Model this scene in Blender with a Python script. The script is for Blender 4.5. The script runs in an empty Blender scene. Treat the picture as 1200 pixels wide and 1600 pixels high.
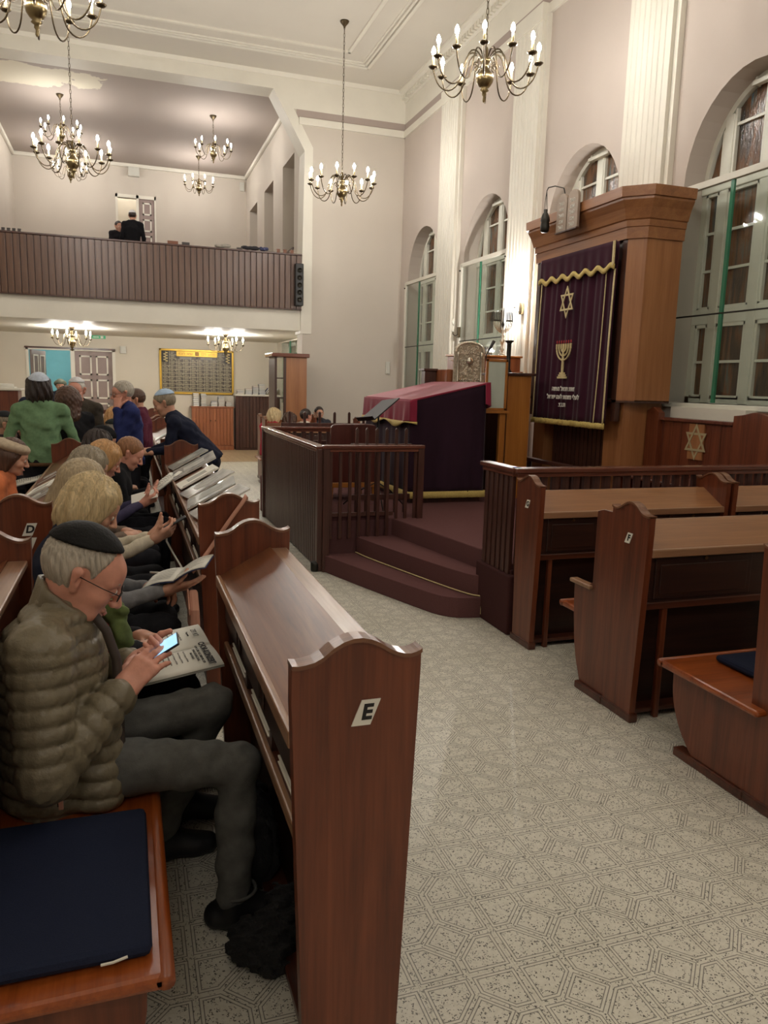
import bpy, bmesh, math, random
import numpy as np
from mathutils import Vector, Matrix, Euler
random.seed(7)
PI = math.pi
SC = bpy.context.scene
COL = SC.collection

# ------------------------------------------------------------------ camera
CAM_H = 1.70
FPX, YAW, PIT, ROL = 1187.245, math.radians(18.816), math.radians(9.5364), math.radians(1.5087)
cy, sy, cp, sp = math.cos(YAW), math.sin(YAW), math.cos(PIT), math.sin(PIT)
FW = Vector((sy*cp, cy*cp, -sp)); RT = Vector((cy, -sy, 0)); UP = RT.cross(FW)
cr, sr = math.cos(ROL), math.sin(ROL)
R2 = cr*RT + sr*UP; U2 = -sr*RT + cr*UP
cam_d = bpy.data.cameras.new('camera')
cam_d.sensor_fit = 'VERTICAL'; cam_d.sensor_height = 36.0
cam_d.lens = FPX/1600*36.0; cam_d.clip_start = 0.05; cam_d.clip_end = 100
cam = bpy.data.objects.new('camera', cam_d); COL.objects.link(cam)
m = Matrix((R2, U2, -FW)).transposed().to_4x4(); m.translation = Vector((0, 0, CAM_H))
cam.matrix_world = m
SC.camera = cam

# ------------------------------------------------------------------ world and exposure
w = bpy.data.worlds.new('night'); SC.world = w; w.use_nodes = True
w.node_tree.nodes['Background'].inputs[0].default_value = (0.012, 0.014, 0.02, 1)
w.node_tree.nodes['Background'].inputs[1].default_value = 1.0
SC.view_settings.view_transform = 'Standard'
SC.view_settings.look = 'None'
SC.view_settings.gamma = 1.0
SC.view_settings.use_curve_mapping = False
SC.view_settings.exposure = 1.62
BULB_STRENGTH = 120.0
BULB_COL = (1.0, 0.96, 0.895)
SC.cycles.use_denoising = True
SC.cycles.max_bounces = 8
SC.cycles.diffuse_bounces = 5
SC.cycles.sample_clamp_indirect = 6.0
SC.cycles.caustics_reflective = False
SC.cycles.caustics_refractive = False

# ------------------------------------------------------------------ materials
def srgb(r, g, b):
    f = lambda c: (c/255/12.92 if c/255 <= 0.04045 else ((c/255+0.055)/1.055)**2.4)
    return (f(r), f(g), f(b), 1)

MATS = {}
def _new(name):
    m = bpy.data.materials.new(name); m.use_nodes = True
    nt = m.node_tree; b = nt.nodes['Principled BSDF']
    MATS[name] = m
    return m, nt, b

def _coords(nt, scale, world=False):
    if world:
        g = nt.nodes.new('ShaderNodeNewGeometry'); src = g.outputs['Position']
    else:
        t = nt.nodes.new('ShaderNodeTexCoord'); src = t.outputs['Object']
    mp = nt.nodes.new('ShaderNodeMapping'); mp.inputs['Scale'].default_value = scale
    nt.links.new(src, mp.inputs['Vector'])
    return mp.outputs['Vector']

def _noise(nt, vec, scale, detail=3, rough=0.55, dist=0.0):
    n = nt.nodes.new('ShaderNodeTexNoise'); n.inputs['Scale'].default_value = scale
    n.inputs['Detail'].default_value = detail; n.inputs['Roughness'].default_value = rough
    n.inputs['Distortion'].default_value = dist
    nt.links.new(vec, n.inputs['Vector'])
    return n.outputs['Fac']

def _ramp(nt, fac, stops):
    r = nt.nodes.new('ShaderNodeValToRGB'); e = r.color_ramp.elements
    while len(e) < len(stops): e.new(0.5)
    for el, (p, c) in zip(e, stops): el.position = p; el.color = c
    nt.links.new(fac, r.inputs['Fac'])
    return r.outputs['Color']

def _bump(nt, b, h, strength, dist=0.01):
    bp = nt.nodes.new('ShaderNodeBump'); bp.inputs['Strength'].default_value = strength
    bp.inputs['Distance'].default_value = dist
    nt.links.new(h, bp.inputs['Height']); nt.links.new(bp.outputs['Normal'], b.inputs['Normal'])

def mat_plain(name, col, rough=0.6, metal=0.0, var=0.06, vscale=6, bump=0.0, bscale=60, coat=0.0, spec=0.5, sheen=0.0, world=False, ascale=(1, 1, 1)):
    m, nt, b = _new(name)
    v = _coords(nt, ascale, world)
    n = _noise(nt, v, vscale, 4)
    c = Vector(col[:3])
    lo = tuple(c*(1-var))+(1,); hi = tuple(min(1, x*(1+var)) for x in c)+(1,)
    nt.links.new(_ramp(nt, n, [(0.3, lo), (0.7, hi)]), b.inputs['Base Color'])
    b.inputs['Roughness'].default_value = rough; b.inputs['Metallic'].default_value = metal
    b.inputs['Coat Weight'].default_value = coat; b.inputs['Coat Roughness'].default_value = 0.15
    b.inputs['Specular IOR Level'].default_value = spec
    if sheen: b.inputs['Sheen Weight'].default_value = sheen; b.inputs['Sheen Roughness'].default_value = 0.4
    if bump: _bump(nt, b, _noise(nt, v, bscale, 3), bump)
    return m

def mat_wood(name, dark, mid, light, axis='z', rough=0.32, coat=0.35, grain=1.0, world=False):
    m, nt, b = _new(name)
    s = [14.0*grain]*3; s['xyz'.index(axis)] = 0.9*grain
    v = _coords(nt, s, world)
    n1 = _noise(nt, v, 1.2, 5, 0.6, 0.6)
    s2 = [90.0]*3; s2['xyz'.index(axis)] = 3.0
    n2 = _noise(nt, _coords(nt, s2, world), 1.0, 3, 0.6)
    mx = nt.nodes.new('ShaderNodeMix'); mx.data_type = 'FLOAT'; mx.inputs[0].default_value = 0.3
    nt.links.new(n1, mx.inputs[2]); nt.links.new(n2, mx.inputs[3])
    nt.links.new(_ramp(nt, mx.outputs[0], [(0.3, dark), (0.5, mid), (0.72, light)]), b.inputs['Base Color'])
    b.inputs['Roughness'].default_value = rough
    b.inputs['Coat Weight'].default_value = coat; b.inputs['Coat Roughness'].default_value = 0.22
    _bump(nt, b, n2, 0.03, 0.002)
    return m

def mat_emit(name, col, strength):
    m, nt, b = _new(name)
    b.inputs['Base Color'].default_value = (1, 1, 1, 1)
    b.inputs['Emission Color'].default_value = tuple(col[:3])+(1,)
    b.inputs['Emission Strength'].default_value = strength
    return m

def mat_glass_sheet(name, tint=(0.955, 0.98, 0.965)):
    m, nt, b = _new(name)
    out = nt.nodes['Material Output']
    tr = nt.nodes.new('ShaderNodeBsdfTransparent'); tr.inputs[0].default_value = tint+(1,)
    gl = nt.nodes.new('ShaderNodeBsdfGlossy'); gl.inputs['Roughness'].default_value = 0.03
    lw_ = nt.nodes.new('ShaderNodeLayerWeight'); lw_.inputs['Blend'].default_value = 0.5
    pw_ = nt.nodes.new('ShaderNodeMath'); pw_.operation = 'POWER'; pw_.inputs[1].default_value = 4.0
    nt.links.new(lw_.outputs['Facing'], pw_.inputs[0])
    fr = nt.nodes.new('ShaderNodeMath'); fr.operation = 'MULTIPLY_ADD'; fr.inputs[1].default_value = 0.5; fr.inputs[2].default_value = 0.03
    nt.links.new(pw_.outputs[0], fr.inputs[0])
    mx = nt.nodes.new('ShaderNodeMixShader')
    nt.links.new(fr.outputs[0], mx.inputs[0]); nt.links.new(tr.outputs[0], mx.inputs[1]); nt.links.new(gl.outputs[0], mx.inputs[2])
    nt.links.new(mx.outputs[0], out.inputs['Surface'])
    return m

# plaster and paint
mat_plain('wall_paint', srgb(194, 185, 173), 0.85, var=0.025, vscale=1.2, bump=0.04, bscale=25, world=True)
mat_plain('wall_frieze', srgb(164, 150, 142), 0.85, var=0.03, vscale=1.2, world=True)
mat_plain('wall_pink', srgb(190, 178, 168), 0.85, var=0.03, vscale=1.2, bump=0.04, bscale=25, world=True)
mat_plain('wall_cream', srgb(202, 194, 178), 0.85, var=0.025, vscale=1.2, bump=0.04, bscale=25, world=True)
mat_plain('white_paint', srgb(216, 211, 198), 0.6, var=0.03, vscale=3, bump=0.03, bscale=40, world=True)
mat_plain('ceiling_paint', srgb(206, 200, 188), 0.9, var=0.03, vscale=0.8, world=True)
mat_plain('soffit_grey', srgb(160, 156, 146), 0.9, var=0.03, vscale=0.8, world=True)
mat_plain('blue_paint', srgb(122, 186, 196), 0.8, var=0.03)
mat_plain('door_mauve', srgb(140, 122, 116), 0.5, var=0.04)
mat_plain('window_white', srgb(216, 215, 202), 0.45, var=0.05, vscale=5)
# the gallery ceiling has a patch where the paint has peeled
def _gal_ceiling():
    m, nt, b = _new('gallery_ceiling')
    v = _coords(nt, (1, 1, 1), True)
    n = _noise(nt, v, 1.1, 5, 0.6)
    sx = nt.nodes.new('ShaderNodeVectorMath'); sx.operation = 'DISTANCE'
    mp = nt.nodes.new('ShaderNodeMapping'); mp.inputs['Scale'].default_value = (0.34, 1.0, 0)
    nt.links.new(v, mp.inputs['Vector']); nt.links.new(mp.outputs[0], sx.inputs[0])
    sx.inputs[1].default_value = (-1.75*0.34, 16.05, 0)
    ad = nt.nodes.new('ShaderNodeMath'); ad.operation = 'MULTIPLY_ADD'
    nt.links.new(n, ad.inputs[0]); ad.inputs[1].default_value = 1.1; nt.links.new(sx.outputs['Value'], ad.inputs[2])
    hv = nt.nodes.new('ShaderNodeMath'); hv.operation = 'MULTIPLY'; hv.inputs[1].default_value = 0.4
    nt.links.new(ad.outputs[0], hv.inputs[0])
    c = _ramp(nt, hv.outputs[0], [(0.415, srgb(206, 198, 178)), (0.42, srgb(168, 156, 147))])
    nt.links.new(c, b.inputs['Base Color'])
    b.inputs['Roughness'].default_value = 0.9
_gal_ceiling()

# woods
mat_wood('pew_wood_z', srgb(66, 29, 16), srgb(104, 51, 29), srgb(128, 69, 42), 'z', rough=0.36, coat=0.25)
mat_plain('shawl', srgb(196, 110, 66), 0.9, var=0.45, vscale=7, bump=0.3, bscale=200)
mat_wood('pew_wood_y', srgb(48, 22, 14), srgb(80, 40, 25), srgb(106, 56, 34), 'y', rough=0.34, coat=0.3)
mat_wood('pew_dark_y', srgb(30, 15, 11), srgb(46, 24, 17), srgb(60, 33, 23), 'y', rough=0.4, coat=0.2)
mat_wood('desk_top', srgb(72, 36, 18), srgb(108, 62, 33), srgb(134, 84, 48), 'y', rough=0.36, coat=0.12, grain=0.7)
mat_wood('desk_right', srgb(116, 76, 46), srgb(140, 94, 58), srgb(160, 112, 72), 'y', rough=0.3, coat=0.35, grain=0.7)
mat_wood('pew_edge', srgb(120, 86, 62), srgb(146, 108, 80), srgb(164, 128, 98), 'y', rough=0.3, coat=0.3)
mat_wood('cap_wood', srgb(84, 50, 34), srgb(116, 76, 54), srgb(140, 100, 74), 'x', rough=0.3, coat=0.3)
mat_wood('ledge_wood', srgb(110, 78, 58), srgb(142, 108, 84), srgb(166, 132, 106), 'y', rough=0.28, coat=0.4)
mat_wood('seat_wood', srgb(102, 44, 14), srgb(144, 70, 26), srgb(172, 92, 40), 'y', rough=0.3, coat=0.35)
mat_wood('board_wood', srgb(50, 31, 20), srgb(82, 53, 36), srgb(106, 74, 51), 'z', rough=0.35, coat=0.25)
mat_wood('fence_wood', srgb(52, 28, 24), srgb(74, 42, 34), srgb(92, 56, 46), 'z', rough=0.4, coat=0.2)
mat_wood('fence_rail', srgb(76, 40, 31), srgb(106, 60, 46), srgb(128, 78, 60), 'x', rough=0.22, coat=0.5)
mat_wood('ark_wood_z', srgb(132, 84, 50), srgb(156, 104, 64), srgb(174, 120, 78), 'z', rough=0.4, coat=0.2, grain=0.6)
mat_wood('ark_wood_y', srgb(118, 74, 44), srgb(146, 96, 58), srgb(166, 114, 72), 'y', rough=0.4, coat=0.2, grain=0.6)
mat_wood('orange_wood', srgb(142, 86, 32), srgb(168, 106, 44), srgb(186, 124, 56), 'z', rough=0.35, coat=0.25, grain=0.6)
mat_wood('cabinet_wood', srgb(110, 60, 36), srgb(142, 84, 52), srgb(164, 104, 68), 'z', rough=0.4, coat=0.2)
mat_wood('dark_wood', srgb(46, 26, 20), srgb(66, 38, 28), srgb(84, 50, 38), 'z', rough=0.4, coat=0.2)
# cloth, metal, paper
mat_wood('floor_tan', srgb(150, 128, 100), srgb(172, 150, 120), srgb(188, 166, 136), 'y', rough=0.4, coat=0.1)
mat_plain('silver_dark', srgb(176, 166, 146), 0.4, 0.5, var=0.3, vscale=60, bump=0.6, bscale=90)
mat_plain('carpet', srgb(108, 74, 74), 0.95, var=0.16, vscale=220, bump=0.5, bscale=400, spec=0.1)
mat_plain('carpet_dark', srgb(74, 46, 46), 0.95, var=0.16, vscale=220, bump=0.5, bscale=400, spec=0.1)
mat_plain('velvet', srgb(58, 26, 40), 0.9, var=0.22, vscale=3, sheen=0.15, spec=0.1, ascale=(1, 1, 0.2))
mat_plain('velvet_red', srgb(140, 44, 66), 0.9, var=0.12, vscale=5, sheen=0.4, spec=0.1)
mat_plain('velvet_dark', srgb(48, 30, 42), 0.9, var=0.2, vscale=4, sheen=0.15, spec=0.1, ascale=(1, 1, 0.25))
mat_plain('gold_fringe', srgb(196, 172, 98), 0.7, var=0.25, vscale=120, bump=0.4, bscale=150)
mat_plain('gold_thread', srgb(206, 188, 138), 0.6, var=0.12, vscale=60)
mat_plain('brass', srgb(132, 116, 84), 0.28, 1.0, var=0.12, vscale=8)
mat_plain('brass_dark', srgb(92, 80, 62), 0.35, 1.0, var=0.15, vscale=8)
mat_plain('silver', srgb(222, 214, 196), 0.3, 0.65, var=0.2, vscale=30, bump=0.7, bscale=55)
mat_plain('silver_smooth', srgb(196, 190, 176), 0.25, 0.8, var=0.2, vscale=30)
mat_plain('iron', srgb(58, 56, 52), 0.45, 0.8, var=0.1)
mat_plain('candle', srgb(226, 206, 150), 0.6, var=0.05)
mat_plain('black_plastic', srgb(24, 24, 25), 0.45, var=0.1)
mat_plain('grey_plastic', srgb(196, 194, 184), 0.5, var=0.03)
mat_plain('navy_cushion', srgb(34, 40, 60), 0.92, var=0.12, vscale=300, bump=0.3, bscale=500, spec=0.15)
mat_plain('paper', srgb(226, 224, 214), 0.8, var=0.02, vscale=4)
mat_plain('paper_grey', srgb(168, 168, 162), 0.7, var=0.2, vscale=9)
mat_plain('ink', srgb(38, 36, 36), 0.8, var=0.02)
mat_plain('ink_grey', srgb(128, 126, 120), 0.8, var=0.02)
mat_plain('green_edge', srgb(56, 118, 90), 0.25, var=0.08, vscale=2)
mat_plain('gold_frame', srgb(196, 158, 66), 0.4, 0.6, var=0.1)
mat_plain('book_blue', srgb(44, 58, 104), 0.6); mat_plain('book_brown', srgb(108, 66, 44), 0.6)
mat_plain('book_dark', srgb(52, 46, 44), 0.6); mat_plain('book_grey', srgb(150, 146, 138), 0.6)
mat_plain('strap', srgb(192, 140, 118), 0.7, var=0.06)
mat_emit('bulb', BULB_COL, BULB_STRENGTH)
mat_glass_sheet('glass_sheet')

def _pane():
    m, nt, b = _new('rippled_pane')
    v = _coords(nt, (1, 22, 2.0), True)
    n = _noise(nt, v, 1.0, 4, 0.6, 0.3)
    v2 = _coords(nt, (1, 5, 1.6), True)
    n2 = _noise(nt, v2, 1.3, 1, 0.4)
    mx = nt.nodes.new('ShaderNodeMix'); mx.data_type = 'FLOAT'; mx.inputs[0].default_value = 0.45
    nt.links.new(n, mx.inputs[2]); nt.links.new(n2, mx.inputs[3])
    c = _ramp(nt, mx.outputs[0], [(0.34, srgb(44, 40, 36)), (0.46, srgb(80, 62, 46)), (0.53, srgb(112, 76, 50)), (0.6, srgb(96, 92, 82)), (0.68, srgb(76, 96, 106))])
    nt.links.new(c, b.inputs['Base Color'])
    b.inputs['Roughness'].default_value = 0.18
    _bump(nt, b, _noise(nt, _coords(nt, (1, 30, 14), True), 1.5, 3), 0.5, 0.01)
_pane()

def _floor():
    m, nt, b = _new('vinyl_floor')
    S = 0.3055
    g = nt.nodes.new('ShaderNodeNewGeometry')
    sp_ = nt.nodes.new('ShaderNodeSeparateXYZ'); nt.links.new(g.outputs['Position'], sp_.inputs[0])
    def M(op, a, bb=None, c=None):
        n = nt.nodes.new('ShaderNodeMath'); n.operation = op
        for i, x in enumerate((a, bb, c)):
            if x is None: continue
            if isinstance(x, (int, float)): n.inputs[i].default_value = x
            else: nt.links.new(x, n.inputs[i])
        return n.outputs[0]
    # cell coordinates, -0.5..0.5 about the centre of each printed square
    def cell(o, off):
        return M('SUBTRACT', M('FRACT', M('DIVIDE', M('ADD', o, 100*S-off), S)), 0.5)
    u = M('ABSOLUTE', cell(sp_.outputs['X'], 1.053)); v = M('ABSOLUTE', cell(sp_.outputs['Y'], 1.772))
    # diamond in the middle; pentagons in the corners
    dd = M('DIVIDE', M('ADD', u, v), math.sqrt(2))
    lw = 0.0048
    def line(d, at):        # 1 on the line
        return M('LESS_THAN', M('ABSOLUTE', M('SUBTRACT', d, at)), lw)
    ch = 0.035              # half channel
    dline = M('MAXIMUM', line(dd, 0.142), line(dd, 0.174))
    # pentagon: distance inside = min(0.5-ch-u, u-ch, v-ch, 0.5-ch-v, dd-dc)
    p = M('MINIMUM', M('MINIMUM', M('SUBTRACT', 0.5-ch*0.9, u), M('SUBTRACT', 0.5-ch*0.9, v)), M('MINIMUM', M('SUBTRACT', u, ch*0.9), M('SUBTRACT', v, ch*0.9)))
    p = M('MINIMUM', p, M('SUBTRACT', dd, 0.216))
    pl = M('MAXIMUM', line(p, 0.0), line(p, 0.033))
    ln = M('MAXIMUM', dline, pl)
    # fade lines with distance is left to the renderer; speckle
    vec = _coords(nt, (1, 1, 1), True)
    vo = nt.nodes.new('ShaderNodeTexVoronoi'); vo.inputs['Scale'].default_value = 130; vo.inputs['Randomness'].default_value = 1
    nd = nt.nodes.new('ShaderNodeVectorMath'); nd.operation = 'ADD'
    nz = nt.nodes.new('ShaderNodeTexNoise'); nz.inputs['Scale'].default_value = 160; nt.links.new(vec, nz.inputs['Vector'])
    sc_ = nt.nodes.new('ShaderNodeVectorMath'); sc_.operation = 'SCALE'; sc_.inputs['Scale'].default_value = 0.014
    nt.links.new(nz.outputs['Color'], sc_.inputs[0]); nt.links.new(vec, nd.inputs[0]); nt.links.new(sc_.outputs[0], nd.inputs[1])
    nt.links.new(nd.outputs[0], vo.inputs['Vector'])
    spk = M('LESS_THAN', vo.outputs['Distance'], 0.35)
    big = _noise(nt, vec, 45, 2)
    spk = M('MULTIPLY', spk, M('GREATER_THAN', big, 0.46))
    # no specks inside the double outlines
    band = M('MAXIMUM', M('MULTIPLY', M('GREATER_THAN', dd, 0.142), M('LESS_THAN', dd, 0.174)), M('MULTIPLY', M('GREATER_THAN', p, 0.0), M('LESS_THAN', p, 0.033)))
    spk = M('MULTIPLY', spk, M('SUBTRACT', 1.0, band))
    base = _ramp(nt, _noise(nt, vec, 2.0, 4), [(0.3, srgb(210, 206, 191)), (0.7, srgb(222, 218, 205))])
    dirt = _ramp(nt, _noise(nt, vec, 60, 3), [(0.35, (0.72, 0.7, 0.66, 1)), (0.6, (1, 1, 1, 1))])
    ml = nt.nodes.new('ShaderNodeMix'); ml.data_type = 'RGBA'; ml.blend_type = 'MULTIPLY'; ml.inputs[0].default_value = 0.35
    nt.links.new(base, ml.inputs[6]); nt.links.new(dirt, ml.inputs[7])
    mk = M('MAXIMUM', M('MULTIPLY', ln, 0.72), M('MULTIPLY', spk, 0.88))
    mx = nt.nodes.new('ShaderNodeMix'); mx.data_type = 'RGBA'
    nt.links.new(mk, mx.inputs[0]); nt.links.new(ml.outputs[2], mx.inputs[6]); mx.inputs[7].default_value = srgb(54, 48, 42)
    nt.links.new(mx.outputs[2], b.inputs['Base Color'])
    b.inputs['Roughness'].default_value = 0.5
    b.inputs['Specular IOR Level'].default_value = 0.45
    _bump(nt, b, M('SUBTRACT', 1.0, mk), 0.08, 0.002)
_floor()

# ------------------------------------------------------------------ mesh helpers
class MB:
    def __init__(s): s.v = []; s.f = []
    def add(s, vs, fs):
        o = len(s.v); s.v += [tuple(p) for p in vs]; s.f += [tuple(i+o for i in f) for f in fs]; return s
    def box(s, x0, x1, y0, y1, z0, z1):
        return s.add([(x0,y0,z0),(x1,y0,z0),(x1,y1,z0),(x0,y1,z0),(x0,y0,z1),(x1,y0,z1),(x1,y1,z1),(x0,y1,z1)],
                     [(0,3,2,1),(4,5,6,7),(0,1,5,4),(1,2,6,5),(2,3,7,6),(3,0,4,7)])
    def prism(s, pts, axis, a, b):
        """polygon in the plane across axis, extruded a..b. x: pts=(y,z); y: pts=(x,z); z: pts=(x,y)"""
        def P(p, t):
            return {'x': (t, p[0], p[1]), 'y': (p[0], t, p[1]), 'z': (p[0], p[1], t)}[axis]
        n = len(pts)
        vs = [P(p, a) for p in pts]+[P(p, b) for p in pts]
        fs = [tuple(range(n)), tuple(range(2*n-1, n-1, -1))]
        fs += [(i, i+n, (i+1) % n+n, (i+1) % n) for i in range(n)]
        return s.add(vs, fs)
    def lathe(s, prof, n=16, c=(0, 0, 0), cap=True):
        vs = []; fs = []
        for r, z in prof:
            for k in range(n):
                a = 2*PI*k/n; vs.append((c[0]+r*math.cos(a), c[1]+r*math.sin(a), c[2]+z))
        for j in range(len(prof)-1):
            for k in range(n):
                fs.append((j*n+k, j*n+(k+1) % n, (j+1)*n+(k+1) % n, (j+1)*n+k))
        if cap:
            fs.append(tuple(range(n-1, -1, -1))); fs.append(tuple((len(prof)-1)*n+k for k in range(n)))
        return s.add(vs, fs)
    def tube(s, path, r, n=8, closed=False):
        P = [Vector(p) for p in path]; N = len(P)
        rs = r if isinstance(r, (list, tuple)) else [r]*N
        prev = None; vs = []; fs = []
        for i in range(N):
            if closed: t = (P[(i+1) % N]-P[i-1])
            else: t = P[min(i+1, N-1)]-P[max(i-1, 0)]
            t.normalize()
            if prev is None:
                a = Vector((0, 0, 1)) if abs(t.z) < 0.9 else Vector((1, 0, 0))
                u = t.cross(a).normalized()
            else:
                u = (prev-t*prev.dot(t))
                u = u.normalized() if u.length > 1e-6 else t.orthogonal().normalized()
            prev = u; w_ = t.cross(u)
            for k in range(n):
                a = 2*PI*k/n; vs.append(P[i]+(u*math.cos(a)+w_*math.sin(a))*rs[i])
        for i in range(N if closed else N-1):
            j = (i+1) % N
            for k in range(n):
                fs.append((i*n+k, i*n+(k+1) % n, j*n+(k+1) % n, j*n+k))
        if not closed:
            fs.append(tuple(range(n-1, -1, -1))); fs.append(tuple((N-1)*n+k for k in range(n)))
        return s.add(vs, fs)
    def ell(s, c, r, n=12, m=8):
        prof = [(math.sin(PI*j/m), -math.cos(PI*j/m)) for j in range(m+1)]
        prof[0] = (0.02, -1); prof[-1] = (0.02, 1)
        o = MB().lathe(prof, n)
        return s.add([(c[0]+x*r[0], c[1]+y*r[1], c[2]+z*r[2]) for x, y, z in o.v], o.f)
    def xf(s, M4):
        s.v = [tuple(M4 @ Vector(p)) for p in s.v]; return s
    def shift(s, d):
        s.v = [(p[0]+d[0], p[1]+d[1], p[2]+d[2]) for p in s.v]; return s
    def grid(s, fn, nu, nv):
        vs = [fn(i/nu, j/nv) for j in range(nv+1) for i in range(nu+1)]
        fs = [(j*(nu+1)+i, j*(nu+1)+i+1, (j+1)*(nu+1)+i+1, (j+1)*(nu+1)+i) for j in range(nv) for i in range(nu)]
        return s.add(vs, fs)
    def build(s, name, mat, parent=None, smooth=False, bevel=0.0, world=False, flip=True, solid=0.0):
        v = s.v
        if world and parent is not None:
            L = root_loc(parent); v = [(a-L.x, b-L.y, c-L.z) for a, b, c in v]
        me = bpy.data.meshes.new(name); me.from_pydata(v, [], s.f); me.update()
        if flip:
            bm = bmesh.new(); bm.from_mesh(me); bmesh.ops.recalc_face_normals(bm, faces=bm.faces); bm.to_mesh(me); bm.free()
        return link_mesh(name, me, mat, parent, smooth, bevel, solid)

def root_loc(p):
    while p.parent is not None: p = p.parent
    return p.location

def link_mesh(name, me, mat, parent=None, smooth=False, bevel=0.0, solid=0.0):
    me.materials.append(MATS[mat] if isinstance(mat, str) else mat)
    if smooth:
        me.polygons.foreach_set('use_smooth', [True]*len(me.polygons))
    o = bpy.data.objects.new(name, me); COL.objects.link(o)
    if parent is not None: o.parent = parent
    if solid:
        md = o.modifiers.new('thickness', 'SOLIDIFY'); md.thickness = solid; md.offset = 0
    if bevel:
        md = o.modifiers.new('bevel', 'BEVEL'); md.width = bevel; md.segments = 2; md.limit_method = 'ANGLE'; md.angle_limit = 0.6
    return o

def tag(o, label, cat, group=None):
    o['label'] = label; o['category'] = cat
    if group: o['group'] = group
    return o
def struct(o): o['kind'] = 'structure'; return o
def thing(name, label, cat, loc=(0, 0, 0), rz=0.0, group=None):
    o = bpy.data.objects.new(name, None); COL.objects.link(o)
    o.location = loc; o.rotation_euler = (0, 0, rz); o.empty_display_size = 0.1
    return tag(o, label, cat, group)
KIDS = {}
def copy_tree(o, parent=None):
    c = o.copy(); COL.objects.link(c)
    if parent is not None: c.parent = parent
    for ch in [x for x in COL.objects if x.parent == o]: copy_tree(ch, c)
    return c
def dup(o, label, loc=None, rz=None, group=None):
    c = copy_tree(o); c['label'] = label
    if loc is not None: c.location = loc
    if rz is not None: c.rotation_euler = (0, 0, rz)
    if group: c['group'] = group
    return c

def text_mesh(body, size, extrude=0.001, align='CENTER', shear=0.0, space=1.0, bold=0.0):
    """flat lettering as mesh data in its own xy plane"""
    cu = bpy.data.curves.new('lettering', 'FONT'); cu.body = body; cu.size = size; cu.extrude = extrude
    cu.align_x = align; cu.align_y = 'CENTER'; cu.shear = shear; cu.space_character = space; cu.offset = bold; cu.resolution_u = 3
    o = bpy.data.objects.new('lettering_source', cu); COL.objects.link(o)
    dg = bpy.context.evaluated_depsgraph_get()
    me = bpy.data.meshes.new_from_object(o.evaluated_get(dg))
    bpy.data.objects.remove(o); bpy.data.curves.remove(cu)
    return me
def text_part(name, body, size, mat, parent, origin, xdir, ydir, **kw):
    """lettering laid along xdir with ydir up, in the parent's local space"""
    me = text_mesh(body, size, **kw)
    x = Vector(xdir).normalized(); y = Vector(ydir).normalized(); z = x.cross(y)
    M4 = Matrix((x, y, z)).transposed().to_4x4(); M4.translation = Vector(origin)
    me.transform(M4)
    me.materials.clear()
    o = link_mesh(name, me, mat, parent)
    if len(body) > 1: o['kind'] = 'stuff'
    return o

# ------------------------------------------------------------------ the room
XR, XL, YE, YF, ZC = 5.13, -4.30, 14.40, -5.6, 7.08      # right wall, left wall, end wall, wall behind, ceiling
YB, YGB = 19.30, 21.40                                    # back wall under the balcony, back wall of the gallery
GX0, GX1 = -2.44, 3.20                                    # gallery side walls
WIN_Y = [13.24, 10.70, 8.17, 5.63, 3.10, 0.56]
WIN_H, SILL, SPRING, RISE = 0.77, 1.60, 3.62, 0.87

# floor: vinyl squares; the ones nearest the eye are single pieces
floor = struct(MB().box(XL, 5.3, YF, 22.0, -0.12, -0.003).build('floor', 'vinyl_floor'))
TS = 0.3055
tile_m = MB().box(-TS/2+0.0004, TS/2-0.0004, -TS/2+0.0004, TS/2-0.0004, -0.003, 0.0)
tile_me = None
cand = []
for i in range(-6, 14):
    for j in range(-3, 40):
        cx = 1.053+TS*(i+0.5); cy_ = 1.772+TS*(j+0.5)
        d = Vector((cx, cy_, -CAM_H)); zz = d.dot(FW)
        if zz < 0.3: continue
        u = 600+FPX*d.dot(R2)/zz; v = 800-FPX*d.dot(U2)/zz
        if not (-60 < u < 1260 and 560 < v < 1700): continue
        # only the free aisle and the strip between bench and desk show
        if (0.62 < cx < 2.75 and cy_ < 8) or (0.0 < cx < 0.45 and cy_ < 3.2) or (2.4 < cx < 3.6 and cy_ < 3.2):
            cand.append((zz, cx, cy_))
cand.sort(); cand = cand[:300]
for zz, cx, cy_ in cand:
    if tile_me is None:
        t = tile_m.build('floor_tile', 'vinyl_floor', floor); tile_me = t.data
    else:
        t = bpy.data.objects.new('floor_tile', tile_me); COL.objects.link(t); t.parent = floor
    t.location = (cx, cy_, 0)
rest = MB()
taken = {(round(c[1], 2), round(c[2], 2)) for c in cand}
for i in range(-18, 14):
    for j in range(-24, 60):
        cx = 1.053+TS*(i+0.5); cy_ = 1.772+TS*(j+0.5)
        if (round(cx, 2), round(cy_, 2)) in taken or not (XL < cx < XR and YF < cy_ < 18.0): continue
        rest.box(cx-TS/2+0.0004, cx+TS/2-0.0004, cy_-TS/2+0.0004, cy_+TS/2-0.0004, -0.003, 0.0)
ro = rest.build('floor_tile_field', 'vinyl_floor', floor); ro['kind'] = 'stuff'

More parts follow.
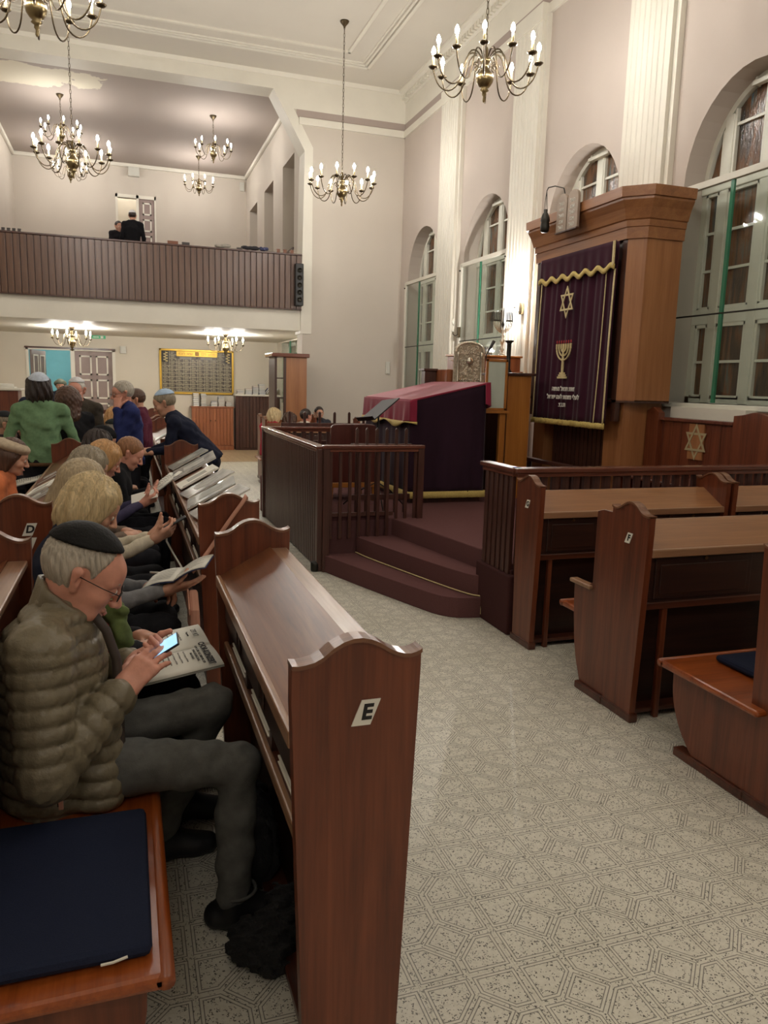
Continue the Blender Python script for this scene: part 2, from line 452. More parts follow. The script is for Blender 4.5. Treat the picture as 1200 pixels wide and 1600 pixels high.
# right wall with its round-headed windows
def wall_with_windows(mb, x, thick, ya, yb, za, zb, wins, n=18):
    ys = sorted(wins)
    prev = ya
    for xx in (x, x+thick):
        prev = ya
        for yc in ys:
            a, b = yc-WIN_H, yc+WIN_H
            mb.add([(xx, prev, za), (xx, a, za), (xx, a, zb), (xx, prev, zb)], [(0, 1, 2, 3)])
            mb.add([(xx, a, za), (xx, b, za), (xx, b, SILL), (xx, a, SILL)], [(0, 1, 2, 3)])
            pts = [(yc-WIN_H*math.cos(PI*k/n), SPRING+RISE*math.sin(PI*k/n)) for k in range(n+1)]
            for k in range(n):
                (y0, z0), (y1, z1) = pts[k], pts[k+1]
                mb.add([(xx, y0, z0), (xx, y1, z1), (xx, y1, zb), (xx, y0, zb)], [(0, 1, 2, 3)])
            prev = b
        mb.add([(xx, prev, za), (xx, yb, za), (xx, yb, zb), (xx, prev, zb)], [(0, 1, 2, 3)])
    for yc in ys:      # reveals
        out = [(yc-WIN_H, SILL)]+[(yc-WIN_H*math.cos(PI*k/n), SPRING+RISE*math.sin(PI*k/n)) for k in range(n+1)]+[(yc+WIN_H, SILL)]
        for k in range(len(out)):
            (y0, z0), (y1, z1) = out[k], out[(k+1) % len(out)]
            mb.add([(x, y0, z0), (x, y1, z1), (x+thick, y1, z1), (x+thick, y0, z0)], [(0, 1, 2, 3)])
mb = MB(); wall_with_windows(mb, XR, 0.42, YF, YE+0.6, -0.1, ZC+0.1, WIN_Y)
wall_right = struct(mb.build('wall_right', 'wall_pink', flip=False))
struct(MB().box(XL-0.3, XL, YF, YE+0.6, -0.1, ZC+0.1).build('wall_left', 'wall_paint'))
struct(MB().box(XL, XR, YF-0.3, YF, -0.1, ZC+0.1).build('wall_front', 'wall_paint'))
# end wall: the pier right of the gallery, the beam over its opening with cut corners
gc = (GX0+GX1)/2
def mir(x): return 2*gc-x
pr_ = [(3.16, -0.1), (XR+0.1, -0.1), (XR+0.1, ZC+0.1), (XL, ZC+0.1), (XL, -0.1), (mir(3.16), -0.1), (mir(3.22), 5.84), (mir(2.64), 6.82), (2.64, 6.82), (3.22, 5.84)]
wall_end = struct(MB().prism(pr_, 'y', YE, YE+0.44).build('wall_end', 'wall_paint'))
# white edge band round the opening
band = MB()
edge = [(3.15, 2.6), (3.205, 5.83), (2.63, 6.805), (mir(2.63), 6.805), (mir(3.205), 5.83), (mir(3.15), 2.6)]
outer = [(3.36, 2.6), (3.36, 5.90), (2.74, 6.97), (mir(2.74), 6.97), (mir(3.36), 5.90), (mir(3.36), 2.6)]
for k in range(5):
    a, b, c, d = edge[k], edge[k+1], outer[k+1], outer[k]
    vs = [(a[0], YE-0.012, a[1]), (b[0], YE-0.012, b[1]), (c[0], YE-0.012, c[1]), (d[0], YE-0.012, d[1])]
    vs += [(p[0], YE+0.447, p[2]) for p in vs]
    band.add(vs, [(0, 1, 2, 3), (7, 6, 5, 4), (0, 4, 5, 1), (1, 5, 6, 2), (2, 6, 7, 3), (3, 7, 4, 0)])
t1 = struct(band.build('trim_1', 'white_paint', smooth=False))
# ceiling with its moulded frames
ceil_ = struct(MB().box(XL, XR+0.1, YF, YE+0.2, ZC, ZC+0.2).build('ceiling', 'ceiling_paint'))
def frame_strip(x0, x1, y0, y1, w, h):
    mb = MB()
    for (a, b, c, d) in ((x0, x1, y0, y0+w), (x0, x1, y1-w, y1), (x0, x0+w, y0, y1), (x1-w, x1, y0, y1)):
        mb.box(a, b, c, d, ZC-h, ZC+0.01)
    return mb
for k, (ins, ww, h) in enumerate(((0.0, 0.05, 0.05), (0.07, 0.04, 0.035), (0.13, 0.03, 0.02), (0.46, 0.06, 0.03))):
    frame_strip(mir(4.14)+ins-0.55, 4.14-ins, -4.7+ins, 13.57-ins, ww, h).build('ceiling_moulding', 'white_paint', ceil_, bevel=0.008)
# crown moulding on the right and end walls, with a row of small blocks
crown = MB()
crown.prism([(XR, ZC-0.20), (XR-0.02, ZC-0.20), (XR-0.05, ZC-0.13), (XR-0.12, ZC-0.05), (XR-0.16, ZC-0.035), (XR-0.16, ZC), (XR, ZC)], 'y', YF, YE)
for k in range(150):
    y = YE-0.1-k*0.1
    crown.box(XR-0.10, XR-0.02, y-0.03, y+0.03, ZC-0.17, ZC-0.10)
struct(crown.build('trim_2', 'white_paint'))
cr2 = MB()
cr2.prism([(YE, ZC-0.06), (YE-0.02, ZC-0.06), (YE-0.06, ZC), (YE, ZC)], 'x', XL, XR)
struct(cr2.build('trim_3', 'white_paint'))
# bands under the ceiling: white field, tinted frieze, white string course (they break forward with the pilasters)
bd = MB()
bd.box(XR-0.035, XR+0.01, YF, YE, 6.27, 6.39); bd.box(3.10, XR, YE-0.035, YE+0.01, 6.27, 6.39)
struct(bd.build('trim_4', 'white_paint'))
fz = MB(); fz.box(XR-0.008, XR+0.01, YF, YE, 6.39, 6.52); fz.box(3.05, XR, YE-0.008, YE+0.01, 6.39, 6.52)
struct(fz.build('trim_16', 'wall_frieze'))
fld = MB()
fld.box(XR-0.006, XR+0.01, YF, YE, 6.52, ZC); fld.prism([(2.82, 6.52), (XR, 6.52), (XR, ZC), (XL, ZC), (XL, 6.52), (mir(2.82), 6.52), (mir(2.64), 6.82), (2.64, 6.82)], 'y', YE-0.006, YE+0.01)
fld.v = [p for p in fld.v]
struct(fld.build('trim_5', 'white_paint'))
# fluted pilasters
for n_, yc in enumerate((12.03, 9.50, 6.98, 4.45, 1.9)):
    pm = MB()
    w0 = 0.34
    pts = [(XR+0.01, yc-w0), (XR-0.10, yc-w0)]
    nf = 7
    for k in range(nf):
        a = yc-w0+0.035+k*(2*w0-0.07)/nf; b = a+(2*w0-0.07)/nf
        pts += [(XR-0.10, a+0.022), (XR-0.092, a+0.03), (XR-0.092, b-0.03), (XR-0.10, b-0.022)]
    pts += [(XR-0.10, yc+w0), (XR+0.01, yc+w0)]
    pm.prism(pts, 'z', 0.0, 6.20)
    pm.box(XR-0.115, XR+0.01, yc-w0-0.01, yc+w0+0.01, 6.20, 6.40)
    pm.box(XR-0.06, XR+0.01, yc-w0-0.06, yc+w0+0.06, 0.0, 6.27)
    struct(pm.build('trim_%d' % (6+n_), 'white_paint'))

# windows
def window(n_, yc):
    e = bpy.data.objects.new('window_%d' % n_, None); COL.objects.link(e); e.location = (XR+0.25, yc, SILL); struct(e)
    def bld(mb, name, mat, par=e, **k): return mb.shift((-XR-0.25, -yc, -SILL)).build(name, mat, par, **k)
    x0, x1 = XR+0.23, XR+0.31
    N = 20
    def arc(r0, rz, k): return (yc-r0*math.cos(PI*k/N), SPRING+rz*math.sin(PI*k/N))
    fr = MB()      # outer frame following the arch
    for k in range(N):
        a, b = arc(WIN_H, RISE, k), arc(WIN_H, RISE, k+1); c, d = arc(WIN_H-0.055, RISE-0.055, k+1), arc(WIN_H-0.055, RISE-0.055, k)
        fr.prism([a, b, c, d], 'x', x0, x1)
    for s in (-1, 1):
        ya, yb = sorted((yc+s*WIN_H, yc+s*(WIN_H-0.055))); fr.box(x0, x1, ya, yb, SILL, SPRING)
    fr.box(x0, x1, yc-WIN_H, yc+WIN_H, SILL, SILL+0.06)
    bld(fr, 'window_frame', 'window_white')
    bld(MB().box(x0-0.02, x1+0.01, yc-WIN_H, yc+WIN_H, 3.57, 3.70), 'transom', 'window_white', bevel=0.01)
    bld(MB().box(x0-0.005, x1+0.005, yc-WIN_H, yc+WIN_H, 2.35, 2.50), 'transom', 'window_white', bevel=0.01)
    for o in (-0.485, 0.0, 0.485):
        zt = SPRING+(RISE-0.05)*math.sqrt(max(0, 1-(o/(WIN_H-0.05))**2))
        bld(MB().box(x0-0.01, x1+0.005, yc+o-0.055, yc+o+0.055, SILL, zt), 'mullion', 'window_white', bevel=0.008)
    # panes with glazing bars
    cols = [(-0.715, -0.54), (-0.43, -0.055), (0.055, 0.43), (0.54, 0.715)]
    rows = [(1.66, 1.99), (2.00, 2.36), (2.50, 2.85), (2.86, 3.20), (3.21, 3.57)]
    for (a, b) in cols:
        for (c, d) in rows:
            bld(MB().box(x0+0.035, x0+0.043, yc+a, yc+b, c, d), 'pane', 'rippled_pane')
        for z in (1.995, 2.855, 3.205):
            bld(MB().box(x0+0.01, x0+0.05, yc+a, yc+b, z-0.012, z+0.012), 'glazing_bar', 'window_white')
        # sash rails
        sash = MB()
        for zz0, zz1 in ((1.64, 2.36), (2.48, 3.58)):
            for q in (a, b-0.03): sash.box(x0, x0+0.05, yc+q, yc+q+0.03, zz0, zz1)
            sash.box(x0, x0+0.05, yc+a, yc+b, zz0, zz0+0.04); sash.box(x0, x0+0.05, yc+a, yc+b, zz1-0.04, zz1)
        bld(sash, 'sash', 'window_white', bevel=0.004)
        # lunette panes cut by the arch
        def top(y): return SPRING+(RISE-0.07)*math.sqrt(max(0.0, 1-(y/(WIN_H-0.07))**2))
        yy = [a+(b-a)*k/6 for k in range(7)]
        for lo, hi in ((3.72, 4.12), (4.14, 9)):
            poly = [(yc+y, min(hi, max(lo, top(y)))) for y in yy if True]
            if max(p[1] for p in poly)-lo < 0.03: continue
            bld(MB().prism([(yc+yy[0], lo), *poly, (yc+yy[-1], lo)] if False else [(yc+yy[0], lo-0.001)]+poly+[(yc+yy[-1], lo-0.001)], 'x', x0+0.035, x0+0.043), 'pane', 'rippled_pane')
        if top(min(abs(a), abs(b))) > 4.15:
            bld(MB().box(x0+0.01, x0+0.05, yc+a, yc+b, 4.115, 4.14), 'glazing_bar', 'window_white')
        lst = MB()
        for q in (a, b-0.025):
            z1 = top(q+0.012)
            if z1 > 3.8: lst.box(x0, x0+0.05, yc+q, yc+q+0.025, 3.70, z1)
        if lst.v: bld(lst, 'sash', 'window_white')
    bld(MB().box(x0-0.06, x0, yc-0.20, yc+0.20, 4.37, 4.41).box(x0-0.03, x0+0.02, yc-0.2, yc-0.17, 4.37, 4.45).box(x0-0.03, x0+0.02, yc+0.17, yc+0.2, 4.37, 4.45), 'window_opener', 'window_white', bevel=0.004)
    bld(MB().box(XR-0.02, XR+0.36, yc-WIN_H-0.03, yc+WIN_H+0.03, SILL-0.05, SILL), 'window_sill', 'window_white', bevel=0.008)
    # secondary glazing: white side battens, clear sheets with green cut edges
    for s in (-1, 1):
        ya, yb = sorted((yc+s*(WIN_H+0.035), yc+s*(WIN_H-0.035)))
        bld(MB().box(XR-0.05, XR-0.005, ya, yb, SILL, 3.60), 'batten', 'white_paint', bevel=0.004)
    bld(MB().box(XR-0.05, XR-0.005, yc-WIN_H, yc+WIN_H, 3.55, 3.61), 'batten', 'white_paint', bevel=0.004)
    for a, b in ((-WIN_H+0.03, 0.085), (0.095, WIN_H-0.03)):
        for c, d in ((SILL+0.01, 2.405), (2.415, 3.56)):
            bld(MB().box(XR-0.026, XR-0.020, yc+a, yc+b, c, d), 'glass_sheet', 'glass_sheet')
    for c, d in ((SILL+0.01, 2.405), (2.415, 3.56)):
        bld(MB().box(XR-0.034, XR-0.012, yc+0.07, yc+0.108, c, d), 'green_glass_edge', 'green_edge')
    bld(MB().tube([(XR-0.03, yc-WIN_H, 2.41), (XR-0.03, yc+WIN_H, 2.41)], 0.008, 6), 'joint_rod', 'iron')
    for s in (-1, 1):
        bld(MB().tube([(XR-0.07, yc+s*WIN_H, 3.50), (XR-0.04, yc+s*WIN_H, 3.50)], 0.012, 8), 'fixing_stud', 'iron')
    return e
for n_, yc in enumerate(WIN_Y): window(n_+1, yc)
# night outside: nothing but the dark; close the openings with solid panes' own backs
struct(MB().box(XR+0.42, XR+0.5, YF, YE+0.6, -0.1, ZC).build('wall_outer', 'iron'))

# ------------------------------------------------------------------ gallery and the space below it
ZS = 2.65                                            # soffit of the balcony
struct(MB().box(-4.3, 5.13, YE+0.02, YGB, ZS, 3.04).build('floor_gallery', 'white_paint'))
struct(MB().box(-4.3, 5.3, YE+0.44, YGB+0.2, 7.02, 7.2).build('ceiling_gallery', 'gallery_ceiling'))
def wall_openings_x(x, thick, ya, yb, za, zb, ops, mat, name):
    mb = MB()
    prev = ya
    for (a, b, c, d) in ops:
        mb.box(x, x+thick, prev, a, za, zb); mb.box(x, x+thick, a, b, za, c); mb.box(x, x+thick, a, b, d, zb); prev = b
    mb.box(x, x+thick, prev, yb, za, zb)
    return struct(mb.build(name, mat))
ops = [(15.27, 16.42, 4.25, 6.04), (17.49, 18.64, 4.25, 6.04), (19.65, 20.85, 4.25, 6.04)]
wall_openings_x(GX1, 0.55, YE+0.44, YGB, 3.04, 7.05, ops, 'wall_paint', 'wall_gallery_right')
struct(MB().box(GX1+0.55, GX1+0.62, YE+0.44, YGB, 3.04, 7.05).build('wall_gallery_niche', 'wall_cream'))
sl = MB()
for a, b, c, d in ops: sl.box(GX1-0.02, GX1+0.5, a+0.02, b-0.02, 4.25, 4.30)
struct(sl.build('trim_12', 'dark_wood'))
struct(MB().box(GX0-0.3, GX0, YE+0.44, YGB, 3.04, 7.05).build('wall_gallery_left', 'wall_paint'))
dz0, dz1, dx0, dx1 = 4.1, 6.28, -0.10, 0.88
mb = MB()
mb.box(GX0, dx0, YGB, YGB+0.25, 3.04, 7.05); mb.box(dx1, GX1, YGB, YGB+0.25, 3.04, 7.05); mb.box(dx0, dx1, YGB, YGB+0.25, dz1, 7.05); mb.box(dx0, dx1, YGB, YGB+0.25, 3.04, dz0)
struct(mb.build('wall_gallery_back', 'wall_paint'))
struct(MB().box(dx0-1.0, dx1+1.0, YGB+1.3, YGB+1.4, 3.04, 7.05).box(dx0-1.1, dx0-1.0, YGB+0.25, YGB+1.3, 3.04, 7.05).box(dx1+1.0, dx1+1.1, YGB+0.25, YGB+1.3, 3.04, 7.05).build('wall_landing', 'wall_cream'))
struct(MB().box(dx0-1.1, dx1+1.1, YGB+0.25, YGB+1.4, 7.05, 7.15).build('ceiling_landing', 'ceiling_paint'))
# raised seating steps of the gallery
struct(MB().box(GX0, GX1, 16.2, YGB, 3.04, 3.5).box(GX0, GX1, 18.0, YGB, 3.5, 3.85).box(GX0, GX1, 19.8, YGB+1.3, 3.85, 4.1).build('floor_gallery_steps', 'carpet'))
# cove along the gallery ceiling
cv = MB()
cv.box(GX0, GX1, YGB-0.07, YGB, 6.93, 7.02); cv.box(GX1-0.07, GX1, YE+0.44, YGB, 6.93, 7.02); cv.box(GX0, GX0+0.07, YE+0.44, YGB, 6.93, 7.02)
struct(cv.build('trim_13', 'white_paint', bevel=0.015))

# under the balcony
bx0, bx1, bxm, bz = -2.12, -0.23, -1.11, 2.31
mb = MB()
mb.box(-4.3, bx0, YB, YB+0.25, -0.1, ZS+0.1); mb.box(bx1, 3.9, YB, YB+0.25, -0.1, ZS+0.1); mb.box(bx0, bx1, YB, YB+0.25, bz, ZS+0.1)
struct(mb.build('wall_back', 'wall_cream'))
struct(MB().box(-4.3, -4.2, YE+0.4, YB, -0.1, ZS).build('wall_back_left', 'wall_cream'))
wall_openings_x(3.64, 0.4, YE+0.4, YB+0.2, -0.1, ZS, [(16.75, 18.65, 1.2, 2.62)], 'wall_cream', 'wall_back_right')
# vestibule behind the doors: pale blue walls
struct(MB().box(-3.2, 0.6, 22.0, 22.1, -0.1, 2.8).box(-3.3, -3.2, YB+0.25, 22.0, -0.1, 2.8).box(0.6, 0.7, YB+0.25, 22.0, -0.1, 2.8).build('wall_vestibule', 'blue_paint'))
struct(MB().box(-3.3, 0.7, YB+0.25, 22.1, 2.6, 2.649).build('ceiling_vestibule', 'ceiling_paint'))
# window beside the tall cupboard
e = bpy.data.objects.new('window_7', None); COL.objects.link(e); e.location = (3.9, 17.7, 1.2); struct(e)
fm = MB()
for a, b, c, d in ((16.75, 18.65, 1.2, 1.28), (16.75, 18.65, 2.54, 2.62), (16.75, 16.85, 1.2, 2.62), (18.55, 18.65, 1.2, 2.62), (17.65, 17.75, 1.2, 2.62)): fm.box(3.78, 3.86, a, b, c, d)
fm.build('window_frame', 'window_white', e, world=True)
for a, b in ((16.86, 17.64), (17.76, 18.54)):
    MB().box(3.81, 3.82, a, b, 1.29, 2.53).build('pane', 'rippled_pane', e, world=True)
    MB().box(3.79, 3.83, a, b, 1.9, 1.93).build('glazing_bar', 'window_white', e, world=True)
MB().box(3.62, 3.628, 16.75, 18.65, 1.2, 2.62).build('glass_sheet', 'glass_sheet', e, world=True)
MB().box(3.60, 3.62, 17.55, 17.62, 1.2, 2.62).build('green_glass_edge', 'green_edge', e, world=True)
MB().tube([(3.61, 16.75, 2.33), (3.61, 18.65, 2.33)], 0.012, 6).build('joint_rod', 'green_edge', e, world=True)

struct(MB().box(-4.2, 3.64, 16.2, YB, -0.003, 0.004).build('floor_back', 'floor_tan'))
# doors
def panel_leaf(w, h, rows, cols, par, off=(0, 0, 0), swing=0.0):
    M4 = Matrix.Translation(off) @ Matrix.Rotation(swing, 4, 'Z')
    lf = MB().box(0, w, -0.02, 0.02, 0, h).xf(M4).build('door_leaf', 'door_mauve', par)
    pw = (w-0.12*(cols+1)*0.8)/cols; ph = (h-0.1*(rows+1))/rows
    for r in range(rows):
        for c in range(cols):
            x = 0.096+c*(pw+0.096); z = 0.1+r*(ph+0.1)
            fm = MB()
            for a, b, c2, d in ((x, x+pw, z, z+0.035), (x, x+pw, z+ph-0.035, z+ph), (x, x+0.035, z, z+ph), (x+pw-0.035, x+pw, z, z+ph)):
                fm.box(a, b, -0.032, -0.018, c2, d)
            fm.xf(M4).build('panel_moulding', 'white_paint', lf)
    MB().tube([(w-0.06, -0.02, 1.0), (w-0.06, -0.06, 1.0), (w-0.16, -0.06, 1.0)], 0.01, 6).xf(M4).build('door_handle', 'brass_dark', lf)
    return lf
d1 = bpy.data.objects.new('door_1', None); COL.objects.link(d1); d1.location = (bxm, YB+0.1, 0); struct(d1)
panel_leaf(bx1-bxm-0.06, bz-0.03, 4, 2, d1, (0.02, 0, 0))
fr = MB()
for a, b, c, d in ((bx0, bx0+0.05, 0, bz), (bx1-0.04, bx1+0.03, 0, bz), (bx0-0.02, bx1+0.03, bz-0.03, bz+0.03), (bxm-0.07, bxm+0.02, 0, bz)): fr.box(a, b, YB-0.02, YB+0.12, c, d)
fr.build('door_frame', 'white_paint', d1, world=True)
MB().box(bx0-0.02, bx1+0.03, YB-0.03, YB, bz+0.0, bz+0.04).build('door_head', 'dark_wood', d1, world=True)
panel_leaf(bxm-bx0-0.1, bz-0.03, 4, 2, d1, (bx0-bxm+0.08, 0.1, 0), math.radians(76))
d2 = bpy.data.objects.new('door_2', None); COL.objects.link(d2); d2.location = (dx0, YGB+0.1, dz0); struct(d2)
panel_leaf(0.40, dz1-dz0-0.06, 5, 1, d2, (0.56, -0.06, 0))
fr = MB()
for a, b, c, d in ((dx0, dx0+0.05, dz0, dz1), (dx1-0.04, dx1, dz0, dz1), (dx0, dx1, dz1-0.08, dz1), (0.40, 0.46, dz0, dz1)): fr.box(a, b, YGB-0.02, YGB+0.12, c, d)
fr.build('door_frame', 'white_paint', d2, world=True)
# baseboards
struct(MB().box(XR-0.03, XR, YE-2.6, YE, 0, 0.12).build('baseboard_right', 'white_paint'))
struct(MB().box(3.3, XR, YE-0.03, YE, 0, 0.12).build('baseboard_end', 'white_paint'))
# ------------------------------------------------------------------ chandeliers (their bulbs light the room)
bulb_me = None
def chandelier(name, label, loc, n_arms, R, drop, group, ball=0.085, bulb='bulb', rot=0.0, tiers=1, pan_up=0.11):
    """loc = centre of the brass ball; drop = distance from ball to ceiling"""
    t = thing(name, label, 'chandelier', loc, rot, group)
    s = R/0.50
    b = ball
    st = MB().lathe([(0.006, -b*2.5), (0.014, -b*2.3), (0.010, -b*1.9), (0.022, -b*1.7), (0.02, -b*1.45), (0.045, -b*1.25), (0.03, -b*1.05), (b*0.6, -b*0.85), (b*0.93, -b*0.4), (b, 0), (b*0.93, b*0.4), (b*0.55, b*0.85), (0.03, b*1.1), (0.028, b*1.5), (0.05, b*1.7), (0.05, b*2.0), (0.025, b*2.2), (0.02, b*3.2), (0.008, b*3.4)], 20)
    st.build('ball_stem', 'brass', t, smooth=True)
    # chain of links, canopy at the ceiling
    ch = MB(); z = b*3.4; L = 0.055; k = 0
    while z < drop-0.06:
        pts = [(0.011*math.cos(a) if k % 2 else 0, 0 if k % 2 else 0.011*math.cos(a), z+L/2+L*0.62*math.sin(a)) for a in [2*PI*i/8 for i in range(8)]]
        ch.tube(pts, 0.0035, 5, closed=True); z += L; k += 1
    if ch.v: ch.build('chain', 'brass_dark', t, smooth=True)
    MB().lathe([(0.012, drop-0.10), (0.02, drop-0.07), (0.03, drop-0.06), (0.065, drop-0.02), (0.07, drop), (0.0, drop)], 16).build('canopy', 'brass_dark', t, smooth=True)
    prof = []
    arm_pts = [(0.035, b*1.85), (0.07*s, b*1.85+0.06*s), (0.12*s, b*1.85+0.085*s), (0.175*s, b*1.85+0.06*s), (0.215*s, 0.10*s), (0.24*s, 0.0), (0.275*s, -0.065*s), (0.335*s, -0.10*s), (0.40*s, -0.085*s), (0.455*s, -0.03*s), (0.485*s, 0.04*s), (R, pan_up-0.005)]
    # smooth the control polygon
    pts = arm_pts
    for _ in range(2):
        q = [pts[0]]
        for a, c in zip(pts[:-1], pts[1:]): q += [(a[0]*0.75+c[0]*0.25, a[1]*0.75+c[1]*0.25), (a[0]*0.25+c[0]*0.75, a[1]*0.25+c[1]*0.75)]
        q.append(pts[-1]); pts = q
    pts = pts[::2]+[pts[-1]]
    arm_mb = MB().tube([(r, 0, z) for r, z in pts], 0.0075*max(0.8, s), 6)
    cr_ = [(0.10*s+0.03*s*math.cos(a), 0, b*1.2+0.03*s*math.sin(a)) for a in [PI*1.5*i/7 for i in range(8)]]
    arm_mb.tube(cr_, 0.005*s, 5)
    k = max(0.75, s)
    pan_mb = MB().lathe([(0.008, -0.012), (0.03*k, -0.004), (0.048*k, 0.012), (0.046*k, 0.014), (0.02*k, 0.004), (0.018*k, 0.02), (0.016*k, 0.03)], 14, (R, 0, pan_up))
    can_mb = MB().lathe([(0.0125*k, 0.02), (0.0125*k, 0.115*k)], 10, (R, 0, pan_up))
    bl_mb = MB().lathe([(0.009*k, 0), (0.016*k, 0.012), (0.0205*k, 0.03), (0.017*k, 0.05), (0.008*k, 0.07), (0.001, 0.08)], 8, (R, 0, pan_up+0.115*k))
    first = None
    for i in range(n_arms):
        a = 2*PI*i/n_arms
        if first is None:
            arm = arm_mb.build('arm', 'brass_dark', t, smooth=True)
            pan = pan_mb.build('drip_pan', 'brass_dark', arm, smooth=True)
            can = can_mb.build('candle', 'candle', arm, smooth=True)
            bl = bl_mb.build('bulb', bulb, arm, smooth=True)
            first = (arm, pan, can, bl)
        else:
            arm = first[0].copy(); COL.objects.link(arm)
            for c in first[1:]:
                d = c.copy(); COL.objects.link(d); d.parent = arm
        arm.rotation_euler = (0, 0, a)
    return t
ZB = 4.64
mat_emit('bulb_low', BULB_COL, BULB_STRENGTH*2.6)
gm = 'large twelve-armed chandeliers of the hall'
c0 = chandelier('chandelier', 'large brass chandelier hanging in the corner, before the plain end wall', (3.29, 12.1, ZB), 12, 0.50, ZC-ZB, gm, rot=0.1)
dup(c0, 'large brass chandelier hanging in front of the tall fluted pilasters', (3.36, 7.2, ZB-0.02), 0.05)
dup(c0, 'large brass chandelier hanging before the balcony, among the gallery lamps', (-0.60, 12.1, ZB), 0.22)
dup(c0, 'large brass chandelier hanging above the pews where the blonde women sit', (-0.60, 7.35, ZB+0.0), 0.05)
for x, y in ((3.36, 2.4), (-0.6, 2.4), (3.36, -2.4), (-0.6, -2.4)):
    dup(c0, 'large brass chandelier over the pews at the unseen end of the hall', (x, y, ZB), 0.1)
gg = 'small eight-armed chandeliers of the gallery'
g0 = chandelier('chandelier', 'small gallery chandelier on a long chain near the niche wall', (1.86, 16.95, 6.28), 8, 0.36, 0.74, gg, ball=0.07, pan_up=0.09)
dup(g0, 'small gallery chandelier under the peeled patch of ceiling', (-1.03, 16.9, 6.28), 0.2)
dup(g0, 'small gallery chandelier hanging before the gallery door wall, right of the door', (1.84, 20.0, 6.28), 0.3)
dup(g0, 'small gallery chandelier hanging before the gallery wall, left of the door', (-1.06, 20.0, 6.28), 0.1)
gl = 'short chandeliers under the balcony'
l0 = chandelier('chandelier', 'short chandelier under the balcony, above the memorial board', (2.02, 16.5, 2.36), 6, 0.36, ZS-2.36, gl, ball=0.07, pan_up=0.06, bulb='bulb_low')
dup(l0, 'short chandelier under the balcony, beside the green exit sign', (-0.97, 16.5, 2.36), 0.35)
# vestibule lamp, unseen and added to brighten the blue room; landing lamp
def globe_lamp(label, x, y, z, r=0.11):
    t = thing('ceiling_lamp', label, 'lamp', (x, y, z))
    MB().lathe([(0.06, -0.03), (0.06, 0)], 14).build('lamp_base', 'brass_dark', t, smooth=True)
    MB().ell((0, 0, -0.03-r*0.8), (r, r, r*0.85), 14, 8).build('lamp_globe', 'globe', t, smooth=True)
mat_emit('globe', (1, 0.95, 0.88), 26.0)
globe_lamp('unseen globe lamp added to brighten the blue vestibule', -1.6, 20.7, 2.6)
globe_lamp('opal globe lamp on the landing behind the gallery door', 0.2, 22.1, 7.05)
# wall sconces with candle bulbs
def sconce(label, x, y, z, lit):
    t = thing('wall_sconce', label, 'lamp', (x, y, z))
    MB().box(-0.02, 0.02, -0.035, 0.035, -0.08, 0.08).build('back_plate', 'brass_dark', t, bevel=0.005)
    MB().tube([(-0.01, 0, -0.03), (-0.06, 0, -0.06), (-0.10, 0, -0.03), (-0.10, 0, 0.0)], 0.007, 6).build('arm', 'brass_dark', t, smooth=True)
    MB().lathe([(0.012, 0), (0.032, 0.012), (0.014, 0.02), (0.014, 0.10)], 12, (-0.10, 0, 0)).build('candle', 'white_paint', t, smooth=True)
    MB().lathe([(0.012, 0.0), (0.022, 0.03), (0.026, 0.055), (0.016, 0.09), (0.002, 0.11)], 12, (-0.10, 0, 0.10)).build('bulb', 'bulb_bright' if lit else 'white_paint', t, smooth=True)
mat_emit('bulb_bright', BULB_COL, BULB_STRENGTH*9.0)
sconce('lit candle sconce glowing on the pilaster left of the ark', 5.01, 9.28, 2.74, True)
sconce('unlit candle sconce on the window edge behind the silver plaque', 5.07, 11.42, 2.55, False)
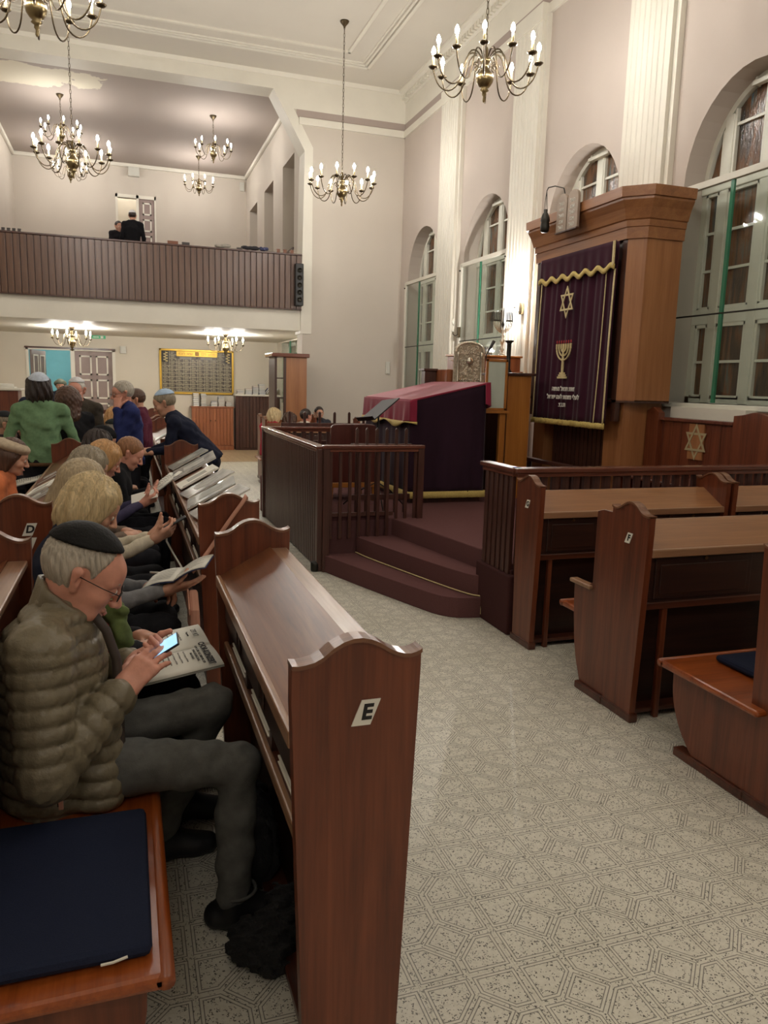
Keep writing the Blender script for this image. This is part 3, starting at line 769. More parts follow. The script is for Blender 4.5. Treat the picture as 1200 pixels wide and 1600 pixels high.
# ------------------------------------------------------------------ pews
# local frame: the sitter on the seat faces +x; the book desk is on the -x side; the row runs along +y
def bez(pts, n=2):
    for _ in range(n):
        q = [pts[0]]
        for a, c in zip(pts[:-1], pts[1:]): q += [(a[0]*0.75+c[0]*0.25, a[1]*0.75+c[1]*0.25), (a[0]*0.25+c[0]*0.75, a[1]*0.25+c[1]*0.75)]
        q.append(pts[-1]); pts = q
    return pts
TOPC = [(0.0, 1.088), (0.02, 1.086), (0.06, 1.094), (0.105, 1.130), (0.15, 1.142), (0.19, 1.132), (0.235, 1.102), (0.27, 1.092), (0.295, 1.098), (0.303, 1.104)]
TOPC = bez(TOPC, 1)
def end_panel_outline():
    return TOPC+[(0.303, 1.06), (0.268, 0.05), (0.268, 0.0), (0.035, 0.0), (0.035, 0.05), (0.0, 1.0)]
def pew(label, loc, rz, Ln, group, letter=None, seat=True, desk=True, desk_mat='desk_top', seat_reach=0.70, slots=3, armed=False, shoulder=True):
    t = thing('pew', label, 'pew', loc, rz, group)
    for y0 in (0.0, Ln-0.036):
        ep = MB().prism(end_panel_outline(), 'y', y0, y0+0.036).build('end_panel', 'pew_wood_z', t, bevel=0.004)
        cap = MB()
        for (a, b) in zip(TOPC[:-1], TOPC[1:]):
            cap.prism([(a[0], a[1]-0.006), (b[0], b[1]-0.006), (b[0], b[1]+0.004), (a[0], a[1]+0.004)], 'y', y0-0.007, y0+0.043)
        cap.build('cap_moulding', 'cap_wood', ep)
        ft = MB().box(0.02, 0.285, y0-0.008, y0+0.044, 0, 0.045).build('foot_block', 'pew_wood_y', ep, bevel=0.006)
    if desk:
        a, b = 0.036, Ln-0.036
        MB().prism([(0.012, 0.895), (0.222, 1.012), (0.222, 1.030), (0.012, 0.915)], 'y', a, b).build('desk_board', desk_mat, t)
        MB().box(0.0, 0.020, a, b, 0.878, 0.922).build('desk_lip', 'pew_edge', t, bevel=0.006)
        MB().box(0.222, 0.290, a, b, 1.000, 1.024).build('desk_ledge', 'ledge_wood', t, bevel=0.005)
        # apron with a drop-front panel for each place
        za = 0.634 if desk_mat == 'desk_right' else 0.715
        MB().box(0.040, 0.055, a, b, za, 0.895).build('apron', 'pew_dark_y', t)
        for k in range(slots):
            w_ = (b-a)/slots; y0 = a+k*w_+0.05; y1 = a+(k+1)*w_-0.05
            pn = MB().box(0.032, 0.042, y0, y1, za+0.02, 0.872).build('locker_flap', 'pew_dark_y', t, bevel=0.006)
            MB().box(0.027, 0.034, y0+0.03, y1-0.03, za+0.045, 0.835).build('flap_field', 'pew_dark_y', pn, bevel=0.004)
            MB().lathe([(0.010, 0), (0.010, 0.004)], 10).xf(Matrix.Translation((0.030, (y0+y1)/2, 0.86)) @ Matrix.Rotation(-PI/2, 4, 'Y')).build('lock', 'brass', pn)
        MB().box(0.045, 0.255, a, b, 0.612, 0.634).build('book_shelf', 'pew_wood_y', t, bevel=0.003)
        MB().box(0.030, 0.050, a, b, 0.600, 0.640).build('shelf_lip', 'pew_edge' if desk_mat == 'desk_top' else 'pew_wood_y', t, bevel=0.006)
        for k in range(slots+1):
            y = a+k*(b-a-0.03)/slots
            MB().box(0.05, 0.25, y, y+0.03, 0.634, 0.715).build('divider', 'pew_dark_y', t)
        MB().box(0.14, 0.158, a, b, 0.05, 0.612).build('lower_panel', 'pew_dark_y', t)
        MB().box(0.235, 0.255, a, b, 0.78, 1.0).build('back_board', 'pew_wood_y', t)
        MB().box(0.06, 0.20, a, b, 0.03, 0.055).build('foot_rail', 'pew_wood_y', t, bevel=0.004)
        if desk_mat == 'desk_right':
            for k in range(slots): MB().box(0.045, 0.075, a+(k+0.8)*(b-a)/slots-0.015, a+(k+0.8)*(b-a)/slots+0.015, 0.0, 0.612).build('strut', 'pew_wood_z', t, bevel=0.004)
    if seat:
        a, b = 0.036, Ln-0.036
        MB().prism([(0.20, 0.44), (0.235, 1.0), (0.255, 1.0), (0.225, 0.44)], 'y', a, b).build('backrest', 'pew_wood_y', t)
        so = 0.036 if armed else -0.05
        sb = MB().prism([(0.20, 0.405), (seat_reach, 0.405), (seat_reach, 0.442), (0.20, 0.432)], 'y', so, Ln-so).build('seat_board', 'seat_wood', t, bevel=0.012)
        MB().tube([(seat_reach-0.003, so, 0.426), (seat_reach-0.003, Ln-so, 0.426)], 0.020, 10).build('seat_nosing', 'seat_wood', sb, smooth=True)
        for y0 in (0.0, Ln-0.036):
            if armed:
                MB().prism([(0.262, 0.04), (0.52, 0.04)]+bez([(0.52, 0.04), (0.59, 0.20), (0.625, 0.45), (0.632, 0.60)], 2)[1:]+[(0.49, 0.62), (0.455, 0.64), (0.455, 1.045), (0.40, 1.062), (0.29, 1.062)], 'y', y0+0.012, y0+0.024).build('side_panel', 'pew_wood_z', t, bevel=0.003)
                MB().box(0.45, 0.655, y0-0.010, y0+0.046, 0.598, 0.622).build('arm_cap', 'pew_edge', t, bevel=0.008)
                MB().box(0.27, 0.53, y0-0.012, y0+0.048, 0, 0.04).build('floor_runner', 'pew_wood_y', t, bevel=0.005)
                continue
            prof = [(0.27, 0.405), (seat_reach-0.04, 0.405)]+bez([(seat_reach-0.04, 0.405), (seat_reach-0.045, 0.27), (seat_reach-0.10, 0.14), (seat_reach-0.20, 0.04)], 2)[1:]+[(seat_reach-0.22, 0.04), (0.27, 0.04)]
            MB().prism(prof, 'y', y0+0.002, y0+0.034).build('seat_bracket', 'pew_wood_z', t, bevel=0.004)
            MB().box(0.27, seat_reach-0.10, y0-0.012, y0+0.048, 0, 0.04).build('floor_runner', 'pew_wood_y', t, bevel=0.005)
            if shoulder:
                sh = [(0.26, 0.42), (0.40, 0.42), (0.44, 0.60), (0.36, 0.635), (0.335, 0.66), (0.335, 1.045), (0.30, 1.065), (0.26, 1.065)]
                MB().prism(sh, 'y', y0+0.004, y0+0.032).build('shoulder_panel', 'pew_wood_z', t, bevel=0.004)
                MB().box(0.33, 0.462, y0-0.008, y0+0.044, 0.608, 0.632).build('arm_cap', 'pew_edge', t, bevel=0.008)
    return t
def plate(parent, ch, pos, xd, yd, w=0.045, h=0.06, skew=0.012, tsize=0.05):
    """small white letter plate"""
    x = Vector(xd).normalized(); y = Vector(yd).normalized(); n = x.cross(y); p = Vector(pos)
    q = [p-x*(w/2+skew)-y*h/2, p+x*(w/2-skew)-y*h/2, p+x*(w/2+skew)+y*h/2, p-x*(w/2-skew)+y*h/2]
    m = MB().add([tuple(v) for v in q]+[tuple(v+n*0.003) for v in q], [(3, 2, 1, 0), (4, 5, 6, 7), (0, 1, 5, 4), (1, 2, 6, 5), (2, 3, 7, 6), (3, 0, 4, 7)])
    pl_ = m.build('letter_plate', 'paper', parent)
    if ch: text_part('letter', ch, tsize, 'ink', pl_, tuple(p+n*0.0032), tuple(x), tuple(y), shear=0.18, bold=0.002, extrude=0.0006)
    return pl_

GL, GR = 'pews facing the aisle side', 'pews before the ark rail'
ROWX = [0.325-0.975*k for k in range(4)]
MODS = [(1.55, 1.53), (3.80, 3.50), (8.08, 3.50)]
pew_e = pew('front desk pew with white letter E plate on its end panel', (ROWX[0], 1.55, 0), 0, 1.53, GL, seat=False)
plate(pew_e, 'E', (0.172, -0.0005, 0.965), (1, 0, 0), (0, 0, 1))
p2 = pew('long front desk pew with leather strap, covered in silvery booklets', (ROWX[0], 3.80, 0), 0, 3.50, GL, seat=False, slots=6)
plate(p2, '', (0.17, -0.0005, 0.90), (1, 0, 0), (0, 0, 1), w=0.075, h=0.05, skew=0.0)
pew('front desk pew the stooping man in navy leans over', (ROWX[0], 8.08, 0), 0, 3.50, GL, seat=False, slots=6)
pew('front desk pew farthest back, beside the wooden cabinet', (ROWX[0], 12.2, 0), 0, 3.0, GL, seat=False, slots=5)
pd = pew('pew with bench under the man in the quilted jacket', (ROWX[1], 1.55, 0), 0, 1.50, GL, shoulder=False)
pd2 = pew('long pew with bench where the blonde women sit, plate D on its end', (ROWX[1], 3.90, 0), 0, 3.60, GL, slots=6, shoulder=False)
plate(pd2, 'D', (0.20, -0.0005, 0.975), (1, 0, 0), (0, 0, 1))
plate(pd2, '1', (0.195, -0.0005, 0.905), (1, 0, 0), (0, 0, 1))
pew('pew with bench behind the man in the blue jacket', (ROWX[1], 8.20, 0), 0, 3.4, GL, slots=6, shoulder=False)
pew('pew with bench in the second row under the balcony edge', (ROWX[1], 12.2, 0), 0, 3.0, GL, slots=5, shoulder=False)
pew('long pew with bench where the woman in the beret sits', (ROWX[2], 3.9, 0), 0, 3.5, GL, slots=6, shoulder=False)
pew('pew with bench past the man in the green sweater', (ROWX[2], 8.2, 0), 0, 3.5, GL, slots=6, shoulder=False)
pew('pew with bench in the third row beside the empty aisle end', (ROWX[2], 1.55, 0), 0, 1.50, GL, shoulder=False)

# right-hand pews: they face +y, desks towards the viewer
RZ = PI/2
def rpew(label, x0, y0, Ln, letter=None, **k):
    t = pew(label, (x0+Ln, y0, 0), RZ, Ln, GR, desk_mat='desk_right', seat_reach=0.80, **k)
    if letter: plate(t, letter, (0.15, Ln+0.0005, 0.955), (-1, 0, 0), (0, 0, 1), w=0.04, h=0.055, tsize=0.045)
    return t
rpew('pew with letter G plate, standing against the ark rail', 2.47, 4.19, 1.50, 'G', slots=3, seat=False)
rpew('pew with letter F plate and armed side panel', 2.43, 3.07, 1.50, 'F', slots=2, armed=True)
pw3 = rpew('pew with orange seat board and navy cushion, next to the F pew', 2.43, 2.05, 1.50, None, slots=2, shoulder=False)
rpew('pew beside the G pew, along the ark rail towards the wall', 4.0, 4.19, 1.10, None, slots=2, seat=False)
rpew('pew beside the F pew, towards the window wall', 4.06, 3.07, 1.02, None, slots=2, armed=True)

# cushions
def cushion(label, x0, x1, y0, y1, z0, h, rz=0):
    o = MB().box(x0, x1, y0, y1, z0, z0+h).build('seat_cushion', 'navy_cushion', bevel=0.018)
    tag(o, label, 'cushion', 'navy seat cushions'); return o
cu = cushion('flat navy seat cushion beside the man in the quilted jacket', -0.40, 0.022, 1.56, 2.14, 0.443, 0.034)
MB().tube([(0.0-0.03, 1.556, 0.462), (-0.06, 1.552, 0.458), (-0.085, 1.555, 0.455)], 0.003, 5).build('cord_tag', 'paper', cu)
cushion('flat navy seat cushion on the pew next to the F pew', 2.62, 3.3, 2.38, 2.76, 0.443, 0.034)
# ------------------------------------------------------------------ platform with steps
ZP = 0.47
pf = thing('platform', 'carpeted reading platform with curved corner steps', 'platform', (3.3, 7.0, 0))
MB().prism([(1.66, 6.60), (2.33, 6.60), (2.57, 5.14), (2.57, 4.61), (5.05, 4.61), (5.05, 10.0), (1.66, 10.0)], 'z', 0.0, ZP).build('deck', 'carpet', pf, world=True, bevel=0.01)
def step(pts, z0, z1, mat='carpet'):
    pts = bez(pts, 2)
    return MB().prism(pts+[(2.60, 4.97), (2.60, 6.58), (pts[0][0], 6.58)], 'z', z0, z1).build('step', mat, pf, world=True, bevel=0.018)
step([(1.66, 6.58), (1.70, 6.45), (1.86, 5.95), (2.06, 5.38), (2.20, 5.00), (2.46, 4.93), (2.60, 4.95)], 0.0, 0.155)
step([(1.98, 6.58), (2.03, 6.35), (2.16, 5.85), (2.32, 5.30), (2.42, 5.02), (2.50, 4.96), (2.60, 4.97)], 0.155, 0.31)
for k, (pts, z) in enumerate((([(1.98, 6.585), (2.02, 6.35), (2.155, 5.85), (2.31, 5.30), (2.41, 5.01), (2.47, 4.955)], 0.163),)):
    MB().tube([(x-0.006, y, z) for x, y in bez(pts, 2)]+[(2.468, 4.94, 0.13), (2.462, 4.93, 0.03)], 0.006, 6).build('cable', 'gold_thread', pf, world=True, smooth=True)

# fence of upright slats along the aisle side
def slat_fence(label, p0, p1, z0, z1, n, rail_w=0.09, slat=(0.030, 0.045), base=None, posts=True, over=0.0, rail=True, name='railing'):
    a = Vector((p0[0], p0[1], 0)); b = Vector((p1[0], p1[1], 0)); d = (b-a); L = d.length; d.normalize(); n_ = Vector((-d.y, d.x, 0))
    t = thing(name, label, 'railing', (a.x, a.y, 0), math.atan2(d.y, d.x), 'slatted railings of the platform')
    if rail:
        MB().box(-0.03, L+0.03, -rail_w/2, rail_w/2, z1-0.032, z1).build('top_rail', 'fence_rail', t, bevel=0.006)
        MB().box(-0.01, L+0.01, -rail_w/2+0.015, rail_w/2-0.015, z1-0.062, z1-0.032).build('under_rail', 'fence_rail', t, bevel=0.004)
    else:
        MB().box(-0.01, L+0.01, -0.014, 0.014, z1-0.20, z1-0.15).build('cross_rail', 'fence_wood', t, bevel=0.003)
    me = None
    for k in range(n):
        x = (k+0.5)*L/n
        if me is None:
            zt = z1-0.06 if rail else z1
            mbx = MB().box(-slat[1]/2, slat[1]/2, -slat[0]/2, slat[0]/2, z0, zt)
            if not rail:
                mbx = MB().prism([(-slat[1]/2, z0), (slat[1]/2, z0), (slat[1]/2, zt-0.02), (0, zt), (-slat[1]/2, zt-0.02)], 'y', -slat[0]/2, slat[0]/2)
            o = mbx.build('slat', 'fence_wood', t, bevel=0.004); me = o.data
        else:
            o2 = o.copy(); COL.objects.link(o2)
            o2.location.x = x; continue
        o.location.x = x
    if posts:
        for x in (0.0, L):
            MB().box(x-0.03, x+0.03, -0.035, 0.035, 0.0 if base is None else base, z1-0.03).build('post', 'fence_wood', t, bevel=0.004)
    return t
s1 = slat_fence('long slatted railing along the aisle side of the platform', (1.64, 9.50), (1.64, 6.60), 0.02, 1.145, 38, slat=(0.03, 0.054))
MB().box(0, 2.9, 0.016, 0.024, 0.02, 1.08).build('backing_panel', 'dark_wood', s1)
MB().lathe([(0.035, 0.0), (0.04, 0.02), (0.04, 0.07), (0.03, 0.09)], 12, (2.9, -0.045, 0.0)).build('foot_cap', 'iron', s1, smooth=True)
s2 = slat_fence('open slatted railing beside the curved steps', (1.68, 6.57), (2.58, 6.57), 0.30, 1.155, 10, slat=(0.022, 0.030))
MB().box(0.0, 0.60, 0.03, 0.045, 0.155, 0.53).build('kick_panel', 'carpet_dark', s2)
MB().box(0.0, 0.65, 0.012, 0.035, 0.50, 0.535).build('bottom_rail', 'fence_wood', s2)
s3 = slat_fence('tall pointed picket gate standing open behind the step railing', (1.98, 6.78), (2.56, 6.78), ZP+0.02, 1.30, 6, slat=(0.022, 0.03), rail=False, posts=False, name='picket_gate')
MB().box(0, 0.58, -0.02, 0.02, 0.62, 0.67).build('cross_rail', 'fence_wood', s3)
s4 = slat_fence('far slatted railing closing the back of the platform', (1.64, 9.55), (3.4, 9.55), ZP, 1.14, 16, base=ZP)
s5 = slat_fence('pointed picket row behind the far railing', (1.9, 9.75), (3.5, 9.75), ZP, 1.33, 8, slat=(0.022, 0.035), rail=False, posts=False, name='picket_row')
MB().box(0, 1.6, -0.02, 0.02, 0.9, 0.95).build('cross_rail', 'fence_wood', s5)
# carpeted newel and the rail in front of the ark
s6 = slat_fence('short slatted railing on the carpeted block right of the steps', (2.50, 5.02), (2.50, 4.58), 0.42, 1.165, 6, slat=(0.03, 0.05), posts=False)
MB().box(-0.03, 0.50, -0.04, 0.06, 0.0, 0.42).build('carpeted_block', 'carpet_dark', s6, bevel=0.012)
s7 = slat_fence('long slatted rail across the front of the ark platform', (2.50, 4.57), (5.04, 4.57), 0.42, 1.165, 30, slat=(0.03, 0.05), rail_w=0.10, posts=False)
MB().box(0, 2.54, 0.0, 0.02, 0.0, 0.45).build('kick_panel', 'carpet_dark', s7)

# ------------------------------------------------------------------ reading table under its cloths
tb = thing('reading_table', 'sloping reading table draped in dark purple and crimson velvet', 'table', (3.22, 8.2, ZP))
def ztop(x): return 1.53+(x-2.80)*0.235
X0, X1, Y0, Y1 = 2.80, 3.64, 7.40, 8.98
def drape(name, mat, pts, ztops, zbot, amp, nw, zfold=0.0, nv=14):
    """cloth hanging from a top edge polyline, with folds that open towards the hem"""
    seg = []; tot = 0
    for a, b in zip(pts[:-1], pts[1:]):
        l = math.hypot(b[0]-a[0], b[1]-a[1]); seg.append((tot, l, a, b)); tot += l
    def fn(u, v):
        s = u*tot
        for (t0, l, a, b) in seg:
            if s <= t0+l+1e-9: break
        k = (s-t0)/l; x = a[0]+(b[0]-a[0])*k; y = a[1]+(b[1]-a[1])*k
        nx, ny = (b[1]-a[1])/l, -(b[0]-a[0])/l
        f = amp*(math.sin(s*nw)+0.5*math.sin(s*nw*1.73+1.1))*v
        zt = ztops(x, y)
        return (x+nx*(f+0.012*v), y+ny*(f+0.012*v), zt+(zbot(s) - zt)*v)
    return MB().grid(fn, 120, nv)
MB().box(X0+0.02, X1-0.02, Y0+0.02, Y1-0.02, ZP, 1.5).build('table_body', 'dark_wood', tb, world=True)
dz = lambda x, y: ztop(x)+0.002
drape('c', 'velvet_dark', [(X0, Y1), (X0, Y0), (X1, Y0), (X1, Y1)], dz, lambda s: ZP+0.11, 0.010, 26).build('under_cloth', 'velvet_dark', tb, world=True, smooth=True, solid=0.006)
drape('f', 'gold_fringe', [(X0-0.022, Y1), (X0-0.022, Y0-0.022), (X1+0.022, Y0-0.022), (X1+0.022, Y1)], lambda x, y: ZP+0.125, lambda s: ZP+0.055, 0.006, 60, nv=2).build('fringe', 'gold_fringe', tb, world=True, smooth=True, solid=0.012)
MB().prism([(X0-0.012, ztop(X0)), (X1+0.012, ztop(X1)), (X1+0.012, ztop(X1)+0.022), (X0-0.012, ztop(X0)+0.022)], 'y', Y0-0.012, Y1+0.012).build('cloth_top', 'velvet_red', tb, world=True, bevel=0.01)
# crimson overlay hanging down the reader's side and the near corner
def hem(s): return 1.30+0.03*math.sin(s*9)
ov = drape('o', 'velvet_red', [(X0-0.03, Y1+0.01), (X0-0.03, Y0-0.02), (X0+0.04, Y0-0.035)], lambda x, y: ztop(x)+0.02, hem, 0.010, 22)
ov.build('overlay', 'velvet_red', tb, world=True, smooth=True, solid=0.006)
def hemt(s): return hem(s)+0.014
gt = MB()
drape('g', 'gold_fringe', [(X0-0.047, Y1+0.01), (X0-0.047, Y0-0.025), (X0+0.04, Y0-0.05)], lambda x, y: 1.325, lambda s: hem(s)-0.012, 0.004, 22, nv=2).build('overlay_fringe', 'gold_fringe', tb, world=True, smooth=True, solid=0.01)
drape('o2', 'velvet_red', [(X1-0.03, Y0-0.03), (X1+0.03, Y0-0.03), (X1+0.035, Y1)], lambda x, y: ztop(x)+0.015, lambda s: 1.52-0.06*math.sin(min(s, .5)*6), 0.008, 18).build('overlay', 'velvet_red', tb, world=True, smooth=True, solid=0.006)

# music stand
ms = thing('music_stand', 'black folding music stand with tilted desk beside the reading table', 'music stand', (2.37, 7.20, ZP))
MB().tube([(0, 0, 0.28), (0, 0, 0.92)], 0.010, 8).build('pole', 'black_plastic', ms, smooth=True)
for k in range(3):
    a = 2*PI*k/3+0.4
    MB().tube([(0, 0, 0.26), (0.17*math.cos(a), 0.17*math.sin(a), 0.17), (0.36*math.cos(a), 0.36*math.sin(a), 0.008)], 0.007, 6).build('leg', 'black_plastic', ms, smooth=True)
M4 = Matrix.Translation((0.0, 0.0, 0.98)) @ Matrix.Rotation(math.radians(-38), 4, 'Y') @ Matrix.Rotation(math.radians(8), 4, 'Z')
MB().box(-0.17, 0.17, -0.20, 0.20, -0.006, 0.006).xf(M4).build('desk_plate', 'black_plastic', ms, bevel=0.004)
MB().box(-0.175, -0.165, -0.20, 0.20, 0.0, 0.045).xf(M4).build('desk_lip', 'black_plastic', ms, bevel=0.003)

# armchair inside the railing, seen from behind
ac = thing('armchair', 'dark red wooden armchair inside the platform railing', 'chair', (2.25, 8.0, ZP))
bp = bez([(-0.25, 0.20), (-0.25, 0.76), (-0.235, 0.80), (-0.19, 0.815), (0.19, 0.815), (0.235, 0.80), (0.25, 0.76), (0.25, 0.20)], 1)

MB().prism(bp, 'y', -0.36, -0.32).build('backrest', mat_wood('chair_red', srgb(58, 22, 20), srgb(80, 34, 28), srgb(96, 46, 38), 'z') and 'chair_red', ac, bevel=0.01)
MB().box(-0.25, 0.25, -0.34, 0.16, 0.20, 0.26).build('seat', 'chair_red', ac, bevel=0.015)
MB().box(-0.255, 0.255, -0.375, -0.33, 0.15, 0.20).build('rear_rail', 'orange_wood', ac, bevel=0.004)
for sx in (-1, 1):
    for yy in (-0.34, 0.14):
        MB().prism([(sx*0.225-0.018, 0.2), (sx*0.225+0.018, 0.2), (sx*0.235+0.012, 0.0), (sx*0.235-0.012, 0.0)], 'y', yy-0.016, yy+0.016).build('leg', 'orange_wood', ac, bevel=0.003)
    MB().box(sx*0.25-0.025, sx*0.25+0.025, -0.33, 0.14, 0.43, 0.46).build('armrest', 'chair_red', ac, bevel=0.008)
    MB().box(sx*0.25-0.018, sx*0.25+0.018, 0.09, 0.13, 0.24, 0.43).build('arm_post', 'chair_red', ac, bevel=0.004)
# ------------------------------------------------------------------ the ark
AX, AY0, AY1, AXF = 5.02, 6.21, 8.12, 4.50
def ark_plan(o, ch=0.12):
    t = 0.414*o
    return [(AX, AY0-o), (AXF+ch-t, AY0-o), (AXF-o, AY0+ch-t+0.005), (AXF-o, AY1-ch+t-0.005), (AXF+ch-t, AY1+o), (AX, AY1+o)]
ark = thing('torah_ark', 'tall wooden ark with stepped cornice and angled corners', 'ark', (4.76, 7.165, ZP))
# carcase: side, angled corner posts, recessed front
c_side = MB().prism([(AX, AY0), (AXF+0.12, AY0), (AXF+0.12, AY0+0.03), (AX, AY0+0.03)], 'z', 1.60, 3.12)
c_side.build('side_panel', 'ark_wood_z', ark, world=True, bevel=0.003)
MB().prism([(AX, AY1), (AXF+0.12, AY1), (AXF+0.12, AY1-0.03), (AX, AY1-0.03)], 'z', 1.60, 3.12).build('side_panel', 'ark_wood_z', ark, world=True, bevel=0.003)
MB().prism([(AXF+0.12, AY0), (AXF, AY0+0.125), (AXF+0.02, AY0+0.15), (AXF+0.13, AY0+0.04)], 'z', 1.60, 3.12).build('corner_panel', 'ark_wood_z', ark, world=True, bevel=0.003)
MB().prism([(AXF+0.12, AY1), (AXF, AY1-0.125), (AXF+0.02, AY1-0.15), (AXF+0.13, AY1-0.04)], 'z', 1.60, 3.12).build('corner_panel', 'ark_wood_z', ark, world=True, bevel=0.003)
for y0, y1 in ((AY0+0.125, AY0+0.20), (AY1-0.20, AY1-0.125)):
    MB().box(AXF, AXF+0.05, y0, y1, 1.40, 3.12).build('door_jamb', 'dark_wood', ark, world=True, bevel=0.004)
for y0, y1 in ((AY0+0.20, 7.16), (7.17, AY1-0.20)):
    MB().box(AXF+0.03, AXF+0.06, y0, y1, 1.62, 3.10).build('ark_door', 'dark_wood', ark, world=True, bevel=0.004)
MB().prism(ark_plan(0.0), 'z', 1.585, 1.61).build('floor_board', 'dark_wood', ark, world=True)
# base: posts and slatted panel
for y0, y1, x0 in ((AY0+0.10, AY0+0.40, 4.58), (AY1-0.35, AY1-0.10, 4.58)):
    MB().box(x0, AX, y0, y1, ZP, 1.585).build('base_post', 'ark_wood_z', ark, world=True, bevel=0.004)
for k in range(14):
    y = 6.62+k*0.078
    MB().box(4.66, 4.69, y, y+0.06, ZP, 1.585).build('base_slat', 'dark_wood', ark, world=True, bevel=0.004)
MB().box(4.69, AX, 6.6, 7.75, ZP, 1.58).build('base_box', 'dark_wood', ark, world=True)
MB().box(4.44, 4.52, 6.35, 7.95, 0.86, 0.90).build('hand_rail', 'fence_wood', ark, world=True, bevel=0.005)
for y in (6.4, 7.2, 7.9): MB().box(4.46, 4.50, y-0.02, y+0.02, ZP, 0.86).build('rail_post', 'fence_wood', ark, world=True)
# cornice: rings of the plan, each flaring further out
lev = [(0.02, 3.10), (0.025, 3.20), (0.035, 3.205), (0.04, 3.26), (0.055, 3.27), (0.085, 3.36), (0.12, 3.425), (0.12, 3.445), (0.14, 3.45), (0.145, 3.535), (0.145, 3.54)]
mbc = MB(); n_ = 6
for o, z in lev: mbc.v += [(x, y, z) for x, y in ark_plan(o)]
for k in range(len(lev)-1):
    for i in range(n_):
        j = (i+1) % n_
        mbc.f.append((k*n_+i, k*n_+j, (k+1)*n_+j, (k+1)*n_+i))
mbc.f.append(tuple(range(n_-1, -1, -1))); mbc.f.append(tuple((len(lev)-1)*n_+i for i in range(n_)))
mbc.build('cornice', 'ark_wood_y', ark, world=True)

# curtain with valance, fringe and embroidery
cur = thing('ark_curtain', 'dark purple velvet ark curtain embroidered with a star and a menorah', 'curtain', (4.44, 7.09, 1.32))
CY0, CY1 = 6.41, 7.78
def fold(y, z):
    k = (3.1-z)/1.8
    return 0.014*math.sin((y-6.4)*24+0.6*math.sin(z*2))*(0.5+0.5*k)+0.008*math.sin((y-6.4)*53+1)
def cfn(u, v):
    y = CY0+(CY1-CY0)*u; z = 3.09-(3.09-1.36)*v
    return (4.455-0.03*v+fold(y, z), y+0.02*v*(u-0.5), z)
MB().grid(cfn, 90, 20).build('curtain_cloth', 'velvet', cur, world=True, smooth=True, solid=0.006)
def ffn(u, v):
    y = CY0-0.005+(CY1-CY0+0.01)*u; z = 1.375-0.055*v
    return (4.41+fold(y, z), y+0.02*(u-0.5), z+0.004*math.sin(u*300))
MB().grid(ffn, 120, 2).build('bottom_fringe', 'gold_fringe', cur, world=True, smooth=True, solid=0.014)
for y0, wd in ((CY0+0.012, 0.022), (CY0+0.14, 0.008), (CY1-0.02, 0.014)):
    def bfn(u, v):
        z = 2.84-(2.84-1.37)*v; y = y0+wd*(u-0.5)
        return (4.435-0.03*v+fold(y, z), y+0.02*v*((y-CY0)/(CY1-CY0)-0.5), z)
    MB().grid(bfn, 2, 24).build('gold_braid', 'gold_thread', cur, world=True, smooth=True, solid=0.006)
def wav(u): return 2.86+0.022*math.sin(u*2*PI*6.5)
def vfn(u, v):
    y = CY0-0.01+(CY1-CY0+0.02)*u; return (4.425+0.006*math.sin(u*60)*v, y, 3.095-(3.095-wav(u))*v)
MB().grid(vfn, 90, 6).build('valance', 'velvet', cur, world=True, smooth=True, solid=0.006)
def vff(u, v):
    y = CY0-0.015+(CY1-CY0+0.03)*u; return (4.412, y, wav(u)+0.018-0.05*v)
MB().grid(vff, 90, 2).build('valance_fringe', 'gold_fringe', cur, world=True, smooth=True, solid=0.012)
MB().box(4.40, 4.415, CY0-0.01, CY0+0.012, 2.87, 3.09).build('gold_braid', 'gold_thread', cur, world=True)
def star(r, w, n=6):
    """outline of a six-pointed star made of two triangles, in the yz plane"""
    out = MB()
    for s in (1, -1):
        pts = [(r*math.sin(2*PI*k/3), s*r*math.cos(2*PI*k/3)) for k in range(3)]
        inn = [(p[0]*(1-w), p[1]*(1-w)) for p in pts]
        for k in range(3):
            j = (k+1) % 3
            out.prism([pts[k], pts[j], inn[j], inn[k]], 'x', -0.004-0.001*s, 0.004)
    return out
star(0.165, 0.22).xf(Matrix.Translation((4.39, 7.155, 2.594)) @ Matrix.Diagonal((1, 0.86, 1, 1))).build('star_emblem', 'gold_thread', cur, world=True)
mn = MB(); mx, my, mz = 4.392, 7.16, 1.83
mn.tube([(mx, my, mz), (mx, my, 2.17)], 0.014, 8)
for r in (0.045, 0.09, 0.135):
    mn.tube([(mx, my-r*math.cos(PI*k/12), 2.13-r*0.95*math.sin(PI*k/12)) for k in range(13)], 0.009, 6)
    for s in (-1, 1): mn.tube([(mx, my+s*r, 2.12), (mx, my+s*r, 2.17)], 0.011, 6)
for k, w_ in enumerate((0.085, 0.065, 0.045)):
    mn.box(mx-0.008, mx+0.008, my-w_, my+w_, mz-0.02+k*0.022, mz+k*0.022)
mn.build('menorah_emblem', 'gold_thread', cur, world=True)
mat_plain('flame_red', srgb(168, 40, 44), 0.7)
for s in (-0.135, -0.09, -0.045, 0, 0.045, 0.09, 0.135):
    MB().ell((mx, my+s, 2.19), (0.006, 0.009, 0.018), 8, 6).build('flame_emblem', 'flame_red', cur, world=True, smooth=True)
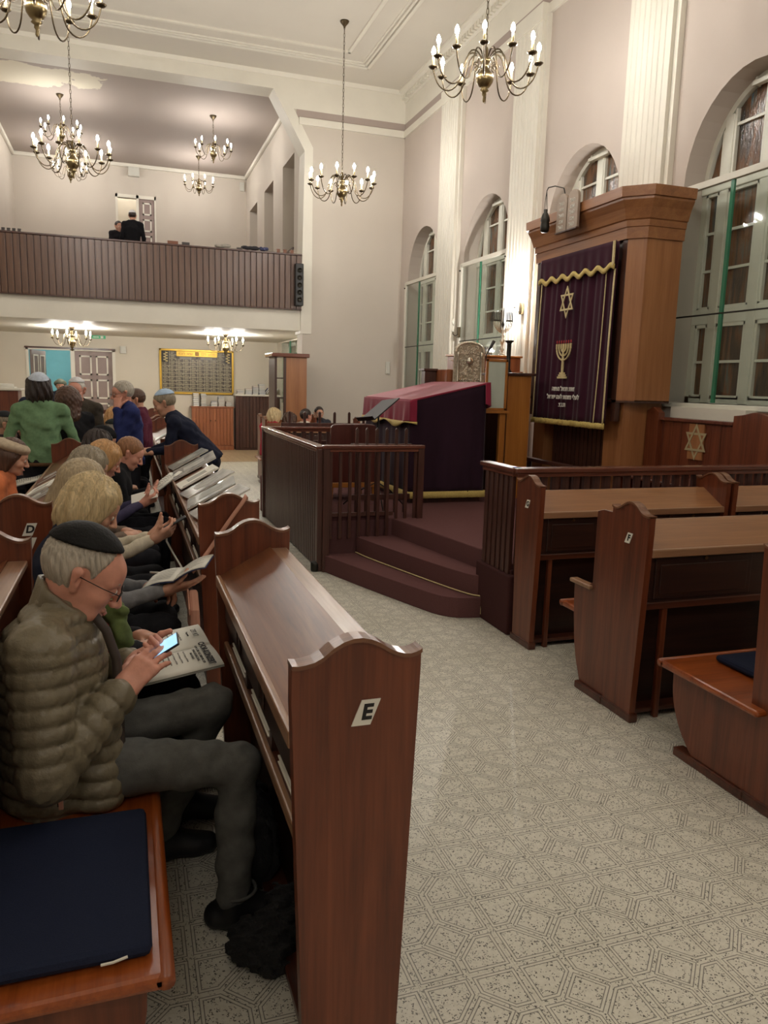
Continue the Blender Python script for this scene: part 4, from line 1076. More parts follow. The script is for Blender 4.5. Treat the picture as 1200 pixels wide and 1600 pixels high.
for k, (tx, z) in enumerate((('\u05d6\u05d0\u05ea \u05ea\u05e0\u05d0\u05dc \u05e0\u05e2\u05e9\u05d4', 1.70), ('\u05dc\u05e2\u05dc\u05d9 \u05e0\u05e9\u05de\u05ea \u05dc\u05e2\u05dd \u05d9\u05e9\u05e8\u05d0\u05dc', 1.615), ('\u05ea.\u05e0.\u05e6', 1.535))):
    text_part('embroidered_text', tx[::-1], 0.066, 'paper', cur, (4.388-4.44, 7.12-7.09, z-1.32), (0, -1, 0), (0, 0, 1), bold=0.001, extrude=0.003)

# tablets and eternal lamp on the cornice
tbm = thing('stone_tablets', 'pair of small round-topped law tablets on the ark cornice', 'tablets', (4.33, 7.12, 3.30))
for k, yc in enumerate((7.235, 7.03)):
    pr = [(-0.095, 0.0), (0.095, 0.0), (0.095, 0.30)]+[(0.095*math.cos(PI*i/10), 0.30+0.075*math.sin(PI*i/10)) for i in range(1, 10)]+[(-0.095, 0.30)]
    tb1 = MB().prism([(yc-7.12+a, b) for a, b in pr], 'x', -0.02, 0.012).build('tablet', mat_plain('tablet_stone', srgb(150, 132, 116), 0.5, 0.2, var=0.1) and 'tablet_stone', tbm, bevel=0.006)
    for r in range(5):
        text_part('carved_letters', '\u05d0\u05d1\u05d2'[::-1] if r % 2 else '\u05dc\u05d0\u05d4', 0.055, 'paper', tb1, (-0.0215, yc-7.12, 0.275-r*0.058), (0, -1, 0), (0, 0, 1), extrude=0.001)
    MB().box(-0.03, 0.012, yc-7.12-0.1, yc-7.12+0.1, -0.012, 0.0).build('tablet_base', 'dark_wood', tbm)
lt = thing('eternal_lamp', 'dark hanging eternal lamp on a bent rod beside the tablets', 'lamp', (4.26, 7.47, 3.33))
MB().lathe([(0.03, 0.0), (0.045, 0.015), (0.05, 0.06), (0.042, 0.10), (0.05, 0.12), (0.045, 0.15), (0.03, 0.19), (0.02, 0.20), (0.022, 0.23), (0.012, 0.235)], 16).build('lamp_body', 'iron', lt, smooth=True)
for k in range(3):
    a = 2*PI*k/3
    MB().tube([(0.02*math.cos(a), 0.02*math.sin(a), 0.22), (0.008*math.cos(a), 0.008*math.sin(a), 0.36), (0, 0, 0.42)], 0.003, 5).build('chain', 'iron', lt)
MB().tube([(0, 0, 0.42), (0.0, -0.03, 0.445), (0.02, -0.13, 0.44), (0.06, -0.24, 0.40), (0.10, -0.27, 0.20)], 0.006, 6).build('bracket_rod', 'iron', lt, smooth=True)

# bench against the wall with a star on its back
wb = thing('backed_bench', 'wooden wall bench with planked back and brass-coloured star', 'bench', (4.9, 5.65, ZP))
nb = 8
for k in range(nb):
    y = 5.20+k*0.125
    MB().box(4.88, 4.905, y+0.002, y+0.123, ZP, 1.44).build('back_plank', 'pew_wood_z', wb, world=True, bevel=0.004)
MB().box(4.855, 4.93, 5.18, 6.22, 1.43, 1.462).build('top_rail', 'fence_rail', wb, world=True, bevel=0.006)
MB().box(4.45, 4.9, 5.2, 6.2, ZP+0.42, ZP+0.45).build('seat', 'pew_wood_y', wb, world=True, bevel=0.008)
for y0, y1 in ((4.72, 5.19), (6.20, 6.205+0.04)):
    pass
for yc, wd in ((6.205, 0.18), (4.90, 0.52)):
    pts = [(yc-wd*0.5, ZP), (yc+wd*0.5, ZP)] if False else None
    top = bez([(yc+wd/2, 1.515), (yc+wd*0.3, 1.525), (yc+wd*0.05, 1.56), (yc-wd*0.2, 1.53), (yc-wd/2, 1.50)], 2)
    MB().prism([(yc-wd/2, ZP), (yc+wd/2, ZP)]+top, 'x', 4.84, 4.91).build('end_panel', 'pew_wood_z', wb, world=True, bevel=0.005)
for yy in (5.22, 6.17): MB().box(4.47, 4.9, yy-0.02, yy+0.02, ZP, ZP+0.42).build('seat_bracket', 'pew_wood_z', wb, world=True)
mat_plain('star_brass', srgb(178, 164, 128), 0.45, 0.3, var=0.05)
star(0.165, 0.24).xf(Matrix.Translation((4.866, 5.615, 1.26)) @ Matrix.Diagonal((1, 0.92, 1, 1))).build('star_emblem', 'star_brass', wb, world=True)
MB().box(4.866, 4.882, 5.52, 5.71, 1.10, 1.42).build('star_backing', 'ark_wood_z', wb, world=True)
struct(MB().box(5.0, XR, 5.2, 6.15, 1.44, 1.56).build('trim_14', 'white_paint'))

# ------------------------------------------------------------------ lecterns and silver
la = thing('lectern', 'upright orange-brown wooden lectern box between table and curtain', 'lectern', (4.12, 7.85, ZP))
MB().box(3.97, 4.25, 7.55, 7.575, ZP, 1.83).build('side_panel', 'orange_wood', la, world=True, bevel=0.003)
MB().box(3.97, 4.25, 8.10, 8.125, ZP, 1.83).build('side_panel', 'orange_wood', la, world=True, bevel=0.003)
MB().box(3.95, 3.985, 7.565, 8.11, ZP, 1.83).build('front_panel', 'dark_wood', la, world=True, bevel=0.003)
MB().box(4.23, 4.255, 7.565, 8.11, ZP, 1.83).build('back_panel', 'dark_wood', la, world=True, bevel=0.003)
MB().box(3.93, 4.29, 7.52, 8.15, 1.83, 1.86).build('top', 'dark_wood', la, world=True, bevel=0.006)
MB().box(3.67, 3.955, 7.47, 7.56, 1.42, 1.45).build('ledge', 'orange_wood', la, world=True, bevel=0.004)
MB().box(3.86, 3.93, 7.50, 7.55, ZP, 1.42).build('ledge_post', 'orange_wood', la, world=True, bevel=0.004)
lb = thing('lectern', 'broad wooden cantor desk behind the silver plaque', 'lectern', (4.2, 8.9, ZP))
MB().box(3.72, 4.76, 8.68, 9.14, ZP, 1.90).build('body', 'cabinet_wood', lb, world=True, bevel=0.005)
MB().box(3.90, 4.76, 8.76, 9.10, 1.90, 2.07).build('raised_top', 'cabinet_wood', lb, world=True, bevel=0.005)
MB().box(3.88, 4.78, 8.74, 9.12, 2.07, 2.095).build('top', 'orange_wood', lb, world=True, bevel=0.006)
MB().box(3.70, 4.25, 8.55, 8.69, 1.69, 1.72).build('ledge', 'dark_wood', lb, world=True, bevel=0.004)
MB().box(3.56, 3.715, 9.0, 9.12, ZP, 1.88).build('slatted_side', 'dark_wood', lb, world=True, bevel=0.004)
MB().box(3.54, 3.73, 8.98, 9.14, 1.88, 1.91).build('side_cap', 'dark_wood', lb, world=True, bevel=0.004)
fr = thing('picture_frame', 'gilt-framed sheet leaning on the lectern ledge', 'picture frame', (3.80, 7.51, 1.45))
fm = MB()
for a, b, c, d in ((-0.13, 0.13, 0, 0.028), (-0.13, 0.13, 0.52, 0.548), (-0.13, -0.102, 0, 0.548), (0.102, 0.13, 0, 0.548)): fm.box(a, b, -0.012, 0.012, c, d)
fm.build('frame', 'orange_wood', fr, bevel=0.003)
MB().box(-0.105, 0.105, -0.002, 0.006, 0.02, 0.53).build('sheet', 'paper', fr)
MB().box(-0.105, 0.105, -0.0055, -0.0025, 0.02, 0.53).build('glass', 'glass_sheet', fr)
sv = thing('silver_plaque', 'ornate embossed silver torah shield standing behind the table', 'plaque', (3.985, 8.62, 1.72))
bp = [(-0.19, 0.0), (0.19, 0.0), (0.21, 0.03), (0.205, 0.40)]+[(0.205*math.cos(PI*i/10), 0.40+0.125*math.sin(PI*i/10)) for i in range(1, 10)]+[(-0.205, 0.40), (-0.21, 0.03)]
MB().prism(bp, 'y', -0.01, 0.02).build('plate', 'silver_dark', sv, bevel=0.008)
for k in range(26):
    a = PI*k/25
    MB().ell((0.185*math.cos(a), -0.016, 0.40+0.107*math.sin(a)), (0.013, 0.010, 0.013), 8, 6).build('rim_boss', 'silver', sv, smooth=True)
for s in (-1, 1):
    MB().lathe([(0.022, 0.02), (0.013, 0.05), (0.017, 0.2), (0.012, 0.33), (0.022, 0.36), (0.006, 0.40)], 10, (s*0.155, -0.016, 0)).build('column', 'silver_smooth', sv, smooth=True)
rnd = random.Random(3)
scr = MB()
for k in range(95):
    cx, cz = rnd.uniform(-0.13, 0.13), rnd.uniform(0.03, 0.46); r = rnd.uniform(0.01, 0.022); a0 = rnd.uniform(0, 6)
    scr.tube([(cx+r*math.cos(a0+i*0.6)*(1-i*0.09), -0.014, cz+r*math.sin(a0+i*0.6)*(1-i*0.09)) for i in range(9)], 0.0065, 5)
so = scr.build('scrollwork', 'silver', sv, smooth=True); so['kind'] = 'stuff'
MB().ell((0, -0.02, 0.285), (0.05, 0.03, 0.05), 14, 8).build('centre_boss', 'silver_smooth', sv, smooth=True)
for q in range(9): MB().ell((-0.13+q*0.032, -0.014, 0.06), (0.012, 0.01, 0.016), 8, 6).build('boss', 'silver_smooth', sv, smooth=True)
MB().tube([(-0.215, -0.01, 0.28), (-0.25, -0.01, 0.285), (-0.27, -0.01, 0.28)], 0.006, 6).build('pointer_hook', 'silver_smooth', sv)
# nine-light candelabrum
cd = thing('candelabrum', 'silver branched candelabrum on the cantor desk', 'candelabrum', (4.56, 8.90, 2.095))
MB().lathe([(0.06, 0), (0.055, 0.012), (0.03, 0.03), (0.018, 0.05), (0.03, 0.075), (0.018, 0.10), (0.022, 0.16), (0.034, 0.19), (0.016, 0.215), (0.028, 0.245), (0.012, 0.27), (0.012, 0.36)], 14).build('stem', 'silver_smooth', cd, smooth=True)
for k in range(8):
    s = -1 if k % 2 else 1; r = 0.03+0.024*(k//2+1)-0.0
    MB().tube([(s*r*math.sin(PI/2*i/6), 0.0, 0.36-0.5*r*(math.cos(PI/2*i/6))-0.02+0.6*r*(i/6)) for i in range(7)]+[(s*r, 0, 0.44)], 0.005, 6).build('branch', 'silver_smooth', cd, smooth=True)
    MB().lathe([(0.012, 0.43), (0.016, 0.44), (0.008, 0.45), (0.008, 0.53), (0.002, 0.56)], 8, (s*r, 0, 0)).build('candle_cup', 'iron', cd, smooth=True)
MB().lathe([(0.014, 0.36), (0.02, 0.40), (0.008, 0.43), (0.008, 0.56), (0.002, 0.60)], 8).build('candle_cup', 'iron', cd, smooth=True)
cyl = thing('candle_holder', 'tall dark cylindrical candle holder on the orange lectern', 'candle holder', (4.19, 8.0, 1.86))
MB().lathe([(0.045, 0), (0.045, 0.02), (0.026, 0.05), (0.024, 0.33), (0.03, 0.345)], 16).build('column', 'iron', cyl, smooth=True)
MB().lathe([(0.024, 0.345), (0.05, 0.36), (0.05, 0.372), (0.0, 0.372)], 16).build('rim', 'iron', cyl, smooth=True)
mc = thing('microphone', 'black gooseneck microphone rising beside the silver plaque', 'microphone', (4.28, 8.72, 1.90))
MB().tube([(0.0, 0, 0.0), (0.0, 0, 0.10), (-0.03, 0, 0.17), (0.01, 0, 0.25)], 0.008, 8).build('stem', 'black_plastic', mc, smooth=True)
MB().tube([(0.01, 0, 0.25), (0.045, 0, 0.31), (0.075, 0, 0.365)], [0.014, 0.018, 0.022], 10).build('head', 'black_plastic', mc, smooth=True)
MB().lathe([(0.05, 0), (0.045, 0.015)], 14).build('base', 'black_plastic', mc, smooth=True)
# ------------------------------------------------------------------ balcony parapet of upright boards
bal = thing('balcony_parapet', 'brown boarded balcony parapet above the white fascia', 'parapet', (0.38, YE-0.02, 3.04))
bw = 0.1055; x = GX0-0.2; first = None; k = 0
rnd = random.Random(5)
bm_ = MB().box(0.006, bw-0.006, -0.022, 0.0, 0.0, 0.955)
while x < 3.10:
    if first is None:
        first = bm_.build('board', 'board_wood', bal, bevel=0.006); o = first
    else:
        o = first.copy(); COL.objects.link(o)
    o.location = (x-0.38, -0.005-0.004*rnd.random(), 0); x += bw
MB().box(GX0-0.2-0.38, 3.16-0.38, -0.004, 0.03, 0, 0.955).build('backing', 'dark_wood', bal)
MB().box(GX0-0.2-0.38, 3.16-0.38, -0.045, 0.05, 0.955, 0.985).build('cap_rail', 'dark_wood', bal, bevel=0.005)
MB().box(GX0-0.2-0.38, 3.16-0.38, -0.04, 0.0, -0.02, 0.0).build('bottom_bead', 'dark_wood', bal, bevel=0.003)

# things on the balcony cap
rnd = random.Random(9)
def book(name, label, x0, x1, y0, y1, z0, h, mat, group, cat='book', spine=False):
    o = thing(name, label, cat, ((x0+x1)/2, (y0+y1)/2, z0), 0, group)
    w_, d_ = (x1-x0)/2, (y1-y0)/2; e = min(0.006, h*0.18)
    MB().box(-w_, w_, -d_, d_, 0, e).build('cover', mat, o); MB().box(-w_, w_, -d_, d_, h-e, h).build('cover', mat, o)
    MB().box(-w_+0.004, w_-0.004, -d_+0.004, d_-0.004, e, h-e).build('page_block', 'paper', o)
    if spine: MB().box(-w_, w_, -d_-0.004, -d_+0.002, 0, h).build('spine', mat, o)
    return o
def bk(x, z, w_, h, lab, mat='book_dark', y=YE-0.01):
    return book('book', lab, x-w_/2, x+w_/2, y-0.04, y+0.03, z, h, mat, 'books lying on the balcony rail', spine=True)
zc = 3.04+0.985
for i, x in enumerate((-1.82, -1.74, -1.66, -1.58)): bk(x, zc, 0.05, 0.045, 'small dark book standing on the balcony rail, far from the door')
bk(0.86, zc, 0.18, 0.05, 'thick brown book lying on the balcony rail under the gallery door', 'book_brown'); bk(1.08, zc, 0.13, 0.045, 'thin dark book beside the thick brown one on the rail')
bk(2.02, zc, 0.10, 0.03, 'small dark book next to a cloth bundle on the rail')
for i, x in enumerate((2.72, 2.84, 2.97)): bk(x, zc, 0.06, 0.06, 'small brown book on the balcony rail near the pier', 'book_brown')
def bundle(name, label, x, mat, sx=0.14, sz=0.045):
    mb = MB()
    for k in range(7): mb.ell((rnd.uniform(-sx, sx)*0.8, rnd.uniform(-0.02, 0.02), sz*rnd.uniform(0.5, 0.9)), (sx*0.45, 0.045, sz*0.7), 10, 6)
    o = mb.build(name, mat, smooth=True); o.location = (x, YE+0.0, zc+0.012); tag(o, label, 'cloth', 'cloth bundles on the balcony rail'); return o
mat_plain('cloth_grey', srgb(150, 144, 134), 0.9); mat_plain('cloth_dark', srgb(40, 38, 42), 0.9); mat_plain('cloth_blue', srgb(60, 62, 92), 0.9)
bundle('cloth_bundle', 'crumpled grey scarf on the balcony rail', 1.72, 'cloth_grey'); bundle('cloth_bundle', 'dark folded coat on the balcony rail', 2.22, 'cloth_dark', 0.16); bundle('cloth_bundle', 'crumpled blue cloth on the balcony rail', 2.46, 'cloth_blue', 0.08)
# loudspeaker
sp_o = thing('loudspeaker', 'tall black column loudspeaker at the end of the balcony', 'loudspeaker', (3.09, YE-0.12, 3.09))
MB().box(-0.075, 0.075, -0.07, 0.07, 0, 0.75).build('speaker_case', 'black_plastic', sp_o, bevel=0.012)
for k in range(5): MB().lathe([(0.052, 0), (0.05, 0.004), (0.02, -0.008), (0.0, -0.004)], 16).xf(Matrix.Translation((0, -0.072, 0.11+k*0.13)) @ Matrix.Rotation(PI/2, 4, 'X')).build('driver', 'iron', sp_o, smooth=True)
MB().box(-0.02, 0.02, 0.07, 0.085, 0.3, 0.45).build('bracket', 'black_plastic', sp_o)

# gallery wall boxes, vent sill
def wallbox(label, x, y, z, w_, h, d=0.06, mat='grey_plastic', name='wall_box', cat='box'):
    t = thing(name, label, cat, (x, y, z))
    MB().box(-w_/2, w_/2, -d, 0, -h/2, h/2).build('housing', mat, t, bevel=0.008)
    MB().box(-w_/2+0.02, w_/2-0.02, -d-0.006, -d+0.001, -h/2+0.02, h/2-0.02).build('cover', mat, t, bevel=0.004)
    return t
wallbox('beige square loudspeaker box high on the gallery wall', 0.36, YGB, 6.82, 0.27, 0.22, 0.12)
wallbox('small white sensor in the corner of the gallery', 3.08, YGB, 6.75, 0.12, 0.22)
wallbox('small white thermostat box beside the mauve double door', -0.02, YB, 2.34, 0.14, 0.17)
wallbox('small white switch on the end wall near the corner window', 4.90, YE, 2.02, 0.09, 0.24, 0.03)
struct(MB().box(1.95, 3.15, YGB-0.25, YGB-0.001, 4.1, 5.02).build('trim_15', 'wall_cream'))
# exit sign
ex = thing('exit_sign', 'small green emergency exit sign on the back wall', 'sign', (-0.55, YB-0.001, 2.62))
MB().box(-0.16, 0.16, -0.05, 0, -0.055, 0.03).build('housing', 'grey_plastic', ex, bevel=0.004)
mat_plain('sign_green', srgb(60, 170, 118), 0.5)
MB().box(-0.15, 0.15, -0.056, -0.048, -0.048, 0.024).build('sign_face', 'sign_green', ex)
MB().box(-0.12, -0.02, -0.058, -0.0555, -0.02, -0.004).box(0.04, 0.10, -0.058, -0.0555, -0.036, 0.012).add([(-0.02, -0.058, -0.03), (0.01, -0.058, -0.012), (-0.02, -0.058, 0.006)], [(0, 1, 2)]).build('arrow_mark', 'paper', ex, flip=False)

# memorial board
mbd = thing('memorial_board', 'gold-framed memorial board with rows of dark name plates', 'memorial board', (1.67, YB, 1.36))
mat_plain('board_black', srgb(46, 42, 38), 0.5, var=0.15)
mat_plain('plate_dark', srgb(74, 66, 56), 0.35, 0.2, var=0.3, vscale=12)
MB().box(-0.86, 0.86, -0.03, 0, 0, 1.03).build('board', 'board_black', mbd)
fm = MB()
for a, b, c, d in ((-0.88, 0.88, -0.02, 0.03), (-0.88, 0.88, 1.0, 1.05), (-0.88, -0.83, -0.02, 1.05), (0.83, 0.88, -0.02, 1.05)): fm.box(a, b, -0.05, 0, c, d)
fm.build('gold_frame', 'gold_frame', mbd, bevel=0.006)
MB().box(-0.48, 0.48, -0.04, -0.028, 0.88, 0.995).build('heading_band', 'gold_frame', mbd)
text_part('heading_text', '\u05d9\u05d6\u05db\u05d5\u05e8  \u05d0\u05d9\u05e9  \u2721  \u05d6\u05db\u05e8  \u05e2\u05d5\u05dc\u05dd', 0.085, 'book_brown', mbd, (0, -0.0415, 0.94), (1, 0, 0), (0, 0, 1))
pm = None
for r in range(11):
    for c in range(10):
        z = 0.045+r*0.0865; x = -0.815+c*0.1635
        if r >= 9 and 2 <= c <= 7: continue
        if r >= 8 and c in (0, 9): continue
        if pm is None: pm = MB().box(0.008, 0.155, -0.038, -0.028, 0.006, 0.078).build('name_plate', 'plate_dark', mbd, bevel=0.003); o = pm
        else: o = pm.copy(); COL.objects.link(o)
        o.location = (x, 0, z)
mat_plain('letter_dull', srgb(184, 174, 146), 0.5)
ln = MB()
for r in range(11):
    for c in range(10):
        z = 0.045+r*0.0865; x = -0.815+c*0.1635
        if r >= 9 and 2 <= c <= 7: continue
        if r >= 8 and c in (0, 9): continue
        ln.box(x, x+0.1635, -0.041, -0.029, z-0.007, z+0.004); ln.box(x, x+0.009, -0.041, -0.029, z, z+0.08)
        for q in range(3): ln.box(x+0.03, x+0.03+rnd.uniform(0.05, 0.1), -0.0393, -0.038, z+0.02+q*0.02, z+0.027+q*0.02)
        if (r+c) % 3 == 0: ln.box(x+0.135, x+0.15, -0.041, -0.0375, z+0.05, z+0.07)
lo = ln.build('plate_lettering', 'letter_dull', mbd); lo['kind'] = 'stuff'
for x0 in (-0.47, 0.02):
    p_ = MB().box(x0, x0+0.45, -0.038, -0.028, 0.80, 0.87).build('wide_plate', 'plate_dark', mbd, bevel=0.003)
    q_ = MB()
    for q in range(3): q_.box(x0+0.06, x0+0.34, -0.0393, -0.038, 0.815+q*0.018, 0.822+q*0.018)
    q_.build('plate_text', 'paper_grey', p_)
for sx in (-0.735, 0.735):
    lm = MB()
    for k in range(7): lm.ell((sx+0.025*(-1)**k, -0.036, 0.76+k*0.032), (0.03, 0.006, 0.018), 8, 6)
    lm.tube([(sx, -0.036, 0.74), (sx, -0.036, 0.98)], 0.006, 6)
    lm.build('leaf_ornament', 'gold_thread', mbd, smooth=True)

# cabinet of upright planks under the board, dark counter beside it
cb = thing('cabinet', 'low orange-brown planked cabinet below the memorial board', 'cabinet', (2.01, 19.13, 0))
MB().box(-0.50, 0.49, -0.14, 0.14, 0.10, 1.03).build('carcase', 'cabinet_wood', cb)
MB().box(-0.53, 0.51, -0.18, 0.15, 1.03, 1.06).build('top', 'cabinet_wood', cb, bevel=0.006)
MB().box(-0.51, 0.50, -0.16, 0.15, 0.0, 0.10).build('plinth', 'cabinet_wood', cb, bevel=0.006)
for k in range(12):
    x0 = -0.49+k*0.0815
    MB().box(x0+0.003, x0+0.0785, -0.158, -0.139, 0.12, 1.02).build('plank', 'cabinet_wood', cb, bevel=0.005)
for x0 in (-0.06, 0.05): MB().ell((x0, -0.17, 0.72), (0.014, 0.014, 0.014), 8, 6).build('knob', 'brass_dark', cb, smooth=True)
ct = thing('counter', 'dark planked counter with pale top holding stacked books', 'counter', (3.09, 19.0, 0))
MB().box(-0.54, 0.54, -0.06, 0.28, 0.0, 1.33).build('carcase', 'dark_wood', ct)
MB().box(-0.56, 0.545, -0.12, 0.29, 1.33, 1.37).build('top', 'white_paint', ct, bevel=0.004)
for k in range(13):
    x0 = -0.54+k*0.083
    MB().box(x0+0.003, x0+0.080, -0.085, -0.055, 0.06, 1.33).build('plank', 'dark_wood', ct, bevel=0.005)
# stacks of prayer books
COLS = ['book_dark', 'book_blue', 'book_brown', 'book_grey']
ORD = ['first', 'second', 'third', 'fourth', 'fifth', 'sixth', 'seventh', 'eighth', 'ninth']
def stack(x, y, z, n, h, where, w_=0.16, d_=0.2, tilt=None):
    for k in range(n):
        nm = 'lowest book in' if k == 0 else ('topmost book in' if k == n-1 else ORD[k]+' book from the bottom of')
        b = book('book', '%s the %s' % (nm, where), x-w_/2+rnd.uniform(-.008, .008), x+w_/2+rnd.uniform(-.008, .008), y-d_/2, y+d_/2, z+k*h, h-0.001, COLS[rnd.randrange(4)], 'stacked prayer books')
zt = 1.37
stack(2.66, 18.98, zt, 3, 0.035, 'short stack at the end of the dark counter')
stack(2.86, 18.98, zt, 4, 0.034, 'four-high stack on the dark counter')
stack(3.03, 18.98, zt, 6, 0.034, 'six-high stack on the dark counter', 0.14)
stack(3.19, 18.98, zt, 7, 0.036, 'tallest stack on the dark counter', 0.15)
for k in range(6):
    b = book('book', '%s leaning book counted from the tallest stack on the dark counter' % ORD[k], 3.30+k*0.04, 3.46+k*0.04, 18.9, 19.06, zt, 0.03, COLS[k % 2+2 if k % 2 else 1], 'leaning prayer books')
    b.rotation_euler = (0, math.radians(-52), 0); b.location.z = zt+0.085; b.location.x = 3.32+k*0.045
zt = 1.06
stack(1.62, 19.17, zt, 7, 0.045, 'cabinet stack nearest the stooping man', 0.13); stack(1.80, 19.17, zt, 9, 0.034, 'dark tall stack on the planked cabinet', 0.13)
stack(2.05, 19.17, zt, 3, 0.04, 'short pile on the planked cabinet', 0.15); stack(2.22, 19.17, zt, 7, 0.035, 'cabinet stack nearest the dark counter', 0.14)
stack(2.40, 19.17, zt, 4, 0.03, 'low cabinet pile against the dark counter', 0.13)
# tall display cupboard
tc = thing('tall_cupboard', 'tall brown display cupboard with glazed front beside the pier', 'cupboard', (2.8, 13.9, 0))
MB().box(2.72, 3.10, 13.60, 13.63, 0, 2.13).build('side_panel', 'ark_wood_z', tc, world=True, bevel=0.004)
MB().box(2.52, 2.56, 13.60, 14.2, 0, 2.13).build('glazed_frame', 'dark_wood', tc, world=True, bevel=0.004)
MB().box(2.68, 2.73, 13.60, 13.65, 0, 2.13).build('stile', 'dark_wood', tc, world=True, bevel=0.004)
MB().box(2.56, 2.68, 13.61, 13.616, 0.9, 2.10).build('glass_pane', 'glass_sheet', tc, world=True)
MB().box(2.56, 2.70, 13.60, 13.64, 0, 0.9).build('lower_door', 'dark_wood', tc, world=True, bevel=0.004)
MB().box(3.07, 3.10, 13.62, 14.2, 0, 2.13).build('back_panel', 'dark_wood', tc, world=True)
MB().box(2.46, 3.14, 13.55, 14.25, 2.13, 2.20).build('cornice', 'fence_rail', tc, world=True, bevel=0.012)
for z in (0.88, 1.4, 1.75): MB().box(2.56, 3.07, 13.66, 14.18, z, z+0.02).build('shelf', 'dark_wood', tc, world=True)
# pedestal with papers by the door
pd_ = thing('pedestal', 'brown wooden pedestal near the double door piled with papers', 'pedestal', (-1.62, 12.0, 0))
MB().box(-0.25, 0.20, -0.2, 0.2, 0, 1.48).build('body', 'pew_wood_z', pd_, bevel=0.006)
MB().box(-0.28, 0.24, -0.23, 0.23, 1.48, 1.51).build('top', 'white_paint', pd_, bevel=0.006)
for k in range(3):
    o = MB().box(-0.2+0.02*k, 0.15-0.03*k, -0.15, 0.15, 0, 0.02).build('paper_pile', 'paper'); o.location = (-1.62, 12.0, 1.51+0.021*k); o.rotation_euler.z = 0.2*k
    tag(o, 'loose white papers in the pile on the pedestal', 'papers', 'papers on the pedestal')
